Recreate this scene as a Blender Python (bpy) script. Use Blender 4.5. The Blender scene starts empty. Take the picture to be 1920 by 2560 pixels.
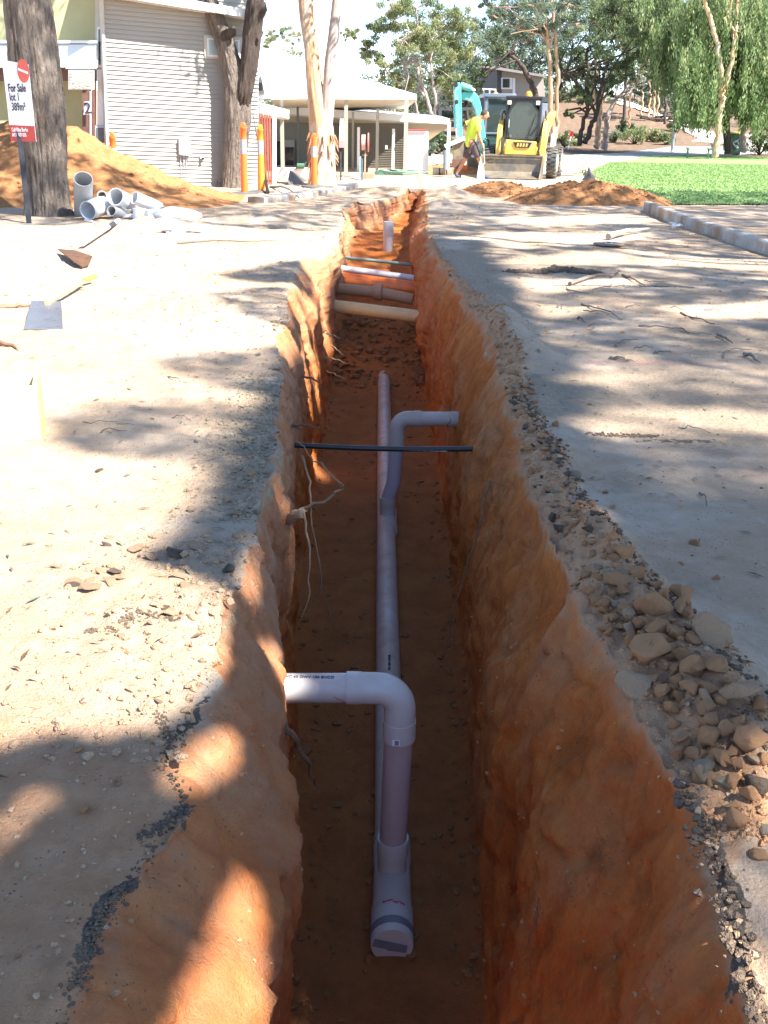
import bpy, bmesh, math, random
import numpy as np
from mathutils import Vector, Matrix
R = math.radians
random.seed(7); rng = np.random.default_rng(11)
scene = bpy.context.scene
COL = scene.collection

# ------------------------------------------------------------------ camera
CAM_H = 1.6; FPX = 2588.0; PITCH = R(21.1); ROLL = R(1.0)
cam_d = bpy.data.cameras.new('camera'); cam = bpy.data.objects.new('camera', cam_d); COL.objects.link(cam)
cam_d.sensor_fit = 'VERTICAL'; cam_d.sensor_height = 36.0; cam_d.lens = 36.0*FPX/2560.0
cam_d.clip_start = 0.05; cam_d.clip_end = 1500
cam.matrix_world = Matrix.Translation((0, 0, CAM_H)) @ Matrix.Rotation(math.pi/2-PITCH, 4, 'X') @ Matrix.Rotation(ROLL, 4, 'Z')
scene.camera = cam
# ------------------------------------------------------------------ light
SUN_EL = 50.0; SUN_AZ = 55.0      # azimuth measured from -Y towards +X
SUN = Vector((math.cos(R(SUN_EL))*math.sin(R(SUN_AZ)), -math.cos(R(SUN_EL))*math.cos(R(SUN_AZ)), math.sin(R(SUN_EL))))
sl = bpy.data.lights.new('sun', 'SUN'); sl.energy = 5.0; sl.angle = R(0.53); sl.color = (1.0, 0.96, 0.9)
so = bpy.data.objects.new('sun', sl); COL.objects.link(so); so.rotation_euler = SUN.to_track_quat('Z', 'Y').to_euler()
so.location = (20, -15, 30)
w = bpy.data.worlds.new('World'); scene.world = w; w.use_nodes = True
nt = w.node_tree; nt.nodes.clear()
sky = nt.nodes.new('ShaderNodeTexSky'); sky.sky_type = 'NISHITA'; sky.sun_disc = False
sky.sun_elevation = R(SUN_EL); sky.sun_rotation = math.atan2(SUN.x, SUN.y)
sky.altitude = 1500; sky.air_density = .75; sky.dust_density = 0.0; sky.ozone_density = 1.6
bg = nt.nodes.new('ShaderNodeBackground'); bg.inputs['Strength'].default_value = 0.125
wo = nt.nodes.new('ShaderNodeOutputWorld'); nt.links.new(sky.outputs[0], bg.inputs[0]); nt.links.new(bg.outputs[0], wo.inputs[0])
scene.view_settings.view_transform = 'Standard'; scene.view_settings.look = 'None'
scene.view_settings.exposure = 1.9; scene.view_settings.gamma = 1.0; scene.view_settings.use_curve_mapping = False
scene.cycles.max_bounces = 8; scene.cycles.diffuse_bounces = 5; scene.cycles.transparent_max_bounces = 8

# ------------------------------------------------------------------ survey helpers: sight lines of the photo meeting real ground / a real distance
MC = np.array(cam.matrix_world.to_3x3())
def sight(px, py):
    return MC @ np.array([(px-960)/FPX, -(py-1280)/FPX, -1.0])
def G(px, py, z=0.0):
    d = sight(px, py); t = (z-CAM_H)/d[2]; return Vector((d[0]*t, d[1]*t, z))
def P(px, py, Y):
    d = sight(px, py); t = Y/d[1]; return Vector((d[0]*t, Y, CAM_H+d[2]*t))
K = 1920/1659.0

# ------------------------------------------------------------------ noise
_T = rng.random((64, 64, 64)).astype(np.float32)
def vnoise(p):
    p = np.asarray(p, dtype=np.float64); i = np.floor(p).astype(np.int64); f = p-i; f = f*f*(3-2*f)
    a = i & 63; b = (i+1) & 63
    x0, y0, z0 = a[..., 0], a[..., 1], a[..., 2]; x1, y1, z1 = b[..., 0], b[..., 1], b[..., 2]
    fx, fy, fz = f[..., 0], f[..., 1], f[..., 2]
    def L(u, v, t): return u+(v-u)*t
    c00 = L(_T[x0, y0, z0], _T[x1, y0, z0], fx); c10 = L(_T[x0, y1, z0], _T[x1, y1, z0], fx)
    c01 = L(_T[x0, y0, z1], _T[x1, y0, z1], fx); c11 = L(_T[x0, y1, z1], _T[x1, y1, z1], fx)
    return (L(L(c00, c10, fy), L(c01, c11, fy), fz)*2-1)
def fbm(p, o=4, g=.5, l=2.03):
    p = np.asarray(p, dtype=np.float64); s = 0; a = 1; n = 0
    for k in range(o):
        s = s+a*vnoise(p+k*17.3); n += a; a *= g; p = p*l
    return s/n
def P3(x, y, z, sx=1, sy=None, sz=None, off=0):
    sy = sx if sy is None else sy; sz = sx if sz is None else sz
    x, y, z = np.broadcast_arrays(x, y, z)
    return np.stack([x*sx+off, y*sy+off*1.7, z*sz+off*.6], -1)
def sst(a, b, x):
    t = np.clip((x-a)/(b-a), 0, 1); return t*t*(3-2*t)

# ------------------------------------------------------------------ object helpers
def tag(o, label=None, cat=None, group=None, kind=None):
    if label: o['label'] = label
    if cat: o['category'] = cat
    if group: o['group'] = group
    if kind: o['kind'] = kind
    return o
def empty(name, loc, label=None, cat=None, group=None, rz=0.0):
    o = bpy.data.objects.new(name, None); COL.objects.link(o); o.empty_display_size = .2
    o.location = loc; o.rotation_euler = (0, 0, rz)
    return tag(o, label, cat, group)
def roots_matrix(o):
    m = Matrix.LocRotScale(o.location, o.rotation_euler, o.scale)
    return (roots_matrix(o.parent) @ m) if o.parent else m
class MB:
    def __init__(s): s.v = []; s.f = []; s.m = []; s.n = 0
    def add(s, V, F, mi=0, M=None):
        V = [Vector(q) for q in V]
        if M is not None: V = [M @ q for q in V]
        b = s.n; s.v += V; s.n += len(V)
        for f in F: s.f.append(tuple(i+b for i in f)); s.m.append(mi)
        return s
    def box(s, c, d, mi=0, M=None, rz=0, rx=0, ry=0, taper=1.0):
        a, b, h = d[0]/2, d[1]/2, d[2]/2; t = taper
        V = [(-a, -b, -h), (a, -b, -h), (a, b, -h), (-a, b, -h), (-a*t, -b*t, h), (a*t, -b*t, h), (a*t, b*t, h), (-a*t, b*t, h)]
        X = Matrix.Translation(c) @ Matrix.Rotation(rz, 4, 'Z') @ Matrix.Rotation(ry, 4, 'Y') @ Matrix.Rotation(rx, 4, 'X')
        if M is not None: X = M @ X
        return s.add(V, [(0, 3, 2, 1), (4, 5, 6, 7), (0, 1, 5, 4), (1, 2, 6, 5), (2, 3, 7, 6), (3, 0, 4, 7)], mi, X)
    def bar(s, p, q, wd, th=None, mi=0, up=(0, 0, 1)):
        p = Vector(p); q = Vector(q); th = wd if th is None else th; d = q-p; L = d.length; d.normalize()
        u = Vector(up); x = d.cross(u)
        if x.length < 1e-4: x = Vector((1, 0, 0))
        x.normalize(); y = x.cross(d).normalized()
        X = Matrix((x, y, d)).transposed().to_4x4(); X.translation = (p+q)/2
        return s.box((0, 0, 0), (wd, th, L), mi, X)
    def tube(s, pts, r, n=12, mi=0, cap=True, inner=None, jit=0):
        pts = [Vector(q) for q in pts]; m = len(pts)
        rs = [r]*m if isinstance(r, (int, float)) else list(r)
        V = []; F = []
        prev = None
        for i, q in enumerate(pts):
            d = (pts[min(i+1, m-1)]-pts[max(i-1, 0)]).normalized()
            if prev is None:
                a = Vector((0, 0, 1)) if abs(d.z) < .9 else Vector((1, 0, 0)); x = d.cross(a).normalized()
            else:
                x = (prev-d*prev.dot(d)).normalized()
            prev = x; y = d.cross(x)
            for k in range(n):
                t = 2*math.pi*k/n; rr = rs[i]*(1+jit*random.uniform(-1, 1)); V.append(q+(x*math.cos(t)+y*math.sin(t))*rr)
        for i in range(m-1):
            for k in range(n):
                a = i*n+k; b = i*n+(k+1) % n; F.append((a, b, b+n, a+n))
        if cap: F.append(tuple(range(n))[::-1]); F.append(tuple((m-1)*n+k for k in range(n)))
        s.add(V, F, mi)
        return s
    def pipe(s, p, q, ro, ri, n=24, mi=0):          # open pipe with wall thickness
        p = Vector(p); q = Vector(q); d = (q-p).normalized()
        a = Vector((0, 0, 1)) if abs(d.z) < .9 else Vector((1, 0, 0)); x = d.cross(a).normalized(); y = d.cross(x)
        V = []
        for (c, rr) in ((p, ro), (q, ro), (q, ri), (p, ri)):
            for k in range(n):
                t = 2*math.pi*k/n; V.append(c+(x*math.cos(t)+y*math.sin(t))*rr)
        F = []
        for j in range(4):
            for k in range(n):
                a_ = j*n+k; b_ = j*n+(k+1) % n; c_ = ((j+1) % 4)*n+(k+1) % n; d_ = ((j+1) % 4)*n+k; F.append((a_, b_, c_, d_))
        return s.add(V, F, mi)
    def prism(s, poly, p0, ax, ay, az, th, mi=0):   # polygon in (ax, ay) plane, extruded th along az, centred
        ax, ay, az = Vector(ax), Vector(ay), Vector(az); p0 = Vector(p0); n = len(poly)
        V = [p0+ax*a+ay*b-az*th/2 for a, b in poly]+[p0+ax*a+ay*b+az*th/2 for a, b in poly]
        F = [tuple(range(n))[::-1], tuple(range(n, 2*n))]+[(i, (i+1) % n, n+(i+1) % n, n+i) for i in range(n)]
        return s.add(V, F, mi)
    def build(s, name, mat, parent=None, local=False, smooth=False, bevel=0, label=None, cat=None, group=None, kind=None, origin=None, sub=0, seg=2):
        me = bpy.data.meshes.new(name)
        if parent is not None: off = None if local else roots_matrix(parent).inverted()
        else:
            if origin is None:
                zs = min(q.z for q in s.v); origin = Vector((sum(q.x for q in s.v)/s.n, sum(q.y for q in s.v)/s.n, zs))
            off = None if local else Matrix.Translation(-Vector(origin))
        V = s.v if off is None else [off @ q for q in s.v]
        me.from_pydata([tuple(q) for q in V], [], s.f); me.update()
        for m_ in (mat if isinstance(mat, (list, tuple)) else [mat]): me.materials.append(m_)
        if any(s.m): me.polygons.foreach_set('material_index', s.m)
        bm = bmesh.new(); bm.from_mesh(me); bmesh.ops.recalc_face_normals(bm, faces=bm.faces); bm.to_mesh(me); bm.free()
        if smooth: me.polygons.foreach_set('use_smooth', [True]*len(me.polygons))
        o = bpy.data.objects.new(name, me); COL.objects.link(o)
        if parent is not None: o.parent = parent
        elif not local: o.location = origin
        if bevel:
            b = o.modifiers.new('bevel', 'BEVEL'); b.width = bevel; b.segments = seg; b.limit_method = 'ANGLE'; b.angle_limit = R(35)
            me.polygons.foreach_set('use_smooth', [True]*len(me.polygons))
            try: me.set_sharp_from_angle(angle=R(40))
            except Exception: pass
            b.harden_normals = False
        elif smooth:
            try: me.set_sharp_from_angle(angle=R(50))
            except Exception: pass
        if sub:
            m_ = o.modifiers.new('sub', 'SUBSURF'); m_.levels = sub; m_.render_levels = sub
        return tag(o, label, cat, group, kind)
def mesh_np(name, V, F, mat, parent=None, smooth=True, attrs=None, fattr=None):
    V = np.asarray(V, dtype=np.float32); F = np.asarray(F, dtype=np.int32); k = F.shape[1]
    me = bpy.data.meshes.new(name); me.vertices.add(len(V)); me.vertices.foreach_set('co', V.ravel())
    me.loops.add(F.size); me.loops.foreach_set('vertex_index', F.ravel())
    me.polygons.add(len(F)); me.polygons.foreach_set('loop_start', np.arange(0, F.size, k, dtype=np.int32))
    me.polygons.foreach_set('use_smooth', np.full(len(F), smooth))
    me.update(calc_edges=True); me.validate()
    me.materials.append(mat)
    for nm, a in (attrs or {}).items():
        at = me.attributes.new(nm, 'FLOAT', 'POINT'); at.data.foreach_set('value', np.asarray(a, dtype=np.float32).ravel())
    o = bpy.data.objects.new(name, me); COL.objects.link(o)
    if parent is not None: o.parent = parent
    return o
def grid_faces(nr, nc):
    a = np.arange(nr*nc).reshape(nr, nc)
    return np.stack([a[:-1, :-1], a[:-1, 1:], a[1:, 1:], a[1:, :-1]], -1).reshape(-1, 4)
def text_mesh(name, s, size, M, mat, parent=None, depth=.002, bold=0.0, align='LEFT', sx=1.0):
    cu = bpy.data.curves.new(name, 'FONT'); cu.body = s; cu.size = size; cu.extrude = depth; cu.align_x = align; cu.offset = bold*size
    cu.resolution_u = 3
    t = bpy.data.objects.new(name+'_tmp', cu); COL.objects.link(t)
    dg = bpy.context.evaluated_depsgraph_get(); me = bpy.data.meshes.new_from_object(t.evaluated_get(dg))
    bpy.data.objects.remove(t); bpy.data.curves.remove(cu)
    me.transform(Matrix.Scale(sx, 4, (1, 0, 0)))
    me.materials.clear(); me.materials.append(mat); me.name = name
    o = bpy.data.objects.new(name, me); COL.objects.link(o)
    if parent is not None: me.transform(roots_matrix(parent).inverted() @ M); o.parent = parent
    else: o.matrix_world = M
    return o
def copy_tree(o, parent=None):
    c = o.copy(); COL.objects.link(c); c.parent = parent
    for ch in [q for q in bpy.data.objects if q.parent is o]:
        copy_tree(ch, c)
    return c

# ------------------------------------------------------------------ materials
def mat_new(name):
    m = bpy.data.materials.new(name); m.use_nodes = True; t = m.node_tree; t.nodes.clear()
    o = t.nodes.new('ShaderNodeOutputMaterial'); b = t.nodes.new('ShaderNodeBsdfPrincipled'); t.links.new(b.outputs[0], o.inputs[0])
    return m, t, b
def nd(t, ty, **kw):
    n = t.nodes.new(ty)
    for k, v in kw.items():
        if k.startswith('i_'): n.inputs[k[2:].replace('_', ' ')].default_value = v
        else: setattr(n, k, v)
    return n
def noise(t, vec, scale, detail=4, rough=.55, dist=0):
    n = nd(t, 'ShaderNodeTexNoise'); n.inputs['Scale'].default_value = scale; n.inputs['Detail'].default_value = detail
    n.inputs['Roughness'].default_value = rough; n.inputs['Distortion'].default_value = dist
    if vec is not None: t.links.new(vec, n.inputs['Vector'])
    return n.outputs['Fac']
def ramp(t, fac, stops):
    r = nd(t, 'ShaderNodeValToRGB'); e = r.color_ramp.elements
    while len(e) < len(stops): e.new(.5)
    for q, (p, c) in zip(e, stops):
        q.position = p; q.color = (*c, 1) if len(c) == 3 else c
    t.links.new(fac, r.inputs[0]); return r.outputs[0]
def mix(t, fac, a, b, mode='MIX'):
    m = nd(t, 'ShaderNodeMix'); m.data_type = 'RGBA'; m.blend_type = mode
    if isinstance(fac, (int, float)): m.inputs[0].default_value = fac
    else: t.links.new(fac, m.inputs[0])
    for i, c in ((6, a), (7, b)):
        if isinstance(c, tuple): m.inputs[i].default_value = (*c, 1) if len(c) == 3 else c
        else: t.links.new(c, m.inputs[i])
    return m.outputs[2]
def fmath(t, op, a, b=None, clamp=False):
    m = nd(t, 'ShaderNodeMath', operation=op); m.use_clamp = clamp
    for i, c in ((0, a), (1, b)):
        if c is None: continue
        if isinstance(c, (int, float)): m.inputs[i].default_value = c
        else: t.links.new(c, m.inputs[i])
    return m.outputs[0]
def g3(v): return (v, v, v)
def bump(t, b, h, strength=.4, dist=.01):
    n = nd(t, 'ShaderNodeBump'); n.inputs['Strength'].default_value = strength; n.inputs['Distance'].default_value = dist
    t.links.new(h, n.inputs['Height']); t.links.new(n.outputs[0], b.inputs['Normal'])
def stretch(t, sc, obj=True):
    tc = nd(t, 'ShaderNodeTexCoord'); mp = nd(t, 'ShaderNodeMapping'); mp.inputs['Scale'].default_value = sc
    t.links.new(tc.outputs['Object'], mp.inputs[0]); return mp.outputs[0]
def simple(name, col, rough=.6, metal=0, var=.12, scale=8, bmp=.0, bs=60, dirt=None, dirt_amt=.0, sc=(1, 1, 1), spec=.5, coat=0):
    m, t, b = mat_new(name); v = stretch(t, sc)
    f = noise(t, v, scale, 5, .6)
    c = mix(t, ramp(t, f, [(.3, g3(0)), (.7, g3(1))]), tuple(x*(1-var) for x in col), tuple(min(1, x*(1+var)) for x in col))
    if dirt:
        f2 = noise(t, v, scale*.45, 6, .65); c = mix(t, ramp(t, f2, [(.62-dirt_amt*.4, g3(0)), (.78-dirt_amt*.3, g3(1))]), c, dirt)
    t.links.new(c, b.inputs['Base Color']); b.inputs['Metallic'].default_value = metal
    b.inputs['Specular IOR Level'].default_value = spec; b.inputs['Coat Weight'].default_value = coat
    r = ramp(t, noise(t, v, scale*2, 3), [(0, g3(max(0, rough-.12))), (1, g3(min(1, rough+.12)))]); t.links.new(r, b.inputs['Roughness'])
    if bmp: bump(t, b, noise(t, v, bs, 4), bmp, .01)
    return m

def soil_mat(name, ground=True):
    m, t, b = mat_new(name)
    geo = nd(t, 'ShaderNodeNewGeometry'); pos = geo.outputs['Position']
    def at(n): a = nd(t, 'ShaderNodeAttribute'); a.attribute_name = n; return a.outputs['Fac']
    def mp(sc): q = nd(t, 'ShaderNodeMapping'); q.inputs['Scale'].default_value = sc; t.links.new(pos, q.inputs[0]); return q.outputs[0]
    n1 = noise(t, pos, 1.7, 6, .6, .3); n2 = noise(t, pos, 9, 6, .65); n3 = noise(t, mp((7, 7, 2.8)), 1.0, 7, .7, .2); n4 = noise(t, pos, 70, 3, .7)
    wall = ramp(t, n3, [(.25, (.41, .10, .022)), (.45, (.56, .15, .03)), (.6, (.64, .205, .045)), (.8, (.65, .28, .10))])
    wall = mix(t, ramp(t, n1, [(.48, g3(0)), (.66, g3(.45))]), wall, (.58, .29, .14))
    wall = mix(t, ramp(t, n2, [(.54, g3(0)), (.70, g3(.7))]), wall, (.32, .11, .03))
    if not ground:
        colr = ramp(t, n2, [(.25, (.34, .14, .052)), (.5, (.42, .195, .08)), (.75, (.49, .265, .13))])
    else:
        dry = ramp(t, n2, [(.25, (.46, .34, .23)), (.5, (.56, .43, .31)), (.75, (.62, .51, .40))])
        dry = mix(t, ramp(t, noise(t, pos, .9, 5, .6, .5), [(.42, g3(0)), (.6, g3(.55))]), dry, (.52, .33, .19))
        dry = mix(t, at('warm'), dry, ramp(t, n2, [(.3, (.49, .25, .125)), (.7, (.58, .34, .19))]))
        dry = mix(t, at('litter'), dry, ramp(t, noise(t, pos, 3, 6, .75), [(.3, (.10, .065, .045)), (.55, (.18, .12, .08)), (.75, (.32, .22, .14))]))
        grey = ramp(t, noise(t, pos, 30, 5, .7), [(.3, (.31, .23, .16)), (.7, (.48, .37, .26))])
        top = mix(t, at('grey'), dry, grey)
        pf = fmath(t, 'MULTIPLY', at('pale'), ramp(t, noise(t, pos, 3.5, 5, .65), [(.25, g3(.55)), (.6, g3(1))]))
        wall = mix(t, pf, wall, ramp(t, n2, [(.28, (.47, .215, .105)), (.5, (.57, .29, .155)), (.72, (.63, .40, .25))]))
        wall = mix(t, at('course'), wall, mix(t, ramp(t, noise(t, pos, 22, 4, .7), [(.35, g3(0)), (.65, g3(1))]), (.42, .28, .16), (.54, .43, .29)))
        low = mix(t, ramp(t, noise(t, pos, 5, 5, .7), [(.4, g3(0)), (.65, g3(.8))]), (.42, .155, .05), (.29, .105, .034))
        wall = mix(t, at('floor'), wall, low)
        colr = mix(t, at('top'), wall, top)
        a = fmath(t, 'ADD', at('asph'), fmath(t, 'MULTIPLY', fmath(t, 'SUBTRACT', noise(t, pos, 26, 5, .75), .5), 1.6))
        colr = mix(t, ramp(t, a, [(.46, g3(0)), (.56, g3(1))]), colr, mix(t, n4, (.06, .05, .042), (.20, .165, .13)))
        p = fmath(t, 'MULTIPLY', at('pink'), fmath(t, 'ADD', noise(t, mp((3, 14, 3)), 2.5, 5, .8), -.08))
        colr = mix(t, ramp(t, p, [(.3, g3(0)), (.5, g3(.6))]), colr, (.62, .16, .26))
    spk = nd(t, 'ShaderNodeTexVoronoi'); spk.inputs['Scale'].default_value = 55; t.links.new(pos, spk.inputs['Vector'])
    sf = ramp(t, spk.outputs['Distance'], [(.0, g3(1)), (.16, g3(1)), (.22, g3(0))])
    sp2 = ramp(t, noise(t, pos, 7, 3, .6), [(.5, g3(0)), (.62, g3(1))])
    colr = mix(t, fmath(t, 'MULTIPLY', sf, sp2), colr, (.22, .14, .09))
    t.links.new(colr, b.inputs['Base Color']); b.inputs['Roughness'].default_value = .95; b.inputs['Specular IOR Level'].default_value = .15
    h = fmath(t, 'ADD', fmath(t, 'MULTIPLY', n4, .6), fmath(t, 'ADD', fmath(t, 'MULTIPLY', noise(t, mp((30, 30, 16)), 1.0, 7, .75), 1.5), fmath(t, 'MULTIPLY', noise(t, pos, 200, 2, .6), .22)))
    bump(t, b, h, 1.0, .02)
    return m
M_SOIL = soil_mat('soil_ground'); M_DIRT = soil_mat('soil_orange', False)

# ------------------------------------------------------------------ ground with the trench cut into it
def kn(*p):
    a = np.array(p, dtype=float); return lambda y: np.interp(y, a[:, 0], a[:, 1])
kA = kn((-6, -.6), (1.0, -.62), (1.46, -.59), (1.85, -.56), (2.12, -.47), (2.29, -.57), (2.45, -.55), (2.69, -.47), (3.25, -.55), (3.7, -.52), (4.15, -.54), (5.16, -.58), (6.4, -.66), (7.3, -.76), (7.9, -.85), (8.1, -.80), (9.64, -.93), (11.2, -1.0), (12.4, -.99), (12.75, -.74), (14.1, -.68), (17.4, -.72), (18.9, -.86), (19.4, -.7), (22.0, .14), (23.5, .55), (24.6, .70), (300, .7))
kB = kn((-6, -.28), (1.0, -.25), (1.74, -.25), (2.4, -.235), (2.9, -.30), (3.14, -.335), (3.66, -.40), (4.3, -.49), (5.2, -.545), (6.4, -.60), (7.9, -.70), (9.6, -.78), (11, -.82), (12.4, -.84), (12.7, -.70), (14.1, -.665), (17.4, -.70), (18.9, -.80), (19.4, -.65), (22.0, .18), (23.5, .57), (24.6, .71), (300, .71))
kC = kn((-6, -.32), (1.0, -.30), (2.8, -.335), (3.54, -.37), (4.2, -.43), (5.6, -.53), (7, -.575), (9, -.61), (12, -.66), (14.5, -.63), (18.5, -.68), (19.6, -.5), (22, .24), (23.5, .60), (24.6, .72), (300, .72))
kD = kn((-6, .36), (1, .36), (2.8, .40), (3.6, .435), (5, .49), (8, .50), (10.8, .48), (13, .44), (16, .38), (20, .50), (22, .58), (24.6, .735), (300, .735))
kF = kn((-6, .72), (1.0, .74), (1.49, .735), (1.88, .765), (2.11, .785), (2.33, .755), (2.81, .71), (3.3, .68), (3.71, .69), (4.5, .68), (5.7, .73), (7.7, .78), (8.45, .77), (9.8, .71), (12.4, .60), (15.5, .55), (17.6, .63), (21.5, .72), (24.6, .76), (300, .76))
kZ = kn((-6, -1.45), (12.1, -1.45), (12.7, -1.2), (13.6, -1.0), (15, -.88), (16.2, -.72), (17.5, -.57), (19.5, -.5), (21.5, -.45), (23.2, -.3), (24.6, -.02), (25, 0), (300, 0))
kBz = kn((-6, -.34), (2.6, -.34), (3.7, -.28), (4.6, -.16), (6, -.14), (8, -.25), (12, -.3), (14, -.12), (20, -.12), (23.2, -.1), (24.6, -.01), (25, 0), (300, 0))
BUMPS = [(4.0, 1.9, 22.9, .26, .9, .5), (1.25, 0, 22.3, .20, .5, .5), (.95, 0, 20.0, .15, .35, .7), (.0, 0, 22.8, .16, .8, .45), (-.5, 0, 19.7, .12, .4, .4), (2.2, 0, 23.2, .12, .8, .3),
         (-1.9, 0, 16.6, .14, 1.0, .5), (-3.4, 0, 15.6, .12, 1.2, .5), (1.5, 0, 17.4, .05, .7, .5), (2.7, 0, 13.2, .06, .7, .25), (.98, 0, 8.3, .12, .2, .5), (1.05, 0, 7.2, .10, .18, .4), (.95, 0, 9.3, .08, .16, .5), (1.0, 0, 2.75, .07, .2, .5), (1.1, 0, 2.35, .05, .2, .25), (.85, 0, 3.6, .05, .12, .5)]
def terrain(x, y):
    x, y = np.broadcast_arrays(np.asarray(x, float), np.asarray(y, float))
    z = .9*sst(52, 95, y)*sst(2, 16, x)+2.2*sst(62, 90, y)*sst(6, 14, x)*(1-sst(17, 24, x))+5*sst(110, 240, y)
    z = z+1.0*sst(58, 80, y)*(1-sst(8, 14, x))*sst(-4, 3, x)
    for b in BUMPS:
        cx, cy, hh, rx, ry = (b[0], b[2], b[3], b[4], b[5])
        r2 = ((x-cx)/rx)**2+((y-cy)/ry)**2; z = z+hh*np.exp(-r2*1.5)*(1+.5*fbm(P3(x, y, 0, 5), 3))
    near = 1-sst(26, 34, y)
    pt = P3(x, y, 0, 1)
    z = z+near*(.025*fbm(pt*.7, 3)+.012*fbm(pt*3.1+4, 4))
    lm = 1-sst(-.8, .4, x)
    peb = vnoise(pt*21+9); z = z+near*lm*.012*np.maximum(peb-.35, 0)
    cl = sst(.1, .45, fbm(pt*2.1+31, 3)); z = z+near*lm*cl*.016*np.abs(fbm(pt*9+3, 3))*2
    wv = .12*np.sin(y*.5)
    for rx_ in (1.75, 3.15): z = z-near*(.010*np.exp(-((x-rx_-wv)/.13)**2)-.006*np.exp(-((x-rx_-wv-.2)/.06)**2))*(.6+.4*vnoise(pt*.8))*sst(22, 18, y)+near*.0025*np.exp(-((x-rx_-wv)/.12)**4)*np.sin(y*48+np.abs(x-rx_-wv)*22)
    zone = np.exp(-(((x+.75)/.33)**2+((y-3.1)/.75)**2)); z = z+zone*.05*np.maximum(fbm(pt*7+2, 4), -.1)
    zone2 = np.exp(-(((x+.72)/.2)**2+((y-5.0)/.9)**2)); z = z+zone2*.045*np.maximum(fbm(pt*11+2, 4), -.1)
    z = z+near*.004*fbm(pt*16, 4)
    return z
def near_rim(x, y):
    f = kF(y); a = kA(y)
    er = np.exp(-np.maximum(x-f, 0)/.10)*(x >= f-.02); el = np.exp(-np.maximum(a-x, 0)/.12)*(x <= a+.02)
    return el, er
kW = kn((-6, 0), (1.9, .02), (2.2, .24), (2.6, .34), (3.2, .30), (4, .21), (5, .17), (6, .10), (7, .16), (8.5, .14), (10, .08), (12, .03), (300, 0))
def band(x, y):
    u = (x-kF(y))/np.maximum(kW(y), 1e-3); return (kW(y) > .015)*sst(1.25, .85, u+.5*fbm(P3(x, y, 0, 6, off=81), 3))*(x > kF(y)-.05)
def surf(x, y):
    z = terrain(x, y); el, er = near_rim(x, y); dp = sst(25, 24, y)
    n = fbm(P3(x, y, 0, 6, off=5), 4)
    fx = kF(y)
    berm = np.exp(-((x-fx-.13)/.13)**2)*sst(2.3, 3.2, y)*(1-sst(11, 14, y))
    bd = band(x, y); rg_ = fbm(P3(x, y, 0, 9, off=83), 4); z = z+bd*dp*(.05*np.abs(rg_)+.014*np.maximum(vnoise(P3(x, y, 0, 34, off=2)), -.2))
    z = z+dp*(er*.045*n-er*er*.012+el*.05*np.where(n > 0, n, n*.5)-el*el*.012)+berm*(.025+.06*np.maximum(fbm(P3(x, y, 0, 4, off=8), 4), -.2))
    return z
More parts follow.
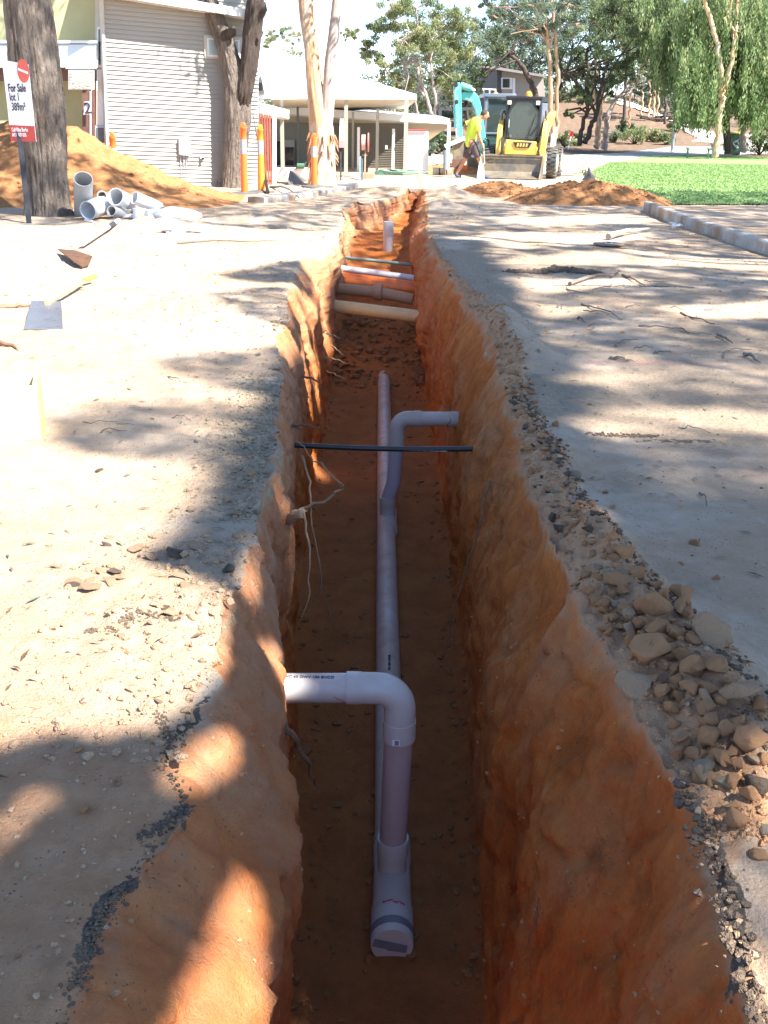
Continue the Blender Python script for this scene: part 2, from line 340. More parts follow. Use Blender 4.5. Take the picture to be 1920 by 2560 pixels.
def build_ground():
    ys = list(np.linspace(-8, .8, 14)); y = .8
    while y < 25: y += max(.006, .0056*y); ys.append(y)
    while y < 60: y += .5; ys.append(y)
    while y < 320: y += 6; ys.append(y)
    ys = np.array(ys); nr = len(ys)
    A, B, C_, D, Fx, Z, BZ = (k(ys) for k in (kA, kB, kC, kD, kF, kZ, kBz))
    jag = .045*(np.abs(fbm(P3(ys, 0, 0, 2.6, off=3), 4))*2-.5)+.03*fbm(P3(ys, 0, 0, 14, off=3), 3)
    jag2 = .04*(np.abs(fbm(P3(ys, 0, 0, 2.2, off=13), 4))*2-.5)+.028*fbm(P3(ys, 0, 0, 13, off=23), 3)
    F0 = Fx.copy(); A = A+jag*sst(26, 24, ys); Fx = Fx+jag2*sst(26, 24, ys)
    depth = -Z
    segs = []
    def lin(n): return np.linspace(0, 1, n, endpoint=False)
    g = lin(30); xs0 = -80+(80-4.2)*(1-(1-g)**2)          # far left
    cols = []; kind = []
    for q in xs0: cols.append((np.full(nr, q), 'T', None))
    for q in lin(190): e = 1-(1-q)**1.7; cols.append((-4.2+(A+4.2)*e, 'T', None))
    for q in lin(42): cols.append((A+(B-A)*q, 'S', q))
    for q in lin(85): cols.append((B+(C_-B)*q, 'W', q))
    for q in lin(60): cols.append((C_+(D-C_)*q, 'F', q))
    for q in lin(120): cols.append((D, 'V', q))
    for q in lin(190): e = q**1.7; cols.append((Fx+(4.6-Fx)*e, 'T', None))
    for q in lin(30): cols.append((np.full(nr, 4.6+q**2*80), 'T', None))
    nc = len(cols); X = np.zeros((nr, nc)); Zs = np.zeros((nr, nc)); topm = np.zeros((nr, nc)); flo = np.zeros((nr, nc)); course = np.zeros((nr, nc)); asph = np.zeros((nr, nc))
    sA = surf(A, ys); sF = surf(Fx, ys)
    wl = np.zeros((nr, nc)); wsgn = np.zeros((nr, nc))
    dd = sst(0, .5, depth)
    for j, (x, k, q) in enumerate(cols):
        if k == 'T': X[:, j] = x; Zs[:, j] = surf(x, ys); topm[:, j] = 1
        elif k == 'S':
            e = q**1.3; X[:, j] = x; Zs[:, j] = sA+(BZ-sA)*e; wl[:, j] = min(1, q*6)*.7; wsgn[:, j] = 1; topm[:, j] = max(0, 1-q*9)
        elif k == 'W':
            X[:, j] = x; Zs[:, j] = BZ+(Z+.06*dd-BZ)*q; wl[:, j] = 1*min(1, (1-q)*14); wsgn[:, j] = 1
        elif k == 'F':
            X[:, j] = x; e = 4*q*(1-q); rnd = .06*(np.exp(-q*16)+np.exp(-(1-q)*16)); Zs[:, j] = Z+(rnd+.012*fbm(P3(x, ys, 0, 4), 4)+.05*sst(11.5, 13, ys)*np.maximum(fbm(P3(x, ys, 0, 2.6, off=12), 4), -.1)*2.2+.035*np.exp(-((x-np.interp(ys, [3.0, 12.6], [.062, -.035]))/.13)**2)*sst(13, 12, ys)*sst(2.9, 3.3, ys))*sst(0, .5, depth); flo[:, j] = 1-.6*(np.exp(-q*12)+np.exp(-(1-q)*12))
        elif k == 'V':
            nf = sst(3.4, 4.6, ys); hx = D+(F0-D)*((.55-.45*nf)*q+(.45+.45*nf)*q**(2.2+2.8*nf))+(Fx-F0)*q**9
            bul = -.10*np.exp(-((q-.62)/.22)**2)*np.exp(-((ys-3.3)/.75)**2)+.05*np.exp(-((q-.7)/.2)**2)*np.exp(-((ys-4.9)/.5)**2)
            X[:, j] = hx+bul*sst(0, .3, depth); Zs[:, j] = Z+.06*dd+(sF-Z-.06*dd)*q; wl[:, j] = min(1, q*14)*min(1, (1-q)*10); wsgn[:, j] = -1; topm[:, j] = max(0, (q-.97)/.03)
    Y = np.repeat(ys[:, None], nc, 1)
    on = sst(0, .25, depth)[:, None]*wl
    big = fbm(P3(Y, Zs, X*.3, .8, 1.2, .9, off=2), 3)*.035
    slab = fbm(P3(Y, Zs, X, 2.4, 1.1, 1), 2); slab = np.where(np.abs(slab) < .08, 0, np.sign(slab)*.024)*np.minimum(1, np.abs(np.abs(slab)-.08)*16)
    stri = fbm(P3(Y, Zs, X, 10, 3.0, 3, off=7), 4)*.007
    fine = fbm(P3(Y, Zs, X, 20, 20, 20), 4)*.011-np.maximum(fbm(P3(Y, Zs, X, 9, 9, 9, off=33), 3)-.28, 0)*.10
    tt = fbm(P3(Y, Zs, X, 2.6, 2.2, 2, off=55), 3)*9+fbm(P3(Y, Zs, X, 9, 9, 9, off=65), 3)*1.2; fr_ = tt-np.floor(tt); terr = (np.floor(tt)+sst(.40, .60, fr_))/9*.065
    slab = slab+terr
    rid = -np.maximum(0, .12-np.abs(fbm(P3(Y, Zs, X, 3.4, 3.0, 3, off=40), 3)))*.22
    X = X+on*wsgn*(big+slab+stri+fine)+on*wsgn*rid
    X = X+on*sst(9.5, 12.5, Y)*(.13*fbm(P3(Y, Zs, X, 1.9, 2.6, 2, off=97), 4)+wsgn*.05*np.abs(fbm(P3(Y, Zs, X, 5, 5, 5, off=98), 3)))
    Zs = Zs+on*fbm(P3(Y, Zs, X, 5, 5, 5, off=9), 3)*.02
    Y2 = Y+on*fbm(P3(Y, Zs, X, 4, 4, 4, off=19), 3)*.03
    wallz = -Zs
    topm = np.maximum(topm, sst(24.3, 24.9, Y))
    course = (1-topm)*np.clip(1-np.abs(wallz-.03)/.04, 0, 1)*(1-flo)*sst(26, 24, Y)*(1-.75*(X < 0)*sst(3.6, 2.6, Y))
    pale = (1-flo)*np.where(X < 0, .95*sst(-1.0, -.25, Zs), .12*sst(-.4, -.02, Zs))*np.clip(.75+.9*fbm(P3(Y, Zs, X, 1.6, 1.6, 1.6, off=91), 3), 0, 1)
    pale = np.maximum(pale, (1-flo)*sst(9.5, 12.5, Y)*np.where(X < .35, .9, .35)*sst(-1.3, -.6, Zs))
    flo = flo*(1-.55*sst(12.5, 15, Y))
    course = course*np.clip(.35+2.2*fbm(P3(X, Y, Zs, 4.2, off=37), 3), 0, 1)
    # asphalt: thin dark edge under the dust at both rims, plus worn patches
    elr = np.zeros((nr, nc)); dA = np.abs(X-A[:, None]); dF = np.abs(X-Fx[:, None])
    edge = np.maximum(np.exp(-(dF/.02)**2)*sst(2.4, 2.1, Y)*1.05, np.exp(-((X-F0[:, None]-kW(ys)[:, None])/.025)**2)*(X > F0[:, None])*sst(7, 5.5, Y)*sst(2.3, 3.0, Y)*.8)
    edgeL = np.exp(-(dA/.015)**2)*.68*(sst(3.0, 2.3, Y)+.6*np.exp(-((Y-5)/1.2)**2))*1.45
    brk = sst(-.22, .1, fbm(P3(X, Y, 0, 3.1, off=61), 3)); asph = np.clip((edge+edgeL)*brk, 0, 1)*sst(.0, .1, depth)[:, None]
    bnd = np.exp(-((X-F0[:, None]-.12)/.07)**2)*(X > Fx[:, None])*.40*np.exp(-((Y-5.1)/.7)**2); asph = np.maximum(asph, bnd)
    p1 = np.exp(-(((Y-10.6)/.06)**2))*sst(1.5, 1.8, X)*sst(3.4, 3.0, X)*.8; asph = np.maximum(asph, p1*1.0)
    ell = np.exp(-(((X-1.55)/.42)**2+((Y-5.3)/.07)**2)*1.2)*.62; asph = np.maximum(asph, ell)
    grey = np.clip(sst(-.6, .5, X)*sst(.42, .66, fbm(P3(X, Y, 0, 1.1, off=3), 3)*1.1+.45)*.95, 0, 1)*sst(20, 15, Y)
    grey = np.maximum(grey, np.exp(-(((X+.72)/.25)**2+((Y-5.0)/1.1)**2))*.9)
    grey = np.clip(grey+.0, 0, .92)
    pink = np.exp(-((Y-7.05)/.05)**2)*sst(1.1, 1.4, X)*sst(2.8, 2.2, X)+.5*np.exp(-((Y-6.85)/.12)**2)*sst(1.2, 1.5, X)*sst(3.4, 2.8, X)+.8*np.exp(-((Y-11.4)/.05)**2)*sst(3.0, 3.3, X)*sst(4.4, 4.1, X)
    warm = np.maximum(sst(2.75, 2.2, Y+.25*fbm(P3(X, Y, 0, 1.5), 3))*(.95*(X < .3)+.25*(X >= .3)), 0)
    bm_ = band(X, Y)*(X > .3); warm = np.maximum(warm, bm_*.85); grey = grey*(1-bm_)
    litter = sst(44, 52, Y)*.95*(1-sst(3, -2, X)*.6)  # far bank: brown leaf litter, with the bank's shade darkened into the colour
    V = np.stack([X, Y2, Zs], -1).reshape(-1, 3)
    global WALLV, FLOORV, SHOULV
    isw = ((1-topm)*(1-flo) > .9) & (Y > 1.2) & (Y < 14); isf = (flo > .5) & (Y > 2.2) & (Y < 20); flat = V; WALLV = flat[isw.ravel()]; FLOORV = flat[isf.ravel()]
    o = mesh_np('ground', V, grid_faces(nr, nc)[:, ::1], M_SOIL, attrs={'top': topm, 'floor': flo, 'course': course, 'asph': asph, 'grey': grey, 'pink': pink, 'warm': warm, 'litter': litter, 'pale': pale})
    tag(o, 'dry sandy ground with a deep orange trench dug through it', 'ground', kind='structure')
    return o
build_ground()
def gz(x, y): return float(surf(np.array(x, float), np.array(y, float)))
# ------------------------------------------------------------------ pipes in the trench
def pvc(name, col, dirt_amt=.35, rough=.38, dcol=(.42, .24, .13)):
    m, t, b = mat_new(name); v = stretch(t, (1, 1, 1))
    f = noise(t, v, 5, 6, .65, .6); f2 = noise(t, v, 45, 4, .7)
    c = mix(t, f2, tuple(x*.93 for x in col), tuple(min(1, x*1.05) for x in col))
    geo = nd(t, 'ShaderNodeNewGeometry'); sep = nd(t, 'ShaderNodeSeparateXYZ'); t.links.new(geo.outputs['Normal'], sep.inputs[0])
    up = ramp(t, sep.outputs[2], [(.0, g3(.25)), (.8, g3(1))])
    d = fmath(t, 'MULTIPLY', ramp(t, f, [(.75-dirt_amt, g3(0)), (.95-dirt_amt*.6, g3(1))]), fmath(t, 'MULTIPLY', up, .6))
    c = mix(t, d, c, dcol); t.links.new(c, b.inputs['Base Color'])
    b.inputs['Specular IOR Level'].default_value = .45
    t.links.new(ramp(t, f, [(.3, g3(rough-.08)), (.7, g3(rough+.2))]), b.inputs['Roughness'])
    bump(t, b, f2, .08, .004)
    return m
M_PVC = pvc('grey_pvc', (.50, .445, .41), .5, .4, (.33, .17, .08)); M_PVCT = pvc('pale_pvc', (.49, .455, .43), .25, .3, (.36, .22, .13)); M_PVC2 = pvc('white_pvc', (.66, .67, .68), .05, .35)
M_BLACK = simple('black_poly', (.018, .018, .02), .35, var=.2); M_TAPE = simple('duct_tape', (.17, .17, .19), .45, var=.15, scale=30)
M_INK = simple('ink', (.03, .03, .05), .7); M_REDINK = simple('red_ink', (.45, .04, .09), .7, var=.3, scale=90); M_WHITE = simple('white_print', (.75, .76, .78), .6)
ZF = -1.45
def arc(c, a, b, r, n=10, t0=0, t1=math.pi/2):
    c, a, b = Vector(c), Vector(a), Vector(b)
    return [c+a*r*math.cos(t0+(t1-t0)*i/n)+b*r*math.sin(t0+(t1-t0)*i/n) for i in range(n+1)]
dp = empty('drain_pipe', (.06, 3.1, ZF), 'long grey drain pipe on the trench floor with two uprights and a taped end cap', 'pipe')
mx = lambda y: np.interp(y, [3.0, 12.6], [.062, -.035])
zc = ZF+.062
mb = MB(); mb.tube([(mx(y), y, zc+.004*math.sin(y)) for y in np.linspace(3.5, 12.6, 30)], .071, 32)
mb.build('main_pipe', M_PVC, dp, smooth=True)
for y0, r in ((9.55, .0735), (11.85, .0735)): mb = MB(); mb.tube([(mx(y0), y0, zc), (mx(y0), y0+.11, zc)], r+.001, 32); mb.build('pipe_socket', M_PVC, dp, smooth=True)
# end junction
def sock(p, q, r, name='collar', mat=None):
    b = MB(); p = Vector(p); q = Vector(q); d = (q-p).normalized(); L = (q-p).length
    b.tube([p, p+d*.004, q-d*.006, q], [r*.985, r, r, r*.975], 32); return b.build(name, mat or M_PVCT, dp, smooth=True)
xe = mx(3.2); zj = zc+.006
b = MB(); b.tube([(xe, 3.18, zj), (xe, 3.195, zj), (xe, 3.29, zj), (xe, 3.32, zj), (xe, 3.54, zj), (xe, 3.59, zj), (xe, 3.72, zj), (xe, 3.73, zj)], [.0845, .0845, .0845, .079, .0765, .081, .081, .074], 40)
b.tube([(xe, 3.48, zj), (xe, 3.48, zj+.13)], .0605, 32); b.build('junction', M_PVCT, dp, smooth=True)
sock((xe, 3.48, zj+.13), (xe, 3.48, zj+.21), .0655)
b = MB(); b.tube([(xe, 3.105, zj), (xe, 3.11, zj), (xe, 3.19, zj)], [.080, .083, .083], 40); ec = b.build('end_cap', M_PVCT, dp, smooth=True)
b = MB(); b.tube([(xe, 3.142, zj), (xe, 3.178, zj)], .0862, 40)
rg = random.Random(3)
b.box((xe-.012, 3.101, zj+.005), (.125, .003, .036), ry=R(14)); b.box((xe+.02, 3.0995, zj-.004), (.075, .003, .034), ry=R(8)); b.build('duct_tape', M_TAPE, dp)
b = MB()
for k in range(9):
    a = R(58+k*7); b.box((xe+.0825*math.cos(a), 3.255+rg.uniform(-.006, .006), zj+.0825*math.sin(a)), (.011, .006+rg.uniform(0, .006), .004), ry=-a+math.pi/2)
b.build('red_mark', M_REDINK, dp)
# upright 1 with elbow to the left bank
RX, RY = xe+.012, 3.36; ze = -.40; rr = .0555
b = MB(); b.tube([(xe, RY+.12, zj+.19), (RX, RY+.01, -.56)], rr, 32); up1 = b.build('upright_pipe', pvc('brown_pvc', (.47, .40, .42), .5), dp, smooth=True)
b = MB(); cR = .085
pts = [(RX, RY, -.60), (RX, RY, ze-cR)]+[tuple(q) for q in arc((RX-cR, RY, ze-cR), (1, 0, 0), (0, 0, 1), cR, 12)]+[(RX-cR-.075, RY, ze)]
b.tube(pts, [rr+.004]*len(pts), 32); b.tube([(RX, RY, -.615), (RX, RY, -.535)], rr+.007, 32); b.tube([(RX-.145, RY, ze), (RX-.20, RY, ze)], rr+.006, 32)
el1 = b.build('elbow', M_PVCT, dp, smooth=True)
b = MB(); b.tube([(RX-.17, RY, ze), (-.75, RY-.02, ze-.005)], rr, 32); br1 = b.build('branch_pipe', M_PVCT, dp, smooth=True)
b = MB(); b.box((RX-.012, RY-rr-.009, -.595), (.030, .002, .026)); st = b.build('sticker', simple('paper', (.72, .68, .70), .6), dp)
b = MB()
for k in range(9): b.box((RX-.012-.004+k*.0017, RY-rr-.0105, -.595), (.0008 if k % 2 else .0012, .001, .019))
b.build('bar_code', M_INK, st)
TM = Matrix.Translation((-.37, RY-.028, ze+.0485)) @ Matrix.Rotation(R(28), 4, 'X')
text_mesh('lettering', 'PVC 65 DWV 100 ENCO', .016, Matrix.Translation((-.36, RY-.0235, ze+.0515)) @ Matrix.Rotation(R(26), 4, 'X'), M_INK, dp, .0012, .0, sx=1.1)
b = MB()
for k in range(14):
    a = R(38-k*6.5); b.box((RX-.30+k*.0085, RY-.0005-(rr+.0006)*math.cos(a), ze+(rr+.0006)*math.sin(a)), (.009, .002, .0035), rx=-a)
b.build('red_mark', M_REDINK, dp)
for yy in (4.15, 4.6, 5.1):
    text_mesh('lettering', 'PVC DWV 150 SN8', .021, Matrix.Translation((mx(yy)+.012, yy, zc+.0712)) @ Matrix.Rotation(R(90), 4, 'Z'), M_INK, dp, .0012, 0, sx=1.0)
# upright 2 with elbow into the right bank
X2 = mx(7.6)+.012; Y2 = 7.55; z2 = -.555
b = MB(); b.tube([(X2, 7.32, zc), (X2, 7.36, zc), (X2, 7.44, zc), (X2, 7.46, zc), (X2, 7.75, zc), (X2, 7.80, zc)], [.076, .080, .080, .077, .077, .074], 36); b.tube([(X2, Y2, zc), (X2, Y2, zc+.13)], .060, 32); b.build('junction', M_PVC, dp, smooth=True)
sock((X2, Y2, zc+.13), (X2, Y2, zc+.20), .0645, mat=M_PVC)
b = MB(); b.tube([(X2, Y2, zc+.18), (X2+.045, Y2, zc+.33), (X2+.06, Y2, z2-.2)], rr, 32); b.build('upright_pipe', pvc('mauve_pvc', (.42, .38, .42), .3), dp, smooth=True)
X3 = X2+.06
pts = [(X3, Y2, z2-.22), (X3, Y2, z2-cR)]+[tuple(q) for q in arc((X3+cR, Y2, z2-cR), (-1, 0, 0), (0, 0, 1), cR, 12)]+[(X3+cR+.06, Y2, z2)]
b = MB(); b.tube(pts, rr+.004, 32); b.tube([(X3, Y2, z2-.23), (X3, Y2, z2-.14)], rr+.007, 32); b.tube([(X3+.13, Y2, z2), (X3+.18, Y2, z2)], rr+.007, 32); b.build('elbow', M_PVC, dp, smooth=True)
b = MB(); b.tube([(X3+.15, Y2, z2), (.64, Y2+.02, z2)], rr, 32); b.tube([(.475, Y2+.005, z2), (.55, Y2+.01, z2)], rr+.004, 32); b.build('branch_pipe', M_PVC, dp, smooth=True)

# services crossing the trench
def crossing(name, mat, pts, r, label, cat, n=20, **kw):
    b = MB(); b.tube(pts, r, n); return b.build(name, mat, None, smooth=True, label=label, cat=cat, **kw)
c0 = P(722, 1112, 6.1); c1 = P(1182, 1122, 6.1)
cb = empty('water_line', (c0.x, 6.1, c0.z), 'thin black poly water line spanning the trench, white print along it', 'hose')
pts = [Vector((c0.x-.25, 6.1, c0.z+.03))]+[c0.lerp(c1, t)-Vector((0, 0, .012*math.sin(t*math.pi))) for t in np.linspace(0, 1, 12)]+[Vector((c1.x+.2, 6.1, c1.z+.03))]
b = MB(); b.tube(pts, .0165, 16); b.build('black_hose', M_BLACK, cb, smooth=True)
text_mesh('lettering', 'PN12.5 PE100 AS4130 WATERMARK', .017, Matrix.Translation((.07, 6.1-.0145, c0.z-.018)) @ Matrix.Rotation(R(72), 4, 'X') @ Matrix.Rotation(R(-1), 4, 'Z'), M_WHITE, cb, .001, 0, sx=1.18)
M_CREAM = pvc('cream_pvc', (.70, .53, .25), .45, .4); M_CLAY = pvc('clay', (.50, .30, .17), .5, .75); M_ORC = simple('orange_conduit', (.85, .20, .025), .35, var=.15)
a = P(868, 769, 13.0); b_ = P(1060, 793, 12.75)
crossing('cream_pipe', M_CREAM, [a-(b_-a)*.35, a, b_, b_+(b_-a)*.35], .078, 'thick cream pipe crossing the trench, sloping down to the right bank', 'pipe', 28)
a = P(872, 724, 14.0); b_ = P(948, 731, 13.95)
cp = empty('clay_pipe', a, 'old brown clay pipe with a bell joint, buried at its right end', 'pipe')
b = MB(); b.tube([a-(b_-a)*.6, b_], .075, 24); b.tube([b_, b_+(b_-a)*1.1-Vector((0, 0, .05))], .075, 24); b.build('pipe_barrel', M_CLAY, cp, smooth=True)
b = MB(); d = (b_-a).normalized(); b.tube([b_-d*.09, b_-d*.06, b_-d*.02, b_+d*.03, b_+d*.05], [.08, .098, .108, .112, .08], 24); b.build('bell_joint', M_CLAY, cp, smooth=True)
for k, (ya, yb, yy) in enumerate(((690, 705, 15.0), (698, 714, 14.93), (706, 720, 14.9))):
    a = P(872, ya, yy); b_ = P(1020, yb+4, yy)
    crossing('orange_conduit', M_ORC, [a-(b_-a)*.3, b_+(b_-a)*.25], .046 if k < 2 else .052, ('upper', 'middle', 'lowest')[k]+' of the three bright orange conduits crossing the trench', 'conduit', 20, group='orange conduits crossing the trench')
a = P(868, 673, 15.2); b_ = P(1024, 694, 15.2)
crossing('white_conduit', M_PVC2, [a-(b_-a)*.3, b_+(b_-a)*.25], .046, 'white conduit lying on top of the orange conduits', 'conduit')
a = P(862, 644, 16.0); b_ = P(1052, 664, 15.9)
crossing('thin_green_pipe', simple('green_copper', (.16, .25, .22), .45), [a-(b_-a)*.3, b_+(b_-a)*.15], .024, 'thin grey green pipe crossing high in the trench behind the white conduit', 'pipe')
# capped riser standing at the far end
a = P(970, 632, 17.5); tz = P(970, 556, 17.5).z
rp = empty('standing_pipe', (a.x, 17.5, a.z-.1), 'capped pale pipe standing upright in the far end of the trench', 'pipe')
b = MB(); b.tube([(a.x, 17.5, a.z-.25), (a.x, 17.5, tz)], .080, 28); b.build('pipe_barrel', M_PVCT, rp, smooth=True)
b = MB(); b.tube([(a.x, 17.5, tz-.20), (a.x, 17.5, tz-.01), (a.x, 17.5, tz+.015)], [.088, .088, .082], 28); b.build('pipe_cap', M_PVCT, rp, smooth=True)

# roots hanging out of the banks
M_ROOT = simple('root_bark', (.17, .10, .055), .9, var=.3, scale=30, bmp=.4)
M_ROOTP = simple('pale_root', (.42, .27, .15), .9, var=.25, scale=30, bmp=.3)
def root(name, pts, r, label, mat=M_ROOT, extra=(), group='roots hanging from the trench walls', cat='root'):
    pts = [Vector(q) for q in pts]
    out = []
    for i in range(len(pts)-1):
        for k in range(4):
            q = pts[i].lerp(pts[i+1], k/4.0); out.append(q+Vector([random.gauss(0, .005) for _ in range(3)]))
    out.append(pts[-1])
    b = MB(); n = len(out); b.tube(out, [r*(1-.75*i/n) for i in range(n)], 7)
    for e in extra:
        e = [Vector(q) for q in e]; b.tube(e, [r*.5*(1-.6*i/len(e)) for i in range(len(e))], 5)
    return b.build(name, mat, None, smooth=True, label=label, cat=cat, group=group)
D = lambda x, y, Y: P(x*K, y*K, Y)
root('tree_root', [D(622, 1125, 4.6), D(650, 1108, 4.5), D(663, 1096, 4.5)], .030, 'thick broken root stub sticking out of the left wall', M_ROOTP)
root('tree_root', [D(655, 1100, 4.5), D(700, 1085, 4.5), D(735, 1055, 4.5), D(742, 1048, 4.5), D(700, 1010, 4.6), D(675, 990, 4.7), D(640, 950, 4.8)], .008, 'thin looping root curling out from the broken root stub')
root('tree_root', [D(650, 985, 4.7), D(672, 1040, 4.6), D(670, 1110, 4.5), D(690, 1220, 4.4), D(700, 1290, 4.35), D(722, 1350, 4.3)], .0055, 'long thin root dangling down the left wall', extra=[[D(695, 1250, 4.4), D(686, 1290, 4.4)]])
root('tree_root', [D(655, 1110, 4.45), D(668, 1180, 4.4), D(668, 1280, 4.35), D(648, 1340, 4.3)], .006, 'thin pale root below the broken stub', M_ROOTP)
root('tree_root', [D(595, 915, 6.2), D(640, 918, 6.1), D(692, 922, 6.05)], .010, 'thin root poking out just above the black water line', extra=[[D(620, 917, 6.15), D(650, 927, 6.1)]])
root('tree_root', [D(610, 1560, 3.0), D(640, 1600, 3.05), D(670, 1665, 3.1), D(690, 1702, 3.15)], .014, 'stout smooth root reaching down under the left branch pipe', M_ROOT)
root('tree_root', [D(1060, 1040, 5.0), D(1020, 1180, 4.9), D(985, 1300, 4.8), D(960, 1405, 4.75)], .006, 'long straight thin root hanging down the right wall', extra=[[D(1025, 1035, 5.0), D(1062, 1040, 5.0), D(1080, 1048, 4.98)]])
root('tree_root', [D(655, 812, 7.4), D(690, 825, 7.3), D(690, 860, 7.3)], .009, 'bent thin root sticking out of the left wall, below the tilted root ends', extra=[])
for k, (x, y, L) in enumerate(((705, 720, 30), (708, 770, 45), (706, 800, 40), (716, 745, 26), (704, 712, 18))):
    root('tree_root', [D(x, y, 9.5), D(x+L*.5, y+6+k*2, 9.4), D(x+L, y+10+k*4, 9.3)], .007, ('pale hair root at the top of the far left wall cluster', 'lowest but one pale hair root in the far left wall', 'lowest pale hair root in the far left wall', 'pale hair root in the middle of the far left wall cluster', 'shortest pale hair root in the far left wall cluster')[k], M_ROOTP)
root('tree_root', [D(920, 685, 12.0), D(932, 690, 11.9)], .012, 'short dark root ends at the right end of the cream pipe', extra=[[D(918, 691, 12.0), D(934, 695, 11.9)]])
root('tree_root', [D(968, 880, 7.6), D(972, 905, 7.5), D(966, 930, 7.5)], .006, 'short dark root against the right wall beside the upper elbow')
root('tree_root', [D(1160, 1960, 2.3), D(1150, 2000, 2.32), D(1138, 2050, 2.35)], .006, 'dark forked root low on the near right wall', extra=[[D(1165, 1935, 2.3), D(1150, 2000, 2.32)]])
# ------------------------------------------------------------------ trees
def leaf_mat(name, cols, trans=.35, rough=.5):
    m = bpy.data.materials.new(name); m.use_nodes = True; t = m.node_tree; t.nodes.clear()
    o = t.nodes.new('ShaderNodeOutputMaterial'); pr = t.nodes.new('ShaderNodeBsdfPrincipled'); tr = t.nodes.new('ShaderNodeBsdfTranslucent'); mx_ = t.nodes.new('ShaderNodeMixShader')
    at = nd(t, 'ShaderNodeAttribute'); at.attribute_name = 'hue'
    n = len(cols); c = ramp(t, at.outputs['Fac'], [(i/(n-1), q) for i, q in enumerate(cols)])
    t.links.new(c, pr.inputs['Base Color']); t.links.new(c, tr.inputs[0]); pr.inputs['Roughness'].default_value = rough; pr.inputs['Specular IOR Level'].default_value = .3
    mx_.inputs[0].default_value = trans; t.links.new(pr.outputs[0], mx_.inputs[1]); t.links.new(tr.outputs[0], mx_.inputs[2]); t.links.new(mx_.outputs[0], o.inputs[0])
    return m
L_GUM = leaf_mat('gum_leaves', [(.12, .16, .065), (.20, .245, .11), (.30, .33, .16), (.40, .36, .16)], .4)
L_DARK = leaf_mat('dark_leaves', [(.055, .085, .04), (.10, .14, .06), (.16, .205, .095), (.26, .26, .12)], .3)
L_PEP = leaf_mat('pepper_leaves', [(.09, .14, .05), (.15, .22, .085), (.22, .285, .12), (.30, .34, .15)], .4)
L_BLUE = leaf_mat('blue_gum_leaves', [(.09, .125, .09), (.15, .20, .14), (.22, .27, .18), (.29, .30, .16)], .4)
def bark_mat(name, c1, c2, c3, sc=(5, 5, 1.2), b_=.8, k=7, dist=.03, warm=None):
    m, t, b = mat_new(name); v = stretch(t, sc); f = noise(t, v, k*.35, 6, .65, .8); g = noise(t, v, k*1.6, 5, .7, .5)
    c = mix(t, ramp(t, f, [(.38, g3(0)), (.62, g3(1))]), c1, c2); c = mix(t, ramp(t, g, [(.5, g3(0)), (.7, g3(.8))]), c, c3)
    t.links.new(c, b.inputs['Base Color']); b.inputs['Roughness'].default_value = .85; b.inputs['Specular IOR Level'].default_value = .2
    bump(t, b, fmath(t, 'ADD', g, fmath(t, 'MULTIPLY', noise(t, v, k*5, 4), .4)), b_, dist); return m
B_ROUGH = bark_mat('rough_bark', (.19, .15, .12), (.28, .23, .19), (.05, .038, .032), (2.6, 2.6, .55), 1.0, 5, .08)
B_DARK = bark_mat('dark_bark', (.075, .055, .045), (.13, .10, .08), (.03, .022, .02), (6, 6, 1), .9, 6, .05)
B_GUM = bark_mat('peeling_bark', (.50, .27, .14), (.56, .40, .27), (.38, .19, .10), (3, 3, .6), .7, 4, .03)
B_PINK = bark_mat('pink_grey_bark', (.38, .31, .28), (.46, .40, .36), (.40, .22, .14), (3, 3, .6), .6, 4, .02)
B_SMALL = bark_mat('brown_bark', (.30, .17, .10), (.36, .26, .18), (.18, .10, .06), (3, 3, .6), .5, 4, .02)
def leaves(name, C, size, mat, parent=None, asp=.28, droop=0.0, loc=None, hue=None, seed=1):
    g = np.random.default_rng(seed); n = len(C); C = np.asarray(C, float)
    d = g.normal(size=(n, 3)); d[:, 2] = d[:, 2]*.8-droop*2.2; d /= np.linalg.norm(d, axis=1)[:, None]
    r = g.normal(size=(n, 3)); s = np.cross(d, r); s /= np.linalg.norm(s, axis=1)[:, None]+1e-9
    L = size*(.6+.8*g.random(n))[:, None]; W = L*asp
    V = np.stack([C-d*L*.5, C+s*W*.5-d*L*.08, C+d*L*.5, C-s*W*.5-d*L*.08], 1).reshape(-1, 3)
    if loc is not None: V = V-np.array(loc)
    h = g.random(n) if hue is None else np.clip(hue+g.normal(0, .16, n), 0, 1)
    F = np.arange(4*n).reshape(n, 4)
    return mesh_np(name, V, F, mat, parent, smooth=False, attrs={'hue': np.repeat(h, 4)})
def limb(mb, p, q, r0, r1, n=8, wob=.06, seg=5, g=random):
    p, q = Vector(p), Vector(q); L = (q-p).length; pts = []; rs = []
    ph = [g.uniform(0, 6.3) for _ in range(4)]
    for i in range(seg+1):
        t = i/seg; e = math.sin(t*math.pi)
        pts.append(p.lerp(q, t)+Vector((math.sin(ph[0]+t*4)*wob*L*e, math.sin(ph[1]+t*5)*wob*L*e, math.sin(ph[2]+t*4)*wob*.4*L*e))); rs.append(r0+(r1-r0)*t)
    mb.tube(pts, rs, n); return pts
def clump_pts(c, r, n, g, flat=.7, shell=.35):
    d = g.normal(size=(n, 3)); d /= np.linalg.norm(d, axis=1)[:, None]; rad = r*(shell+(1-shell)*g.random(n)**.6)[:, None]
    q = d*rad*(1+.35*g.normal(size=(n, 1))*.5); q[:, 2] *= flat; return np.asarray(c)+q

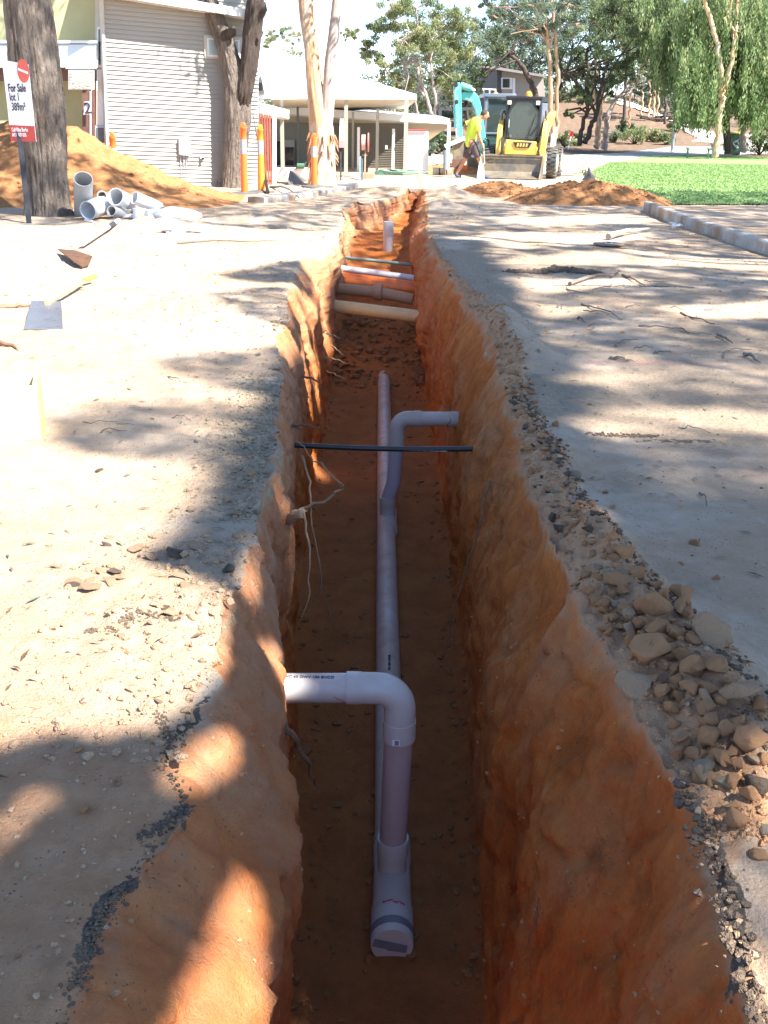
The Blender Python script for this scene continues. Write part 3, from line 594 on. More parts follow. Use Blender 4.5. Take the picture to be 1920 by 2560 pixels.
# four unseen gums added right of and behind the camera, crowns shaped for shade
def in_poly(x, y, poly):
    c = np.zeros(len(x), bool); n = len(poly)
    for i in range(n):
        (x1, y1), (x2, y2) = poly[i], poly[(i+1) % n]
        c ^= ((y1 > y) != (y2 > y)) & (x < (x2-x1)*(y-y1)/((y2-y1)+1e-12)+x1)
    return c
def gp(pts): return [tuple(G(a*K, b*K)[:2]) for a, b in pts]
def canopy_density(x, y):
    D_ = np.zeros(len(x))
    def setp(poly, v): D_[in_poly(x, y, poly)] = v
    setp([(.05, 1.25), (.60, 1.95), (.85, 2.40), (1.6, 2.62), (9, 2.8), (11, 21), (-.2, 24), (-.45, 9), (-.6, 3.6), (-.2, 2.0)], 1.0)          # right side and trench
    setp(gp([(-250, 1660), (0, 1625), (130, 1590), (200, 1600), (330, 1590), (430, 1510), (500, 1450), (540, 1380), (600, 1180), (700, 1180), (800, 1800), (640, 1870), (480, 2230), (-250, 2230)]), 1.0)
    setp([(-3, -1.5), (.55, -1.5), (.35, .95), (-.35, 1.45), (-3, 1.7)], 1.0)
    setp([(-.9, 3.6), (-.56, 3.4), (.3, 3.6), (.3, 8), (-.45, 9), (-.62, 6.6)], 1.0)
    setp(gp([(470, 590), (640, 560), (700, 560), (700, 605), (560, 612)]), .9); setp(gp([(450, 640), (560, 622), (700, 622), (700, 705), (560, 700)]), .95)
    setp(gp([(320, 785), (430, 762), (560, 752), (700, 740), (700, 880), (590, 860), (470, 838)]), 1.0)
    setp(gp([(95, 905), (230, 868), (420, 862), (560, 880), (700, 860), (700, 1170), (560, 1180), (500, 1050), (420, 995), (220, 985), (110, 950)]), 1.0)
    setp([(-9, 14.8), (-5, 15.3), (-3.4, 15.6), (-.9, 15.2), (-.6, 19), (1.5, 21), (10, 20), (12, 25.0), (-1, 24.6), (-2.6, 20.2), (-9, 20.2)], .6)
    # gaps that let the sun through
    setp([(-.62, 8.95), (.5, 8.15), (.5, 7.75), (-.62, 8.6)], 0); setp([(-.75, 10.9), (.1, 10.3), (.1, 10.0), (-.75, 10.55)], 0)
    setp([(-1.0, 10.3), (.14, 9.4), (.14, 8.9), (-.95, 9.75)], 0); setp([(-1.1, 12.9), (.14, 12.0), (.14, 11.3), (-1.1, 12.1)], 0)
    setp([(-.55, 4.75), (.1, 4.3), (.1, 4.12), (-.55, 4.55)], 0.0)
    setp(gp([(335, 1655), (520, 1525), (590, 1550), (570, 1615), (365, 1735)]), 0); setp(gp([(-80, 1850), (20, 1735), (120, 1680), (125, 1725), (30, 1810), (-60, 1930)]), 0)
    setp([(-.34, 3.18), (-.08, 3.0), (.02, 3.12), (-.24, 3.34)], 0); setp([(-.55, 3.4), (-.38, 3.3), (-.38, 3.9), (-.55, 3.95)], 0)
    setp(gp([(400, 2230), (600, 1800), (720, 1800), (950, 2500), (430, 2500)]), 0)
    setp(gp([(1190, 905), (1300, 880), (1500, 878), (1800, 905), (1800, 950), (1450, 925), (1300, 935)]), .0); setp(gp([(1205, 1085), (1300, 1085), (1330, 1150), (1215, 1150)]), 0)
    for pl in ([(1000, 560), (1300, 548), (1700, 560), (1700, 585), (1300, 570), (1050, 600)], [(1100, 608), (1400, 600), (1400, 615), (1120, 640)], [(1100, 655), (1300, 668), (1200, 690), (1120, 690)], [(1400, 665), (1700, 650), (1700, 690), (1500, 690)], [(1100, 820), (1300, 808), (1500, 815), (1300, 830)], [(920, 520), (1100, 500), (1400, 505), (1400, 520), (1000, 545)], [(1050, 475), (1350, 460), (1450, 475), (1200, 490)]):
        setp(gp(pl), .0)
    setp([(.15, 8.4), (1.3, 8.4), (1.4, 14.5), (.2, 14.5)], 1.0)
    e = .5+.5*fbm(P3(x, y, 0, 1.3, .75, 1, off=70), 3); far = sst(3.5, 7, y)*(x > 1.3)*.6
    D_ = D_*(1-far*np.clip((e-.52)*3, 0, .75))
    return D_
def shade_trees():
    g = np.random.default_rng(5); n = 90000
    x = g.uniform(-.7, 1.15, n); y = g.uniform(-1.5, 14.5, n); k = g.random(n) < canopy_density(x, y)*np.where(x > .1, 1, .8)
    x, y = x[k], y[k]; sz = np.full(len(x), .24)
    x2 = g.uniform(1.0, 3.4, 50000); y2 = g.uniform(1.6, 4.4, 50000); k = g.random(50000) < canopy_density(x2, y2)*.8; x = np.concatenate([x, x2[k]]); y = np.concatenate([y, y2[k]]); sz = np.concatenate([sz, np.full(k.sum(), .2)])
    # the rest of the crowns: small leaves, thinner, so that the light on the ground is mottled and soft
    for (xa, xb, ya, yb, s_, tau) in ((1.1, 9, 3.6, 10, .13, 2.1), (-4, -.55, 3.4, 12, .13, 1.7), (-9.5, 12.5, 10, 26, .22, 1.7)):
        m = int((xb-xa)*(yb-ya)*tau/(s_*s_*.42*.25)); x2 = g.uniform(xa, xb, m); y2 = g.uniform(ya, yb, m); D_ = canopy_density(x2, y2)
        if ya >= 10: D_ = np.where((x2 < .9) & (x2 > -.6), D_*.9, D_)
        cl = .5+.5*np.clip(fbm(P3(x2, y2, 0, 1.9, 1.5, 1, off=44), 3)*4+.5, 0, 1); k = g.random(m) < D_*cl; x = np.concatenate([x, x2[k]]); y = np.concatenate([y, y2[k]]); sz = np.concatenate([sz, np.full(k.sum(), s_)])
    n = len(x); low = (x < .45) & (y < 3.6); h = 13+4.5*g.random(n)+1.2*np.sin(x*1.3)+1.0*np.cos(y*1.1)
    h, x, y, sz = h[~low], x[~low], y[~low], sz[~low]; n = len(x)
    s = np.array(SUN); Pp = np.stack([x, y, np.zeros(n)], 1)+s[None]*(h/s[2])[:, None]  # each leaf sits up the sun line from a ground point to be shaded
    trunks = [(16.0, -3.0), (19.0, 4.5), (11.5, -9.5), (20.5, 12.5)]
    tx = np.array(trunks); idx = np.argmin(((Pp[:, None, :2]-tx[None])**2).sum(-1), 1)
    names = ['tall gum tree just off the right edge of the dirt road', 'tall gum tree standing right of the kerb', 'tall gum tree behind the photographer', 'tall gum tree over the dry verge beyond the kerb']
    for k, (a, b) in enumerate(trunks):
        r = empty('gum_tree', (a, b, 0), names[k], 'tree', 'tall gums shading the trench')
        Q = Pp[idx == k]
        leaves('crown', Q, sz[idx == k][:, None], L_GUM, r, asp=.42, droop=.2, loc=(a, b, 0), seed=k)
        mb = MB(); rg = random.Random(k); top = Vector((a+rg.uniform(-.6, .6), b+rg.uniform(-.5, .5), 11.0))
        limb(mb, (a, b, -.2), top, .42, .26, 12, .03, 8, rg)
        gg = np.random.default_rng(k+50)
        for i in range(9):
            q = Q[gg.integers(len(Q))]; mid = top.lerp(Vector(q), .5)+Vector((0, 0, .5)); limb(mb, top-Vector((0, 0, rg.uniform(0, 2.5))), mid, .14, .07, 7, .05, 5, rg); limb(mb, mid, Vector(q), .07, .02, 6, .06, 4, rg)
        mb.build('trunk', B_PINK, r, smooth=True)
def low_shade():  # unseen low gum, added to throw the near-left shade with its sun stripes
    g = np.random.default_rng(15); n = 260000; x = g.uniform(-2.6, .45, n); y = g.uniform(-1.5, 3.7, n); k = canopy_density(x, y) > .97; x, y = x[k], y[k]; k = g.random(len(x)) < .55; x, y = x[k], y[k]; n = len(x)
    h = 6.6+1.3*g.random(n); s = np.array(SUN); Q = np.stack([x, y, np.zeros(n)], 1)+s[None]*(h/s[2])[:, None]
    r = empty('gum_tree', (7.6, -6.2, 0), 'low branching gum just behind the photographer on the right', 'tree', 'tall gums shading the trench'); leaves('crown', Q, .085, L_GUM, r, asp=.5, loc=(7.6, -6.2, 0), seed=77)
    mb = MB(); rg = random.Random(77); top = Vector((7.0, -5.2, 5.6)); limb(mb, (7.6, -6.2, -.2), top, .24, .15, 10, .03, 6, rg)
    for i in range(8):
        q = Vector(Q[g.integers(n)]); mid = top.lerp(q, .5)+Vector((0, 0, .2)); limb(mb, top, mid, .05, .03, 6, .05, 5, rg); limb(mb, mid, q, .03, .008, 6, .05, 4, rg)
    mb.build('trunk', B_PINK, r, smooth=True)
shade_trees(); low_shade()
# ------------------------------------------------------------------ houses
def quad_slab(name, pts, th, mat, parent, **kw):        # pts: four world points, counter-clockwise seen from the camera, thickened away from it
    p = [Vector(q) for q in pts]; nrm = (p[1]-p[0]).cross(p[3]-p[0]).normalized()
    if nrm.y > 0: nrm = -nrm
    b = MB(); V = p+[q-nrm*th for q in p]
    b.add(V, [(0, 1, 2, 3), (7, 6, 5, 4), (0, 4, 5, 1), (1, 5, 6, 2), (2, 6, 7, 3), (3, 7, 4, 0)])
    return b.build(name, mat, parent, **kw)
def rectp(name, x0, y0, x1, y1, Y, th, mat, parent, **kw):
    return quad_slab(name, [P(x0, y1, Y), P(x1, y1, Y), P(x1, y0, Y), P(x0, y0, Y)], th, mat, parent, **kw)
def glass(name, col, rough=.08):
    m, t, b = mat_new(name); b.inputs['Base Color'].default_value = (*col, 1); b.inputs['Roughness'].default_value = rough; b.inputs['Specular IOR Level'].default_value = .8; return m
M_CLAD = simple('grey_weatherboard', (.37, .345, .305), .6, var=.04, scale=1.5, bmp=.05); M_TRIM = simple('beige_trim', (.48, .45, .40), .6, var=.04)
M_WHITEP = simple('white_paint', (.74, .74, .73), .55, var=.03, scale=2); M_ROOF = simple('white_metal_roof', (.78, .79, .80), .4, var=.03, scale=1)
M_OLIVE = simple('olive_render', (.43, .40, .22), .85, var=.10, scale=1.2, bmp=.1, bs=20); M_SOF = simple('cream_soffit', (.58, .54, .44), .8, var=.03)
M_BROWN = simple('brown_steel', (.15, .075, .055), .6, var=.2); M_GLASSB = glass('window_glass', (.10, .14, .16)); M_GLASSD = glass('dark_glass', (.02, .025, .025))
M_FROST = glass('frosted_glass', (.36, .46, .46), .35); M_BALC = glass('pale_balcony_glass', (.48, .55, .62), .25); M_TEAL = simple('teal_panel', (.36, .60, .60), .6, var=.15)
h1 = empty('weatherboard_house', P(262, 465, 22.8), 'grey weatherboard two storey house wall behind the forked tree', 'house')
BL, BR, TL, TR = P(270, 500, 22.8), P(645, 508, 24.4), P(250, -62, 22.8), P(645, -22, 24.4)
nrm = (BR-BL).cross(TL-BL).normalized(); nrm = nrm if nrm.y < 0 else -nrm
b = MB(); N = 50
for i in range(N):
    a0, a1 = i/N, (i+1)/N
    l0, r0, l1, r1 = BL.lerp(TL, a0), BR.lerp(TR, a0), BL.lerp(TL, a1), BR.lerp(TR, a1)
    b.add([l0+nrm*.036, r0+nrm*.036, r1+nrm*.004, l1+nrm*.004, l0-nrm*.02, r0-nrm*.02], [(0, 1, 2, 3), (4, 5, 1, 0)])
b.add([BL-nrm*.15, BR-nrm*.15, TR-nrm*.15, TL-nrm*.15, BL-nrm*.02, BR-nrm*.02, TR-nrm*.02, TL-nrm*.02], [(0, 3, 2, 1), (4, 5, 6, 7), (0, 1, 5, 4), (1, 2, 6, 5), (2, 3, 7, 6), (3, 0, 4, 7)])
b.build('wall', M_CLAD, h1)
def onwall(px, py, off=0):                                # point on the wall plane
    d = Vector(sight(px, py)); o = Vector((0, 0, CAM_H)); t = (BL-o).dot(nrm)/d.dot(nrm); return o+d*t+nrm*off
def wrect(name, x0, y0, x1, y1, off, th, mat, par=h1, sl=.06):
    return quad_slab(name, [onwall(x0+(y1-y0)*.04, y1, off), onwall(x1+(y1-y0)*.02, y1+(x1-x0)*sl, off), onwall(x1, y0+(x1-x0)*sl, off), onwall(x0, y0, off)], th, mat, par)
wf = wrect('window', 508, 88, 604, 146, .05, .06, M_TRIM); wrect('frame', 515, 95, 597, 141, .058, .03, M_WHITEP, wf); wrect('pane', 519, 99, 592, 137, .062, .02, M_FROST, wf)
quad_slab('corner_trim', [P(271, 500, 22.74), P(277, 500, 22.77), P(257, -62, 22.77), P(250, -62, 22.74)], .1, M_TRIM, h1)
f0, f1 = P(235, -18, 22.2), P(665, 52, 23.9); f2, f3 = P(665, 31, 23.9), P(235, -40, 22.2)
quad_slab('fascia', [f0, f1, f2, f3], .04, M_WHITEP, h1)
back = Vector((-nrm.x, -nrm.y, 0)).normalized()
b = MB(); b.add([f0+back*.041+Vector((0, 0, .01)), f1+back*.041+Vector((0, 0, .01)), f1+back*1.0+Vector((0, 0, .01)), f0+back*1.0+Vector((0, 0, .01)), f3+back*.041, f2+back*.041, f2+back*5+Vector((0, 0, .7)), f3+back*5+Vector((0, 0, .7))], [(0, 1, 2, 3), (4, 5, 6, 7), (0, 4, 5, 1)])
b.build('roof', M_ROOF, h1)
wb = wrect('meter_box', 444, 344, 471, 386, .13, .14, M_WHITEP, None)
tag(wb, 'white electrical meter box mounted on the weatherboard wall', 'meter box')
b = MB()
for k, x in enumerate((449, 456, 459, 463)):
    b.tube([onwall(x, 386, .05), onwall(x+1, 400+k*4, .05), onwall(x-1+k, 412+k*2, .05)], .012, 6)
b.tube([onwall(450, 400, .04), onwall(451, 440, .04), onwall(455, 455, .03), onwall(451, 470, .03)], .008, 5); b.build('cable', simple('cable_grey', (.3, .3, .3), .6), wb, smooth=True)
tl = wrect('outdoor_tap', 498, 387, 507, 396, .08, .08, M_WHITEP, None); tag(tl, 'small white fitting on the weatherboard wall right of the meter box', 'wall fitting')
b = MB(); b.tube([onwall(503, 394, .1), onwall(503, 398, .12)], .03, 8); b.build('spout', M_GLASSD, tl)
for k, (x, y0) in enumerate(((532, 447), (546, 425))):
    b = MB(); pts = [onwall(x, y0, .35)+Vector((0, 0, 0)), onwall(x+1, (y0+478)/2, .36), onwall(x+2, 480, .35)]; b.tube(pts, .018, 6); b.build('garden_stake', M_BLACK if k == 0 else B_SMALL, None, label=('short dark stake by the base of the weatherboard wall', 'taller thin stake beside the forked tree, by the weatherboard wall')[k], cat='stake')
# narrow bay left of the corner trim
rectp('bay_wall', 238, -60, 262, 175, 22.95, .2, M_TRIM, h1)
wn = rectp('window', 243, 68, 256, 168, 22.93, .05, M_WHITEP, h1); rectp('pane', 246, 73, 253, 162, 22.92, .03, M_GLASSD, wn)
rectp('white_panel', 243, 174, 271, 318, 22.94, .2, M_WHITEP, h1)
wn = rectp('window', 236, 313, 272, 372, 22.92, .2, M_TRIM, h1); rectp('frame', 238, 317, 269, 372, 22.90, .03, M_WHITEP, wn); rectp('pane', 240, 319, 266, 372, 22.89, .03, M_GLASSB, wn)
# olive rendered house
h2 = empty('rendered_house', P(120, 400, 23.5), 'olive rendered house with a glass balcony, mostly behind the thick trunk', 'house')
rectp('upper_wall', -300, -120, 241, 118, 23.6, .3, M_OLIVE, h2)
rectp('lower_wall', -300, 178, 214, 470, 24.3, .3, M_OLIVE, h2)
rectp('shadow_beam', -300, 166, 238, 202, 23.1, .15, M_BROWN, h2)  # brown beam below the balcony slab, dark in its own colour
rectp('balcony_slab', -300, 149, 240, 168, 22.7, .9, M_WHITEP, h2)
bal = rectp('balustrade', -300, 108, 240, 150, 22.75, .02, M_BALC, h2); rectp('handrail', -300, 101, 241, 108, 22.72, .06, M_WHITEP, bal); rectp('shadow_rail', -300, 108, 240, 111, 22.74, .02, M_GLASSD, bal)  # last strip: thin dark band just below the handrail
rectp('teal_panel', 164, 150, 240, 172, 22.68, .03, M_TEAL, h2)
rectp('column', 206, 200, 224, 372, 22.9, .12, M_BROWN, h2); rectp('white_edge', 224.5, 228, 229, 372, 22.88, .1, M_WHITEP, h2); rectp('column', 229.5, 200, 237, 372, 22.87, .12, M_BROWN, h2)
ns = rectp('house_number', 209, 254, 224, 287, 22.80, .02, M_WHITEP, None); tag(ns, 'white plate with the house number 2 on the brown column', 'number plate')
p2_ = P(211, 283, 22.78); text_mesh('lettering', '2', .30, Matrix.Translation(p2_) @ Matrix.Rotation(R(90), 4, 'X'), M_INK, ns, .003, .02)
cs = rectp('carved_sign', 171, 175, 234, 224, 22.55, .05, M_WHITEP, None); tag(cs, 'weathered pale board with a carved picture hanging below the balcony', 'sign board')
mcar, t, bb = mat_new('carved_wood'); v = stretch(t, (3, 3, 9)); f = noise(t, v, 1.2, 5, .6, 2.0); t.links.new(ramp(t, f, [(.3, (.35, .33, .27)), (.5, (.55, .54, .47)), (.7, (.42, .40, .34))]), bb.inputs['Base Color']); bb.inputs['Roughness'].default_value = .9; bump(t, bb, f, 1.0, .12)
rectp('carving', 174, 178, 231, 221, 22.53, .03, mcar, cs)

# ---- white roofed house with a verandah
h3 = empty('verandah_house', P(880, 432, 31), 'white roofed house with a deep verandah on thin posts behind the gum', 'house')
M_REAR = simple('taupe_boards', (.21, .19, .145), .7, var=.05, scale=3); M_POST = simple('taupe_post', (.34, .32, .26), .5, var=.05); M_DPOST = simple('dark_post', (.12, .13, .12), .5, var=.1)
def poly3(name, pts, mat, parent, th=.05):
    p = [Vector(q) for q in pts]; n = len(p); b = MB(); dn = Vector((0, 0, -th)); b.add(p+[q+dn for q in p], [tuple(range(n)), tuple(range(n, 2*n))[::-1]]+[(i, (i+1) % n, n+(i+1) % n, n+i) for i in range(n)]); return b.build(name, mat, parent)
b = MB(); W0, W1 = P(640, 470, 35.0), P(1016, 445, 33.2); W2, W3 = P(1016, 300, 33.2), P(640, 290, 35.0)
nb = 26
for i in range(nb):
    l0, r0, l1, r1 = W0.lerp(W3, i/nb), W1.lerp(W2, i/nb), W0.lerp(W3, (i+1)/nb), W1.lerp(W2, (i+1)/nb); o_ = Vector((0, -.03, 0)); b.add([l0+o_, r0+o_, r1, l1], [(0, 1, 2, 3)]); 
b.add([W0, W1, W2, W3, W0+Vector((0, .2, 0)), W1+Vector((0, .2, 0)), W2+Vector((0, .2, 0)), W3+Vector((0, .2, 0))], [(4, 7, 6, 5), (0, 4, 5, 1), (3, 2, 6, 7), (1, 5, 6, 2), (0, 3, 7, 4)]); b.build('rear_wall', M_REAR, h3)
dr = rectp('sliding_door', 688, 350, 736, 430, 34.4, .05, M_POST, h3); rectp('pane', 690, 352, 710, 430, 34.37, .02, M_GLASSD, dr); rectp('pane', 713, 368, 734, 430, 34.36, .02, M_GLASSD, dr)
wl = rectp('wall_lamp', 963, 364, 969, 373, 33.0, .08, M_WHITEP, h3)
# main roof
poly3('roof', [P(662, 234, 29.6), P(1042, 236, 30.2), P(985, 224, 36), P(760, 160, 39), P(640, 120, 39)], M_ROOF, h3, .06)
quad_slab('fascia', [P(676, 246, 29.5), P(1042, 249, 30.1), P(1042, 235, 30.1), P(676, 232, 29.5)], .04, M_WHITEP, h3)
poly3('soffit', [P(676, 245, 29.56), P(1042, 248.5, 30.16), P(1014, 270, 35), P(700, 278, 35)], M_SOF, h3, .03)
quad_slab('fascia', [P(628, 250, 31.5), P(676, 246, 29.5), P(676, 232, 29.5), P(628, 244, 31.5)], .04, M_WHITEP, h3)
rectp('upper_wall', 600, 145, 659, 240, 33, .2, M_WHITEP, h3); rectp('balcony_panel', 600, 152, 655, 190, 32.9, .03, M_BALC, h3); wn = rectp('upper_window', 600, 205, 657, 229, 32.9, .05, M_WHITEP, h3); rectp('pane', 600, 207, 655, 227, 32.85, .03, M_GLASSB, wn)
# lower roof behind
quad_slab('lower_fascia', [P(690, 283, 33.0), P(1125, 311, 33.0), P(1125, 297, 33.0), P(690, 262, 33.0)], .05, M_WHITEP, h3)
poly3('lower_soffit', [P(690, 283, 33.06), P(1125, 310.5, 33.06), P(1070, 350, 38), P(690, 335, 38)], M_SOF, h3, .04)
poly3('lower_roof', [P(690, 262, 33.06), P(1125, 297, 33.06), P(1100, 290, 40), P(690, 255, 40)], M_ROOF, h3, .03)
# left annex roof with the slatted screen
quad_slab('annex_fascia', [P(622, 284, 26.5), P(723, 294, 27.6), P(723, 279, 27.6), P(622, 252, 26.5)], .05, M_WHITEP, h3)
poly3('annex_roof', [P(622, 252, 26.56), P(723, 279, 27.66), P(723, 275, 30), P(622, 249, 30)], M_ROOF, h3, .03)
poly3('annex_soffit', [P(622, 284, 26.56), P(723, 294, 27.66), P(723, 297, 29), P(622, 288, 29)], M_SOF, h3, .03)
for x, wd, y0, y1, Y, m_ in ((705, 8, 244, 424, 29.8, M_POST), (745, 5, 262, 424, 32.5, M_DPOST), (865, 8, 247, 432, 29.9, M_POST), (882, 5, 280, 432, 32.4, M_POST), (896, 6, 318, 432, 31.2, M_WHITEP), (943, 7, 272, 433, 30.6, M_POST), (983, 6, 322, 433, 30.8, M_WHITEP), (1014.5, 9, 248, 436, 30.05, M_POST)):
    a = P(x+(y0-y1)*0.0, y0, Y); c = P(x, y1+4, Y); wv = wd/(FPX/Y)*1.04
    b = MB(); b.box(((a.x+c.x)/2, Y+wv/2, (a.z+c.z)/2), (wv, wv, a.z-c.z)); b.build('verandah_post', m_, h3)
rectp('side_wall', 1018, 330, 1071, 436, 30.6, 2.0, M_WHITEP, h3); rectp('red_capping', 1016, 324, 1066, 329, 30.55, .3, simple('red_cap', (.5, .06, .07), .5), h3)
rectp('low_wall', 688, 420, 778, 462, 27.5, .25, M_WHITEP, h3)
wp = empty('steel_post', P(1121, 424, 30.2), 'white steel post holding the low roof left of the worker', 'post'); b = MB(); a = P(1121, 305, 30.2); c = P(1121, 424, 30.2); b.box(((a.x+c.x)/2, 30.2, (a.z+c.z)/2), (.09, .09, a.z-c.z)); b.build('upright', M_WHITEP, wp)
b = MB(); a = P(1113, 375, 30.15); c = P(1113, 424, 30.15); b.tube([c, a], .055, 12); b.build('downpipe', simple('blue_grey', (.16, .19, .22), .5), wp)
fn = empty('slatted_screen', P(655, 462, 25.0), 'rust red vertical slat screen between the forked tree and the verandah', 'fence')
M_RED = simple('red_timber', (.36, .10, .06), .7, var=.3, scale=6, sc=(4, 4, .5))
b = MB()
for k in range(9):
    x = 629+k*6.3; a = P(x, 286+k*.8, 25.0); c = P(x-1, 466-k*.5, 25.0); b.box((c.x, 25.0, (a.z+c.z)/2), (.040, .03, a.z-c.z+.1))
b.build('slats', M_RED, fn); b = MB()
for yy in (300, 380, 450): b = MB(); a = P(624, yy, 25.05); c = P(684, yy+2, 25.05); b.bar(a, c, .04); b.build('rail', M_RED, fn)
pass; rectp('end_post', 681, 292, 690, 464, 24.98, .1, M_WHITEP, fn)
# ---- house on the hill
h4 = empty('hill_house', P(1300, 300, 72), 'distant grey box house on the hill behind the machines', 'house')
M_HG = simple('grey_render', (.30, .27, .23), .8, var=.06, scale=.6); M_HD = simple('dark_boards', (.06, .065, .07), .7, var=.15); M_HR = simple('grey_roof', (.22, .20, .19), .6)
quad_slab('wall', [P(1243, 330, 72), P(1372, 330, 72), P(1358, 192, 72), P(1252, 176, 72)], 4, M_HG, h4)
quad_slab('side_wall', [P(1200, 330, 76), P(1243, 330, 71.9), P(1243, 174, 71.9), P(1203, 170, 76)], .3, M_HD, h4)
quad_slab('roof', [P(1205, 168, 71.3), P(1362, 193, 71.3), P(1362, 187, 71.3), P(1205, 161, 71.3)], 6, M_HR, h4)
rectp('white_trim', 1282, 195, 1288, 250, 71.9, .1, M_WHITEP, h4); wn = rectp('window', 1253, 194, 1281, 223, 71.9, .1, M_WHITEP, h4); rectp('pane', 1257, 197, 1274, 219, 71.8, .05, M_GLASSD, wn)
b = MB()
for yy in (222, 240): b.bar(P(1205, yy, 70.5), P(1240, yy+2, 70.5), .08)
for x in (1209, 1224, 1239): b.bar(P(x, 222, 70.5), P(x, 242, 70.5), .07)
b.build('balcony_rail', M_WHITEP, h4)
dk = rectp('deck', 1096, 268, 1190, 276, 66, 3, M_HD, h4); b = MB()
for yy in (237, 252): b.bar(P(1097, yy, 66), P(1150, yy, 66), .06)
for x in (1098, 1115, 1133, 1150): b.bar(P(x, 237, 66), P(x, 270, 66), .06)
b.bar(P(1100, 276, 66), P(1101, 330, 66), .2); b.bar(P(1150, 276, 66), P(1151, 330, 66), .2); b.build('deck_rail', M_HD, h4)

# ------------------------------------------------------------------ for sale sign
fs = empty('for_sale_sign', G(72, 556), 'white and red for sale sign on a dark post before the thick trunk', 'sign')
YS = 15.9
ps = [P(28, 353, YS+.05), P(90, 354, YS-.12), P(70, 161, YS-.12), P(5, 150, YS+.05)]
pn = quad_slab('panel', ps, .012, M_WHITE, fs)
ex = (ps[1]-ps[0]); ey = (ps[3]-ps[0]); Wp, Hp = ex.length, ey.length; ex.normalize(); en = ex.cross(ey).normalized(); ey = en.cross(ex)
if en.y > 0: en = -en
def sgm(u, v, off=.004):
    M_ = Matrix((ex, ey, ex.cross(ey))).transposed().to_4x4(); M_.translation = ps[0]+(ps[1]-ps[0])*u+(ps[3]-ps[0])*v+en*off; return M_
quad_slab('red_band', [q+en*.004 for q in (ps[0], ps[1], ps[1].lerp(ps[2], .205), ps[0].lerp(ps[3], .205))], .006, simple('sign_red', (.45, .045, .035), .5, var=.03), fs)
b = MB(); cpt = ps[0]+(ps[1]-ps[0])*.79+(ps[3]-ps[0])*.865; n = 40
b.add([cpt+ex*.105*math.cos(i*2*math.pi/n)*1.0+ey*.155*math.sin(i*2*math.pi/n)+en*.004 for i in range(n)]+[cpt+ex*.105*math.cos(i*2*math.pi/n)+ey*.155*math.sin(i*2*math.pi/n)-en*.001 for i in range(n)], [tuple(range(n)), tuple(range(n, 2*n))[::-1]]+[(i, (i+1) % n, n+(i+1) % n, n+i) for i in range(n)])
dsc = b.build('red_disc', simple('disc_red', (.62, .10, .06), .5, var=.03), fs)
b = MB(); b.prism([(-.085, .01), (.085, -.045), (.085, -.012), (-.085, .043)], cpt+en*.007, ex, ey, en, .003); b.build('disc_bar', M_WHITE, dsc)
sx = .46
for s_, u, v, sz, bd in (('For Sale', .12, .615, .150, .02), ('lot 1', .14, .505, .150, .015), ('389m\u00b2', .18, .385, .150, .015)):
    text_mesh('lettering', s_, sz, sgm(u, v, .006), M_INK, fs, .001, bd, sx=.62*Wp/.43)
for s_, u, v in (('Call Eliza Burke', .09, .125), ('0426 507 035', .09, .06)):
    text_mesh('lettering', s_, .072, sgm(u, v, .011), M_WHITE, fs, .001, .02, sx=.62*Wp/.43)
b = MB(); pt = P(52, 356, YS+.02); pb = G(73, 560); b.bar((pb.x, pb.y, -.1), pt+Vector((-.01, 0, .15)), .075, .05); b.build('post', M_BLACK, fs)

# ------------------------------------------------------------------ near trunks on the left
def trunk_np(name, rings, mat, parent, n=96, step=.035, fur=.035, seed=0, flare=None):
    pts = np.array([list(r[0]) for r in rings], float); rad = np.array([r[1] for r in rings], float)
    d = np.concatenate([[0], np.cumsum(np.linalg.norm(np.diff(pts, axis=0), axis=1))]); m = max(6, int(d[-1]/step)); s = np.linspace(0, d[-1], m)
    def cr(a):                                                  # smooth interpolation
        o = np.stack([np.interp(s, d, a[:, i]) for i in range(a.shape[1])], 1); k = max(3, m//14) | 1; ker = np.hanning(k+2)[1:-1]; ker /= ker.sum()
        pad = np.pad(o, ((k//2, k//2), (0, 0)), 'edge'); return np.stack([np.convolve(pad[:, i], ker, 'valid') for i in range(a.shape[1])], 1)
    C_ = cr(pts); r = cr(rad[:, None])[:, 0]
    T = np.gradient(C_, axis=0); T /= np.linalg.norm(T, axis=1)[:, None]; ref = np.array([1., 0, 0]); U = np.cross(T, np.cross(ref, T)); U /= np.linalg.norm(U, axis=1)[:, None]; W_ = np.cross(T, U)
    th = np.linspace(0, 2*np.pi, n, endpoint=False); cs, sn = np.cos(th), np.sin(th)
    q = P3(cs[None, :]*1.6, sn[None, :]*1.6, s[:, None]*.5, 1, off=seed*3.1)
    low = fbm(q*.9, 3)*.16; fr = fbm(P3(cs[None]*6.5, sn[None]*6.5, s[:, None]*1.5, 1, off=seed*7+3)+.5*low[..., None], 3); fr = -np.abs(fr)*2.2+.3
    fine = fbm(P3(cs[None]*14, sn[None]*14, s[:, None]*6, 1, off=seed), 3)
    fl = 0 if flare is None else flare*np.exp(-s/.35)[:, None]*(1+.6*np.sin(th*5+seed)[None])
    rr = r[:, None]*(1+low)+fur*fr+fur*.25*fine+fl
    V = C_[:, None]+U[:, None]*(rr*cs[None])[..., None]+W_[:, None]*(rr*sn[None])[..., None]
    a = np.arange(m*n).reshape(m, n); F = np.stack([a[:-1], np.roll(a, -1, 1)[:-1], np.roll(a, -1, 1)[1:], a[1:]], -1).reshape(-1, 4)
    loc = np.array(roots_matrix(parent).translation)
    return mesh_np(name, V.reshape(-1, 3)-loc, F, mat, parent)
def ring(x, y, Y, wpx): q = P(x, y, Y); return (tuple(q), wpx/2/(FPX/(Y*math.cos(PITCH)+(CAM_H-q.z)*math.sin(PITCH))))
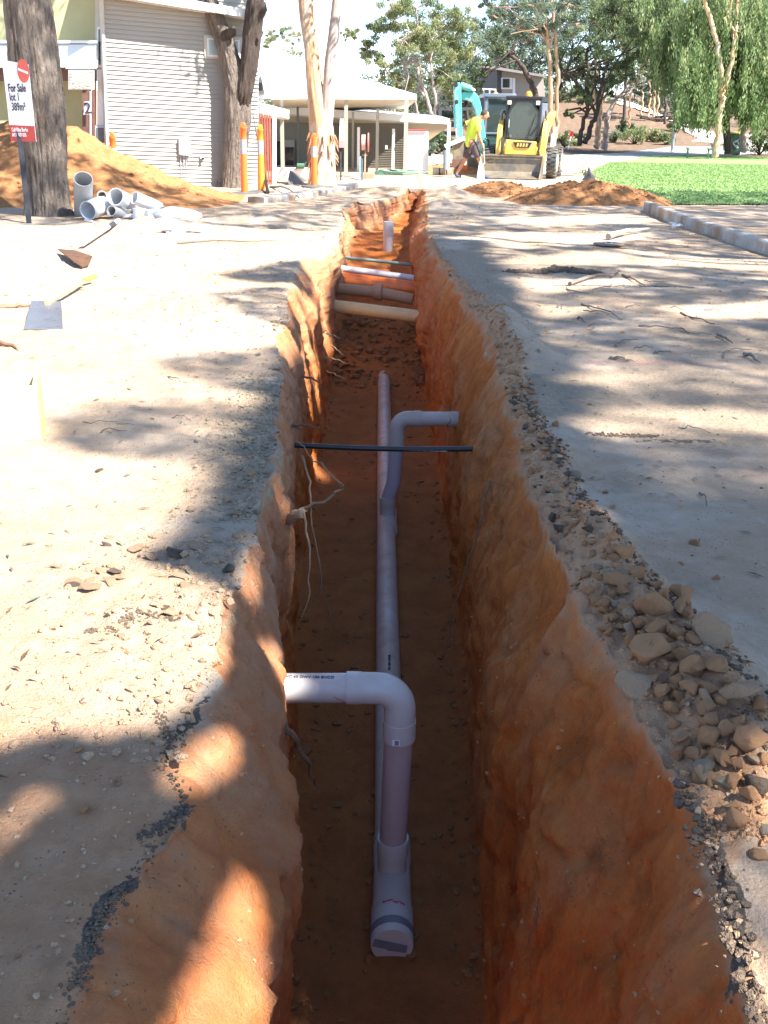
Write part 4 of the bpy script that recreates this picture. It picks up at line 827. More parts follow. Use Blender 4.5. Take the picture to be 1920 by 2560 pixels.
t1 = empty('furrowed_tree', G(120, 535), 'thick dark furrowed trunk behind the for sale sign', 'tree')
r1 = [ring(122, 560, 16.9, 118), ring(118, 520, 16.9, 98), ring(113, 430, 16.9, 98), ring(106, 350, 16.9, 112), ring(96, 250, 16.9, 126), ring(84, 140, 16.9, 124), ring(66, 0, 16.9, 116), ring(45, -180, 16.9, 104), ring(20, -420, 16.9, 92)]
trunk_np('trunk', r1, B_ROUGH, t1, 150, .025, .045, 1, flare=.06)
b = MB(); gg = np.random.default_rng(8); top = Vector(r1[-1][0]); cp_ = []
for k, dv in enumerate(((-1.8, -.6, 2.2), (.9, .5, 2.4), (2.4, -1.0, 1.6), (-.3, 1.5, 2.6), (1.6, 1.6, 2.2), (-2.4, 1.2, 1.4))):
    e = top+Vector(dv); limb(b, top-Vector((0, 0, .4)), e, .17, .07, 9, .06)
    for j in range(3): e2 = e+Vector(gg.normal(0, .8, 3)); limb(b, e, e2, .06, .02, 6); cp_.append(clump_pts(e2, .9, 420, gg))
b.build('limb', B_ROUGH, t1, smooth=True); leaves('crown', np.concatenate(cp_), .22, L_GUM, t1, .35, .3, loc=t1.location, seed=4)
t2 = empty('forked_tree', G(588, 476), 'dark forked tree before the weatherboard wall', 'tree')
trunk_np('trunk', [ring(588, 492, 23.75, 62), ring(586, 460, 23.75, 54), ring(590, 380, 23.75, 58), ring(598, 290, 23.75, 66), ring(596, 210, 23.75, 66), ring(580, 165, 23.75, 50), ring(560, 100, 23.75, 46), ring(540, 50, 23.75, 42), ring(520, -10, 23.75, 38), ring(500, -90, 23.75, 34), ring(470, -260, 23.75, 30)], B_ROUGH, t2, 100, .035, .022, 2, flare=.05)
trunk_np('limb', [ring(600, 330, 23.75, 26), ring(606, 270, 23.7, 36), ring(612, 230, 23.6, 42), ring(622, 170, 23.6, 42), ring(628, 110, 23.6, 44), ring(634, 50, 23.6, 46), ring(640, 0, 23.6, 40), ring(636, -60, 23.6, 34), ring(650, -200, 23.6, 30)], B_DARK, t2, 70, .04, .02, 3)
b = MB(); b.tube([P(556, 92, 23.6), P(582, 80, 23.5), P(584, 68, 23.4)], [.11, .09, .05], 10); b.build('stub', B_DARK, t2, smooth=True); b = MB(); b.tube([P(645, 35, 23.6), P(656, 20, 23.5), P(657, 4, 23.5)], [.14, .11, .06], 10); b.build('stub', B_DARK, t2, smooth=True); b = MB(); b.tube([P(650, 90, 23.4), P(657, 78, 23.4)], [.05, .02], 7); b.build('stub', B_DARK, t2, smooth=True)
cp_ = []; b = MB()
for e0 in (P(470, -260, 23.75), P(650, -200, 23.6)):
    for k in range(5):
        e = e0+Vector((gg.normal(0, 1.3), gg.normal(0, 1.0), abs(gg.normal(3.0, .5)))); limb(b, e0, e, .12, .04, 7); cp_.append(clump_pts(e, 1.0, 420, gg))
b.build('branch', B_DARK, t2, smooth=True); leaves('crown', np.concatenate(cp_), .22, L_GUM, t2, .35, .3, loc=t2.location, seed=5)
t3 = empty('twin_gum', G(800, 462), 'gum with two smooth pale trunks peeling orange bark at the base', 'tree')
def gum_mat():
    m, t, b = mat_new('gum_bark'); v = stretch(t, (2.2, 2.2, .55)); f = noise(t, v, 2.0, 6, .6, 1.2); g = noise(t, v, 9, 5, .7, .6)
    c = ramp(t, f, [(.3, (.52, .33, .20)), (.45, (.55, .29, .15)), (.55, (.60, .47, .34)), (.7, (.50, .40, .33))]); c = mix(t, ramp(t, g, [(.58, g3(0)), (.66, g3(.8))]), c, (.22, .12, .07))
    t.links.new(c, b.inputs['Base Color']); b.inputs['Roughness'].default_value = .7; bump(t, b, g, .7, .03); return m
B_TWIN = gum_mat()
trunk_np('trunk', [ring(806, 470, 25.0, 66), ring(806, 440, 25.0, 58), ring(806, 380, 25.0, 58), ring(803, 320, 25.0, 58), ring(793, 262, 25.0, 46), ring(784, 200, 25.0, 38), ring(778, 120, 25.0, 36), ring(768, 50, 25.0, 37), ring(764, 0, 25.0, 38), ring(756, -120, 25.0, 34), ring(740, -330, 25, 26)], B_TWIN, t3, 72, .04, .008, 4, flare=.03)
trunk_np('limb', [ring(812, 330, 24.95, 36), ring(819, 270, 24.95, 32), ring(822, 220, 24.95, 31), ring(826, 150, 24.95, 28), ring(834, 90, 24.95, 27), ring(841, 20, 24.95, 25), ring(848, -60, 24.95, 23), ring(868, -300, 25, 18)], B_PINK, t3, 60, .04, .006, 5)
b = MB(); rg = random.Random(9)
for k in range(46):
    a = rg.uniform(0, 6.28); yy = rg.uniform(330, 455); q = P(805, yy, 25.0); rr_ = .27*(1+.1*rg.random()); p0 = q+Vector((math.cos(a)*rr_, math.sin(a)*rr_, 0)); L = rg.uniform(.1, .34)
    b.tube([p0, p0+Vector((math.cos(a)*.05, math.sin(a)*.05, -L*.5)), p0+Vector((math.cos(a)*.09, math.sin(a)*.09, -L))], [.03, .022, .004], 4)
b.build('peeling_bark', bark_mat('bark_strips', (.44, .25, .14), (.36, .17, .09), (.20, .09, .05)), t3)
cp_ = []; b = MB()
for e0 in (P(740, -330, 25), P(868, -300, 25)):
    for k in range(5):
        e = e0+Vector((gg.normal(0, 1.4), gg.normal(0, 1.2), abs(gg.normal(1.6, .6)))); limb(b, e0, e, .10, .03, 7); cp_.append(clump_pts(e, 1.1, 380, gg))
b.build('branch', B_PINK, t3, smooth=True); leaves('crown', np.concatenate(cp_), .22, L_GUM, t3, .35, .3, loc=t3.location, seed=6)
# ------------------------------------------------------------------ left foreground: soil mound, pipes, tools
HEAPV = []
def heap(name, cx, cy, rx, ry, hh, label, cat, mat=M_DIRT, res=170, seed=0, lump=.12, rz=0, shape=None, base=None, kind=None):
    u = np.linspace(-1.25, 1.25, res); X, Y = np.meshgrid(u*rx, u*ry); r = np.sqrt((X/rx)**2+(Y/ry)**2)
    wob = 1+.18*fbm(P3(X/rx, Y/ry, 0, 1.6, off=seed), 3)
    h = hh*np.clip(1-r*wob, 0, 1)**.85 if shape is None else shape(X, Y, r)
    bz = -.06
    det = lump*fbm(P3(X, Y, 0, 2.2, off=seed+5), 4)+lump*.35*np.abs(fbm(P3(X, Y, 0, 9, off=seed+9), 3))
    Z = h+np.minimum(h*3, 1)*det*hh*.8
    Z = np.where(r*wob > 1.02, bz, Z-.02)
    c, s = math.cos(rz), math.sin(rz); XX = X*c-Y*s; YY = X*s+Y*c
    V = np.stack([XX, YY, Z+terrain(cx+XX, cy+YY)], -1).reshape(-1, 3)
    vv = V+np.array([cx, cy, 0]); HEAPV.append(vv[V[:, 2] > .04+terrain(vv[:, 0], vv[:, 1])])
    o = mesh_np(name, V, grid_faces(res, res), mat); o.location = (cx, cy, 0)
    return tag(o, label, cat, None, kind)
# crest falls from the top left to the forked tree
def msh(X, Y, r):
    xw = X-8.6; crest = np.interp(xw, [-15, -10, -7.6, -6.6, -5.9, -5.0, -4.2, -3.4, -2.7], [1.35, 1.4, 1.28, 1.42, 1.25, .80, .42, .16, 0])
    yy = Y; p = np.clip(1-np.abs(yy)/np.where(yy < 0, 2.7, 1.6), 0, 1); return crest*(p**.9)
heap('soil_mound', -8.6, 20.7, 6.2, 3.4, 1.4, 'long bank of orange sandy soil heaped behind the thick trunk', 'soil mound', shape=msh, res=300, seed=3, lump=.12)
hp = heap('soil_heap', 4.05, 21.6, 1.75, 1.2, .50, 'loose heap of orange soil where the kerb stops beside the lawn', 'soil heap', res=190, seed=21, lump=.45)
hp = heap('soil_heap', 2.35, 22.9, 1.15, .7, .22, 'low rough bank of orange soil between the trench edge and the loose heap', 'soil heap', res=150, seed=51, lump=.6)
hp = heap('soil_heap', G(1900, 372).x+1.5, 44, 3.4, 1.6, .9, 'brown soil heap at the far right edge beyond the lawn', 'soil heap', res=70, seed=31, lump=.3)
heap('soil_heap', P(1120, 430, 31.5).x, 31.5, 1.9, .9, .28, 'low pale sand heap in front of the white post', 'soil heap', res=80, seed=41, lump=.3)
# pile of pipe pieces
PG = 'pipe offcuts piled beside the thick trunk'
def D6(x, y, Y): return P(160+x/4.1475, 400+y/4.1475, Y)
def off(name, a, c, ro, label, mat=M_PVC2, th=.012, inner=True):
    b = MB(); b.pipe(a, c, ro, ro-th, 28); o = b.build(name, mat, None, smooth=True, label=label, cat='pipe', group=PG); return o
GI = pvc('grey_offcut', (.42, .42, .41), .35, .5, (.35, .28, .2))
off('pipe_offcut', D6(200, 195, 16.4), D6(200, 560, 16.95), .142, 'biggest grey pipe piece standing tilted at the left of the pile', GI, .012)
off('pipe_offcut', D6(245, 525, 16.25), D6(440, 460, 16.75), .140, 'wide white collar lying at the bottom left of the pipe pile', th=.012)
off('pipe_offcut', D6(392, 370, 16.6), D6(470, 420, 17.1), .076, 'small pipe piece wedged between the two largest pipes', GI)
off('pipe_offcut', D6(533, 380, 16.4), D6(780, 500, 17.1), .132, 'large pale pipe with open end facing out in the middle of the pile')
off('pipe_offcut', D6(490, 527, 16.2), D6(640, 585, 16.6), .080, 'small pipe with a light rim at the bottom of the pile', GI)
off('pipe_offcut', D6(728, 390, 16.5), D6(990, 500, 16.8), .098, 'long pale pipe sloping down to the right on top of the pile')
off('pipe_offcut', D6(780, 500, 16.15), D6(790, 650, 16.15), .100, 'short upright pipe piece with a curved cut, left of its twin', th=.010)
off('pipe_offcut', D6(905, 512, 16.15), D6(925, 645, 16.15), .104, 'short upright white socket at the right of the pile')
off('pipe_offcut', D6(1020, 545, 16.4), D6(1110, 590, 16.6), .095, 'pale green tinted ring leaning at the right end of the pile', pvc('green_pvc', (.52, .62, .58), .05))
off('pipe_offcut', D6(650, 480, 16.5), D6(600, 610, 16.6), .085, 'dusty pipe piece under the large open pipe', GI)
b = MB(); q = G(324, 551); b.tube([q+Vector((0, 0, .01)), q+Vector((0, .02, .05))], [.105, .10], 28); b.build('loose_lid', M_PVC2, None, smooth=True, label='flat white pipe cap lying on the ground before the pipe pile', cat='pipe cap')
def blob(name, c, r3, mat, label, cat, seed=0, sub=4, amp=.3, freq=1.6, rz=0, **kw):
    bm = bmesh.new(); bmesh.ops.create_icosphere(bm, subdivisions=sub, radius=1); V = np.array([v.co[:] for v in bm.verts])
    n = fbm(V*freq+seed*9.1, 3)[:, None]; V = V*(1+amp*n); V = V*np.array(r3); cc, ss = math.cos(rz), math.sin(rz); V = np.stack([V[:, 0]*cc-V[:, 1]*ss, V[:, 0]*ss+V[:, 1]*cc, V[:, 2]], -1)
    for v, q in zip(bm.verts, V): v.co = q
    me = bpy.data.meshes.new(name); bm.to_mesh(me); bm.free(); me.polygons.foreach_set('use_smooth', [True]*len(me.polygons)); me.materials.append(mat)
    o = bpy.data.objects.new(name, me); COL.objects.link(o); o.location = c; return tag(o, label, cat, **kw)
q = G(440, 562); blob('white_sack', (q.x, q.y+.1, .11), (.36, .22, .13), M_WHITEP, 'crumpled white sack lying right of the pipe pile', 'sack', 3, 4, .25, 1.5, .1)
q = G(465, 582); blob('plastic_wrap', (q.x, q.y, .04), (.34, .12, .055), simple('plastic_film', (.6, .6, .6), .3, var=.3, scale=20, bmp=.8, bs=30), 'crinkled clear plastic wrap in front of the white sack', 'plastic', 6, 4, .6, 3.0, .15)
# digging bar shovel
sv = empty('shovel', G(215, 612), 'long pale handled shovel lying blade down left of the pipe pile', 'shovel')
h0 = P(296, 551, 15.4); h1_ = G(208, 622)+Vector((0, 0, .06)); lerp = lambda t: h0.lerp(h1_, t)
b = MB(); b.tube([h0, h1_], .030, 12); b.build('handle', simple('pale_handle', (.62, .55, .50), .5), sv, smooth=True)
b = MB(); b.tube([lerp(.15), lerp(.32)], .0315, 12); b.build('black_grip', M_INK, sv, smooth=True)
b = MB(); bl = [(146, 633), (190, 643), (232, 655), (222, 668), (205, 672), (190, 670), (165, 655)]
V = [G(x, y)+Vector((0, 0, .05+.03*math.sin(i*1.3))) for i, (x, y) in enumerate(bl)]; n = len(V)
b.add(V+[v+Vector((0, 0, -.012)) for v in V], [tuple(range(n)), tuple(range(n, 2*n))[::-1]]+[(i, (i+1) % n, n+(i+1) % n, n+i) for i in range(n)]); b.build('blade', simple('rusty_steel', (.13, .065, .035), .7, var=.4, scale=12, metal=.3), sv)
s2 = empty('square_shovel', G(110, 826), 'flat square mouthed shovel lying in the sun at the left edge', 'shovel')
V = [G(60, 828)+Vector((0, 0, .012)), G(158, 828)+Vector((0, 0, .012)), G(155, 770)+Vector((0, 0, .05)), G(80, 768)+Vector((0, 0, .05))]
b = MB(); b.add(V+[v+Vector((0, 0, .006)) for v in V], [(0, 1, 2, 3), (7, 6, 5, 4), (0, 4, 5, 1), (1, 5, 6, 2), (2, 6, 7, 3), (3, 7, 4, 0)]); b.build('blade', simple('bright_steel', (.36, .38, .42), .3, metal=.8), s2)
b = MB(); b.tube([G(118, 775)+Vector((0, 0, .06)), G(165, 752)+Vector((0, 0, .07)), G(212, 720)+Vector((0, 0, .06))], .018, 10); b.build('handle', simple('yellow_handle', (.55, .40, .16), .5), s2, smooth=True)
b = MB(); b.tube([G(212, 717)+Vector((0, 0, .06)), G(240, 709)+Vector((0, 0, .07))], .024, 10); b.build('grip', simple('yellow_grip', (.60, .38, .06), .5), s2, smooth=True)
root('timber_length', [G(-60, 778)+Vector((0, 0, .03)), G(20, 776)+Vector((0, 0, .04)), G(76, 772)+Vector((0, 0, .03))], .035, 'brown length of timber lying at the left edge beside the square shovel', simple('brown_timber', (.30, .15, .09), .8, var=.3), group=None, cat='timber')
root('fallen_branch', [G(-60, 862), G(0, 866)+Vector((0, 0, .03)), G(35, 872)+Vector((0, 0, .02)), G(48, 880)], .022, 'bent brown branch end on the ground below the square shovel', simple('branch_brown', (.26, .13, .08), .8, var=.3), group=None, cat='branch')
bx = empty('cream_tub', G(60, 1100), 'cream plastic tub with a yellow edge at the left side of the picture', 'tub')
q0, q1 = G(-120, 1112), G(105, 1098); M_TUB = simple('cream_plastic', (.62, .52, .30), .5, var=.05); b = MB()
dx = (q1-q0); L = dx.length; dx.normalize(); dn = Vector((-dx.y, dx.x, 0)); hgt = .28
X_ = Matrix((dx, dn, Vector((0, 0, 1)))).transposed().to_4x4(); X_.translation = q0
for c_, d_ in (((L/2, .01, hgt/2), (L, .02, hgt)), ((L/2, .29, hgt/2), (L, .02, hgt)), ((.01, .15, hgt/2), (.02, .26, hgt)), ((L-.01, .15, hgt/2), (.02, .26, hgt)), ((L/2, .15, .012), (L-.04, .26, .02))): b.box(c_, d_, 0, X_)
b.build('tub_wall', M_TUB, bx); b = MB(); b.box((L+.006, .15, hgt/2), (.014, .30, hgt), 0, X_); b.build('yellow_edge', simple('yellow_plastic', (.60, .42, .16), .4), bx)

# bollards
M_ORG = simple('orange_plastic', (.80, .16, .03), .4, var=.06); M_REFL = simple('reflective_band', (.34, .35, .39), .35, var=.1); M_RUB = simple('black_rubber', (.10, .095, .09), .8, var=.2)
def bollard(loc, h, label, col=M_ORG, rz=0, tilt=0, base=True):
    r = empty('bollard', loc, label, 'bollard', 'orange bollards along the footpath', rz); r.rotation_euler = (tilt, tilt*.5, rz); k = h/1.2
    b = MB(); b.tube([(0, 0, .03), (0, 0, .66*k), (0, 0, .67*k)], [.075, .066, .066], 24); b.tube([(0, 0, .90*k), (0, 0, 1.06*k), (0, 0, 1.065*k), (0, 0, 1.10*k), (0, 0, 1.105*k)], [.064, .062, .068, .068, .05], 24); b.build('body', col, r, local=True, smooth=True)
    b = MB(); b.tube([(0, 0, .665*k), (0, 0, .902*k)], .0655, 24); b.build('reflective_band', M_REFL, r, local=True, smooth=True)
    b = MB(); b.prism([(-.055, 0), (.055, 0), (.05, .055), (.03, .085), (-.03, .085), (-.05, .055)], (0, 0, 1.10*k), (1, 0, 0), (0, 0, 1), (0, 1, 0), .05)
    b.build('grip_top', col, r, local=True, bevel=.012)
    if base:
        b = MB(); b.tube([(0, 0, 0), (0, 0, .03), (0, 0, .055)], [.30, .29, .12], 28); b.build('rubber_base', M_RUB, r, local=True, smooth=True)
    return r
g_ = G(612, 486); bollard(g_+Vector((0, 0, .0)), 1.40, 'leftmost standing orange bollard, next to the forked tree', tilt=.012)
g_ = G(654, 482); bollard(g_, 1.36, 'amber orange bollard between the forked tree and the twin gum', simple('amber_plastic', (.85, .27, .03), .4, var=.05))
g_ = G(786, 468); bollard(g_, 1.16, 'orange bollard standing against the foot of the twin gum')
g_ = P(284, 375, 21.2); bollard(g_+Vector((0, 0, -.9)), 1.24, 'orange bollard half buried behind the soil bank', tilt=-.03, base=False)
# kerb pieces on the left and the long kerb on the right
M_CONC = simple('concrete', (.43, .41, .37), .85, var=.12, scale=6, bmp=.3, bs=50, dirt=(.30, .20, .12), dirt_amt=.5)
def kerb(name, pts, wd, hh, label, bottom=-.25):
    b = MB(); pts = [Vector(p) for p in pts]; n = len(pts); V = []
    for i, p in enumerate(pts):
        d = (pts[min(i+1, n-1)]-pts[max(i-1, 0)]).normalized(); s = Vector((d.y, -d.x, 0)); z = terrain(p.x, p.y)
        z = 0; V += [p-s*wd/2+Vector((0, 0, bottom)), p-s*wd/2+Vector((0, 0, hh-.02)), p-s*(wd/2-.02)+Vector((0, 0, hh)), p+s*(wd/2-.02)+Vector((0, 0, hh)), p+s*wd/2+Vector((0, 0, hh-.02)), p+s*wd/2+Vector((0, 0, bottom))]
    F = [(i*6+j, i*6+j+1, i*6+j+7, i*6+j+6) for i in range(n-1) for j in range(5)]+[tuple(range(6))[::-1], tuple((n-1)*6+j for j in range(6))]
    b.add(V, F); return b.build(name, M_CONC, None, label=label, cat='kerb')
kp = [G(1608, 527), G(1740, 580), G(1920, 640)]; a = Vector((4.70, 19.6, 0)); kerb('concrete_kerb', [a, Vector((4.68, 17.5, 0)), Vector((4.70, 16.1, 0)), Vector((4.76, 14.6, 0)), Vector((4.86, 13.2, 0)), Vector((5.0, 11.5, 0)), Vector((5.2, 9.0, 0))], .16, .17, 'long pale concrete kerb edging the dry verge on the right')
kerb('concrete_kerb', [G(640, 506), G(720, 497), G(790, 487), G(850, 476), G(880, 466)], .38, .10, 'curving broken concrete kerb below the orange bollards')
kerb('concrete_kerb', [G(1480, 452), G(1470, 436), G(1478, 425), G(1520, 408), G(1590, 400)], .16, .12, 'curved kerb corner at the tip of the lawn')
# bits in front of the verandah
b = MB(); V = [G(716, 464), G(757, 460), P(725, 425, 25.6)]; V2 = [G(735, 455)+Vector((.1, .5, 0)), G(770, 455)+Vector((0, .3, 0))]
b.add([V[0], V[1], V[2], V2[0], V2[1]], [(0, 1, 2), (0, 2, 3), (1, 4, 2), (2, 4, 3), (0, 3, 4, 1)]); b.build('metal_bucket', simple('dusty_steel', (.16, .14, .12), .5, metal=.5, var=.3), None, label='dull pointed steel digging bucket lying left of the twin gum', cat='digger bucket')
ss = empty('small_sign', G(852, 447), 'narrow white sign on a black stake right of the twin gum', 'sign')
b = MB(); b.prism([(-.06, 0), (.10, 0), (.06, .68), (-.03, .68)], P(853, 369, 27.6), (1, 0, 0), (0, 0, 1), (0, 1, 0), .02); b.build('panel', M_WHITE, ss); b = MB(); b.prism([(-.06, 0), (.10, 0), (.09, .17), (-.06, .17)], P(853, 369, 27.58), (1, 0, 0), (0, 0, 1), (0, 1, 0), .006); b.build('pink_band', simple('faded_pink', (.6, .25, .25), .6), ss)
b = MB(); b.bar(G(852, 450), P(852, 368, 27.7), .04); b.build('stake', M_BLACK, ss)
hr = empty('hose_reel', G(908, 440), 'red fire hose reel mounted on a thin post before the verandah', 'hose reel')
M_HR_ = simple('faded_red', (.55, .17, .15), .5, var=.15)
for cx, rr_, nm in ((909, .19, 'hose_coil'), (921, .235, 'reel_disc')):
    b = MB(); q = P(cx, 356, 28.4); b.tube([q-Vector((.05, 0, 0)), q-Vector((.03, 0, 0)), q+Vector((.03, 0, 0)), q+Vector((.05, 0, 0))] if nm == 'hose_coil' else [q-Vector((.015, 0, 0)), q+Vector((.015, 0, 0))], rr_, 28); o = b.build(nm, M_HR_ if nm != 'hose_coil' else simple('coil_pink', (.55, .30, .26), .6, var=.3, scale=40), hr, smooth=True); 
b = MB(); b.bar(G(912, 446), P(914, 350, 28.4), .035); b.bar(P(905, 388, 28.4), P(918, 388, 28.4), .03); b.build('post', simple('rust_post', (.35, .22, .16), .7), hr)
for k, (x, c_) in enumerate(((900, (.10, .22, .30)), (905, (.05, .05, .06)))):
    b = MB(); b.bar(G(x, 450), P(x+1, 392+k*6, 27.9), .04); b.build('marker_stake', simple('stake_col%d' % k, c_, .6), None, label=('blue painted stake just left of the hose reel post', 'black stake between the blue stake and the hose reel')[k], cat='stake')
b = MB()
for k in range(5):
    q = G(985+k*6, 438); b.tube([q+Vector((math.cos(a)*(.45+.06*k)+.1*math.sin(3*a+k), math.sin(a)*(.5+.05*k)*.8, .03+.02*k)) for a in np.linspace(0, 6.2, 26)], .014, 6)
b.build('garden_hose', simple('green_hose', (.14, .26, .20), .5), None, smooth=True, label='loosely coiled green hose on the pale sand before the verandah', cat='hose')
b = MB(); q = G(918, 446); b.box((q.x, q.y, .06), (.32, .2, .12), rz=.3); b.build('timber_block', simple('block_brown', (.30, .17, .10), .8), None, label='brown timber block on the sand below the hose reel', cat='block', bevel=.01)
ht = empty('hose_trolley', P(752, 421, 27.3), 'small green hose reel standing on the low white wall', 'hose reel')
b = MB(); q = P(752, 415, 27.4); b.tube([q-Vector((.09, 0, 0)), q+Vector((.09, 0, 0))], .07, 14); b.tube([q-Vector((.09, 0, 0)), q-Vector((.13, 0, .10))], .015, 6); b.tube([q+Vector((.09, 0, 0)), q+Vector((.13, 0, .10))], .015, 6); b.build('drum', simple('dark_green', (.06, .14, .09), .5), ht, smooth=True)
for k, x in enumerate((1098, 1116)):
    b = MB(); q = G(x, 437); 
    for sx_ in (-.17, 0, .17): b.box((q.x+sx_, q.y, .10), (.03, .19, .19))
    for sy_ in (-.08, .08): b.box((q.x, q.y+sy_, .10), (.30, .03, .188))
    b.build('concrete_block', M_CONC, None, label=('left hollow concrete block on the sand by the worker', 'right hollow concrete block nearest the worker')[k], cat='concrete block')
root('stiff_cable', [G(676, 470)+Vector((0, 0, .02)), G(700, 478)+Vector((0, 0, .1)), G(725, 489)+Vector((0, 0, .12)), G(748, 502)+Vector((0, 0, .05))], .03, 'dark flexible hose trailing over the broken kerb', M_BLACK, group=None, cat='hose')
root('steel_bar', [G(670, 486)+Vector((0, 0, .02)), P(650, 380, 23.4), P(632, 285, 23.9)], .035, 'dark steel bar leaning on the forked tree behind the amber bollard', M_BLACK, group=None, cat='bar')
# ------------------------------------------------------------------ machines and worker
M_YEL = simple('yellow_paint', (.75, .47, .07), .4, var=.06, dirt=(.45, .33, .18), dirt_amt=.35); M_TUR = simple('teal_paint', (.10, .46, .42), .4, var=.06, dirt=(.4, .38, .3), dirt_amt=.2)
M_CAB = simple('cab_black', (.022, .022, .025), .4, var=.1); M_CABG = simple('cab_grey', (.13, .15, .20), .45, var=.1); M_STEEL = simple('worn_steel', (.17, .155, .13), .5, metal=.4, var=.2, dirt=(.3, .24, .16), dirt_amt=.5)
M_TYRE = simple('tyre', (.06, .06, .06), .85, var=.25, dirt=(.2, .17, .13), dirt_amt=.3); M_CREAMR = simple('cream_rim', (.60, .50, .30), .5, var=.1); M_AMBER = simple('amber_lamp', (.85, .30, .02), .25)
M_LAMP = simple('lamp_lens', (.75, .74, .62), .2); M_CHROME = simple('chrome_rod', (.6, .6, .62), .2, metal=.9)
def cabglass():
    m, t, b = mat_new('cab_glass'); b.inputs['Base Color'].default_value = (.05, .07, .07, 1); b.inputs['Roughness'].default_value = .05; b.inputs['Alpha'].default_value = .55; b.inputs['Specular IOR Level'].default_value = .9; return m
M_CG = cabglass()
sk = empty('skid_steer_loader', (3.72, 30.3, 0), 'yellow skid steer loader with black cab facing the camera, bucket down', 'loader', rz=R(-15)); S = lambda b, nm, m, **k: b.build(nm, m, sk, local=True, **k)
b = MB(); W = .82                                             # bucket: floor, back, sides
pr = [(-1.62, .02), (-1.50, .0), (-1.02, .04), (-.92, .14), (-.90, .52), (-.95, .60), (-.99, .58), (-.95, .50), (-.97, .17), (-1.05, .08)]
b.prism([(p[0], p[1]) for p in pr], (-.18, 0, 0), (0, 1, 0), (0, 0, 1), (1, 0, 0), 2*W)
for s_ in (-1, 1): b.prism([(-1.60, .015), (-.93, .03), (-.90, .50), (-1.0, .58), (-1.25, .30)], (-.18+s_*W, 0, 0), (0, 1, 0), (0, 0, 1), (1, 0, 0), .03)
bk = S(b, 'bucket', M_STEEL)
b = MB(); b.bar((-.18-W, -.98, .575), (-.18+W, -.98, .575), .03)
for k in range(26): x = -.18-W+.05+k*(2*W-.1)/25; b.bar((x, -.98, .50), (x+.03, -.98, .57), .014)
b.bar((-.18-W, -.985, .50), (-.18+W, -.985, .50), .02); b.build('spill_grate', M_STEEL, bk, local=True)
b = MB(); b.prism([(-.9, .52), (-.9, .78), (-.6, .98), (.9, 1.05), (1.0, .4), (-.8, .36)], (0, 0, 0), (0, 1, 0), (0, 0, 1), (1, 0, 0), .92); b.prism([(-.42, .0), (.42, 0), (.42, .34), (-.40, .38)], (0, -.93, .60), (1, 0, 0), (0, 0, 1), (0, 1, 0), .1); S(b, 'chassis', M_YEL, bevel=.02)
b = MB(); b.prism([(-.18, 0), (.18, 0), (.25, .14), (-.25, .14)], (.06, -.99, .78), (1, 0, 0), (0, 0, 1), (0, 1, 0), .02)
vt = S(b, 'vent_plate', M_CAB); b = MB()
for k in range(4): b.box((-.06+k*.08, -1.004, .85), (.05, .01, .09), ry=.3)
b.build('vent_slot', M_YEL, vt, local=True)
# cab
b = MB()
for s_ in (-1, 1):
    b.bar((s_*.44, -.72, .95), (s_*.44, -.66, 2.02), .07, .09); b.bar((s_*.44, .55, .95), (s_*.44, .50, 2.02), .07, .09); b.bar((s_*.44, -.70, 1.98), (s_*.44, .55, 1.98), .08)
b.box((0, -.08, 2.03), (.98, 1.35, .07)); b.bar((-.44, -.70, 1.92), (.44, -.70, 1.92), .06, .18); b.box((0, .56, 1.5), (.86, .04, .9)); b.box((0, .0, 1.0), (.9, 1.1, .06))
S(b, 'cab_frame', M_CAB, bevel=.015)
b = MB(); oc = [(-.34, .98), (.34, .98), (.41, 1.25), (.41, 1.66), (.20, 1.93), (-.20, 1.93), (-.41, 1.66), (-.41, 1.25)]
for i in range(8): p, q = oc[i], oc[(i+1) % 8]; b.bar((p[0], -.735, p[1]), (q[0], -.735, q[1]), .055, .04)
b.bar((-.40, -.73, 1.62), (-.30, -.73, 1.90), .05); df = S(b, 'door_frame', M_CAB); b = MB(); b.prism(oc, (0, -.735, 0), (1, 0, 0), (0, 0, 1), (0, 1, 0), .008); b.build('pane', M_CG, df, local=True)
b = MB(); b.bar((-.36, -.78, 1.28), (-.36, -.78, 1.48), .025); b.build('door_handle', M_CHROME, df, local=True)
b = MB(); b.bar((.12, -.765, 1.0), (.34, -.765, 1.62), .02); b.bar((.22, -.77, 1.08), (.40, -.77, 1.34), .05); b.build('wiper', M_CAB, df, local=True)
b = MB(); b.box((0, .1, 1.12), (.5, .5, .14)); b.box((0, .32, 1.42), (.46, .12, .55), rx=-.15); b.box((0, .36, 1.78), (.3, .1, .16)); S(b, 'seat', simple('seat_vinyl', (.06, .06, .07), .5), bevel=.03)
b = MB(); b.box((.475, -.1, 1.5), (.02, 1.1, .82)); b.box((-.475, -.1, 1.5), (.02, 1.1, .82)); S(b, 'side_mesh', M_CABG)
for s_ in (-1, 1): b = MB(); b.box((s_*.38, -.80, 1.90), (.10, .04, .10)); S(b, 'headlight', M_LAMP, bevel=.01)
b = MB(); b.tube([(.05, -.3, 2.06), (.05, -.3, 2.16), (.05, -.3, 2.2)], [.085, .075, .03], 16); S(b, 'beacon', M_AMBER, smooth=True)
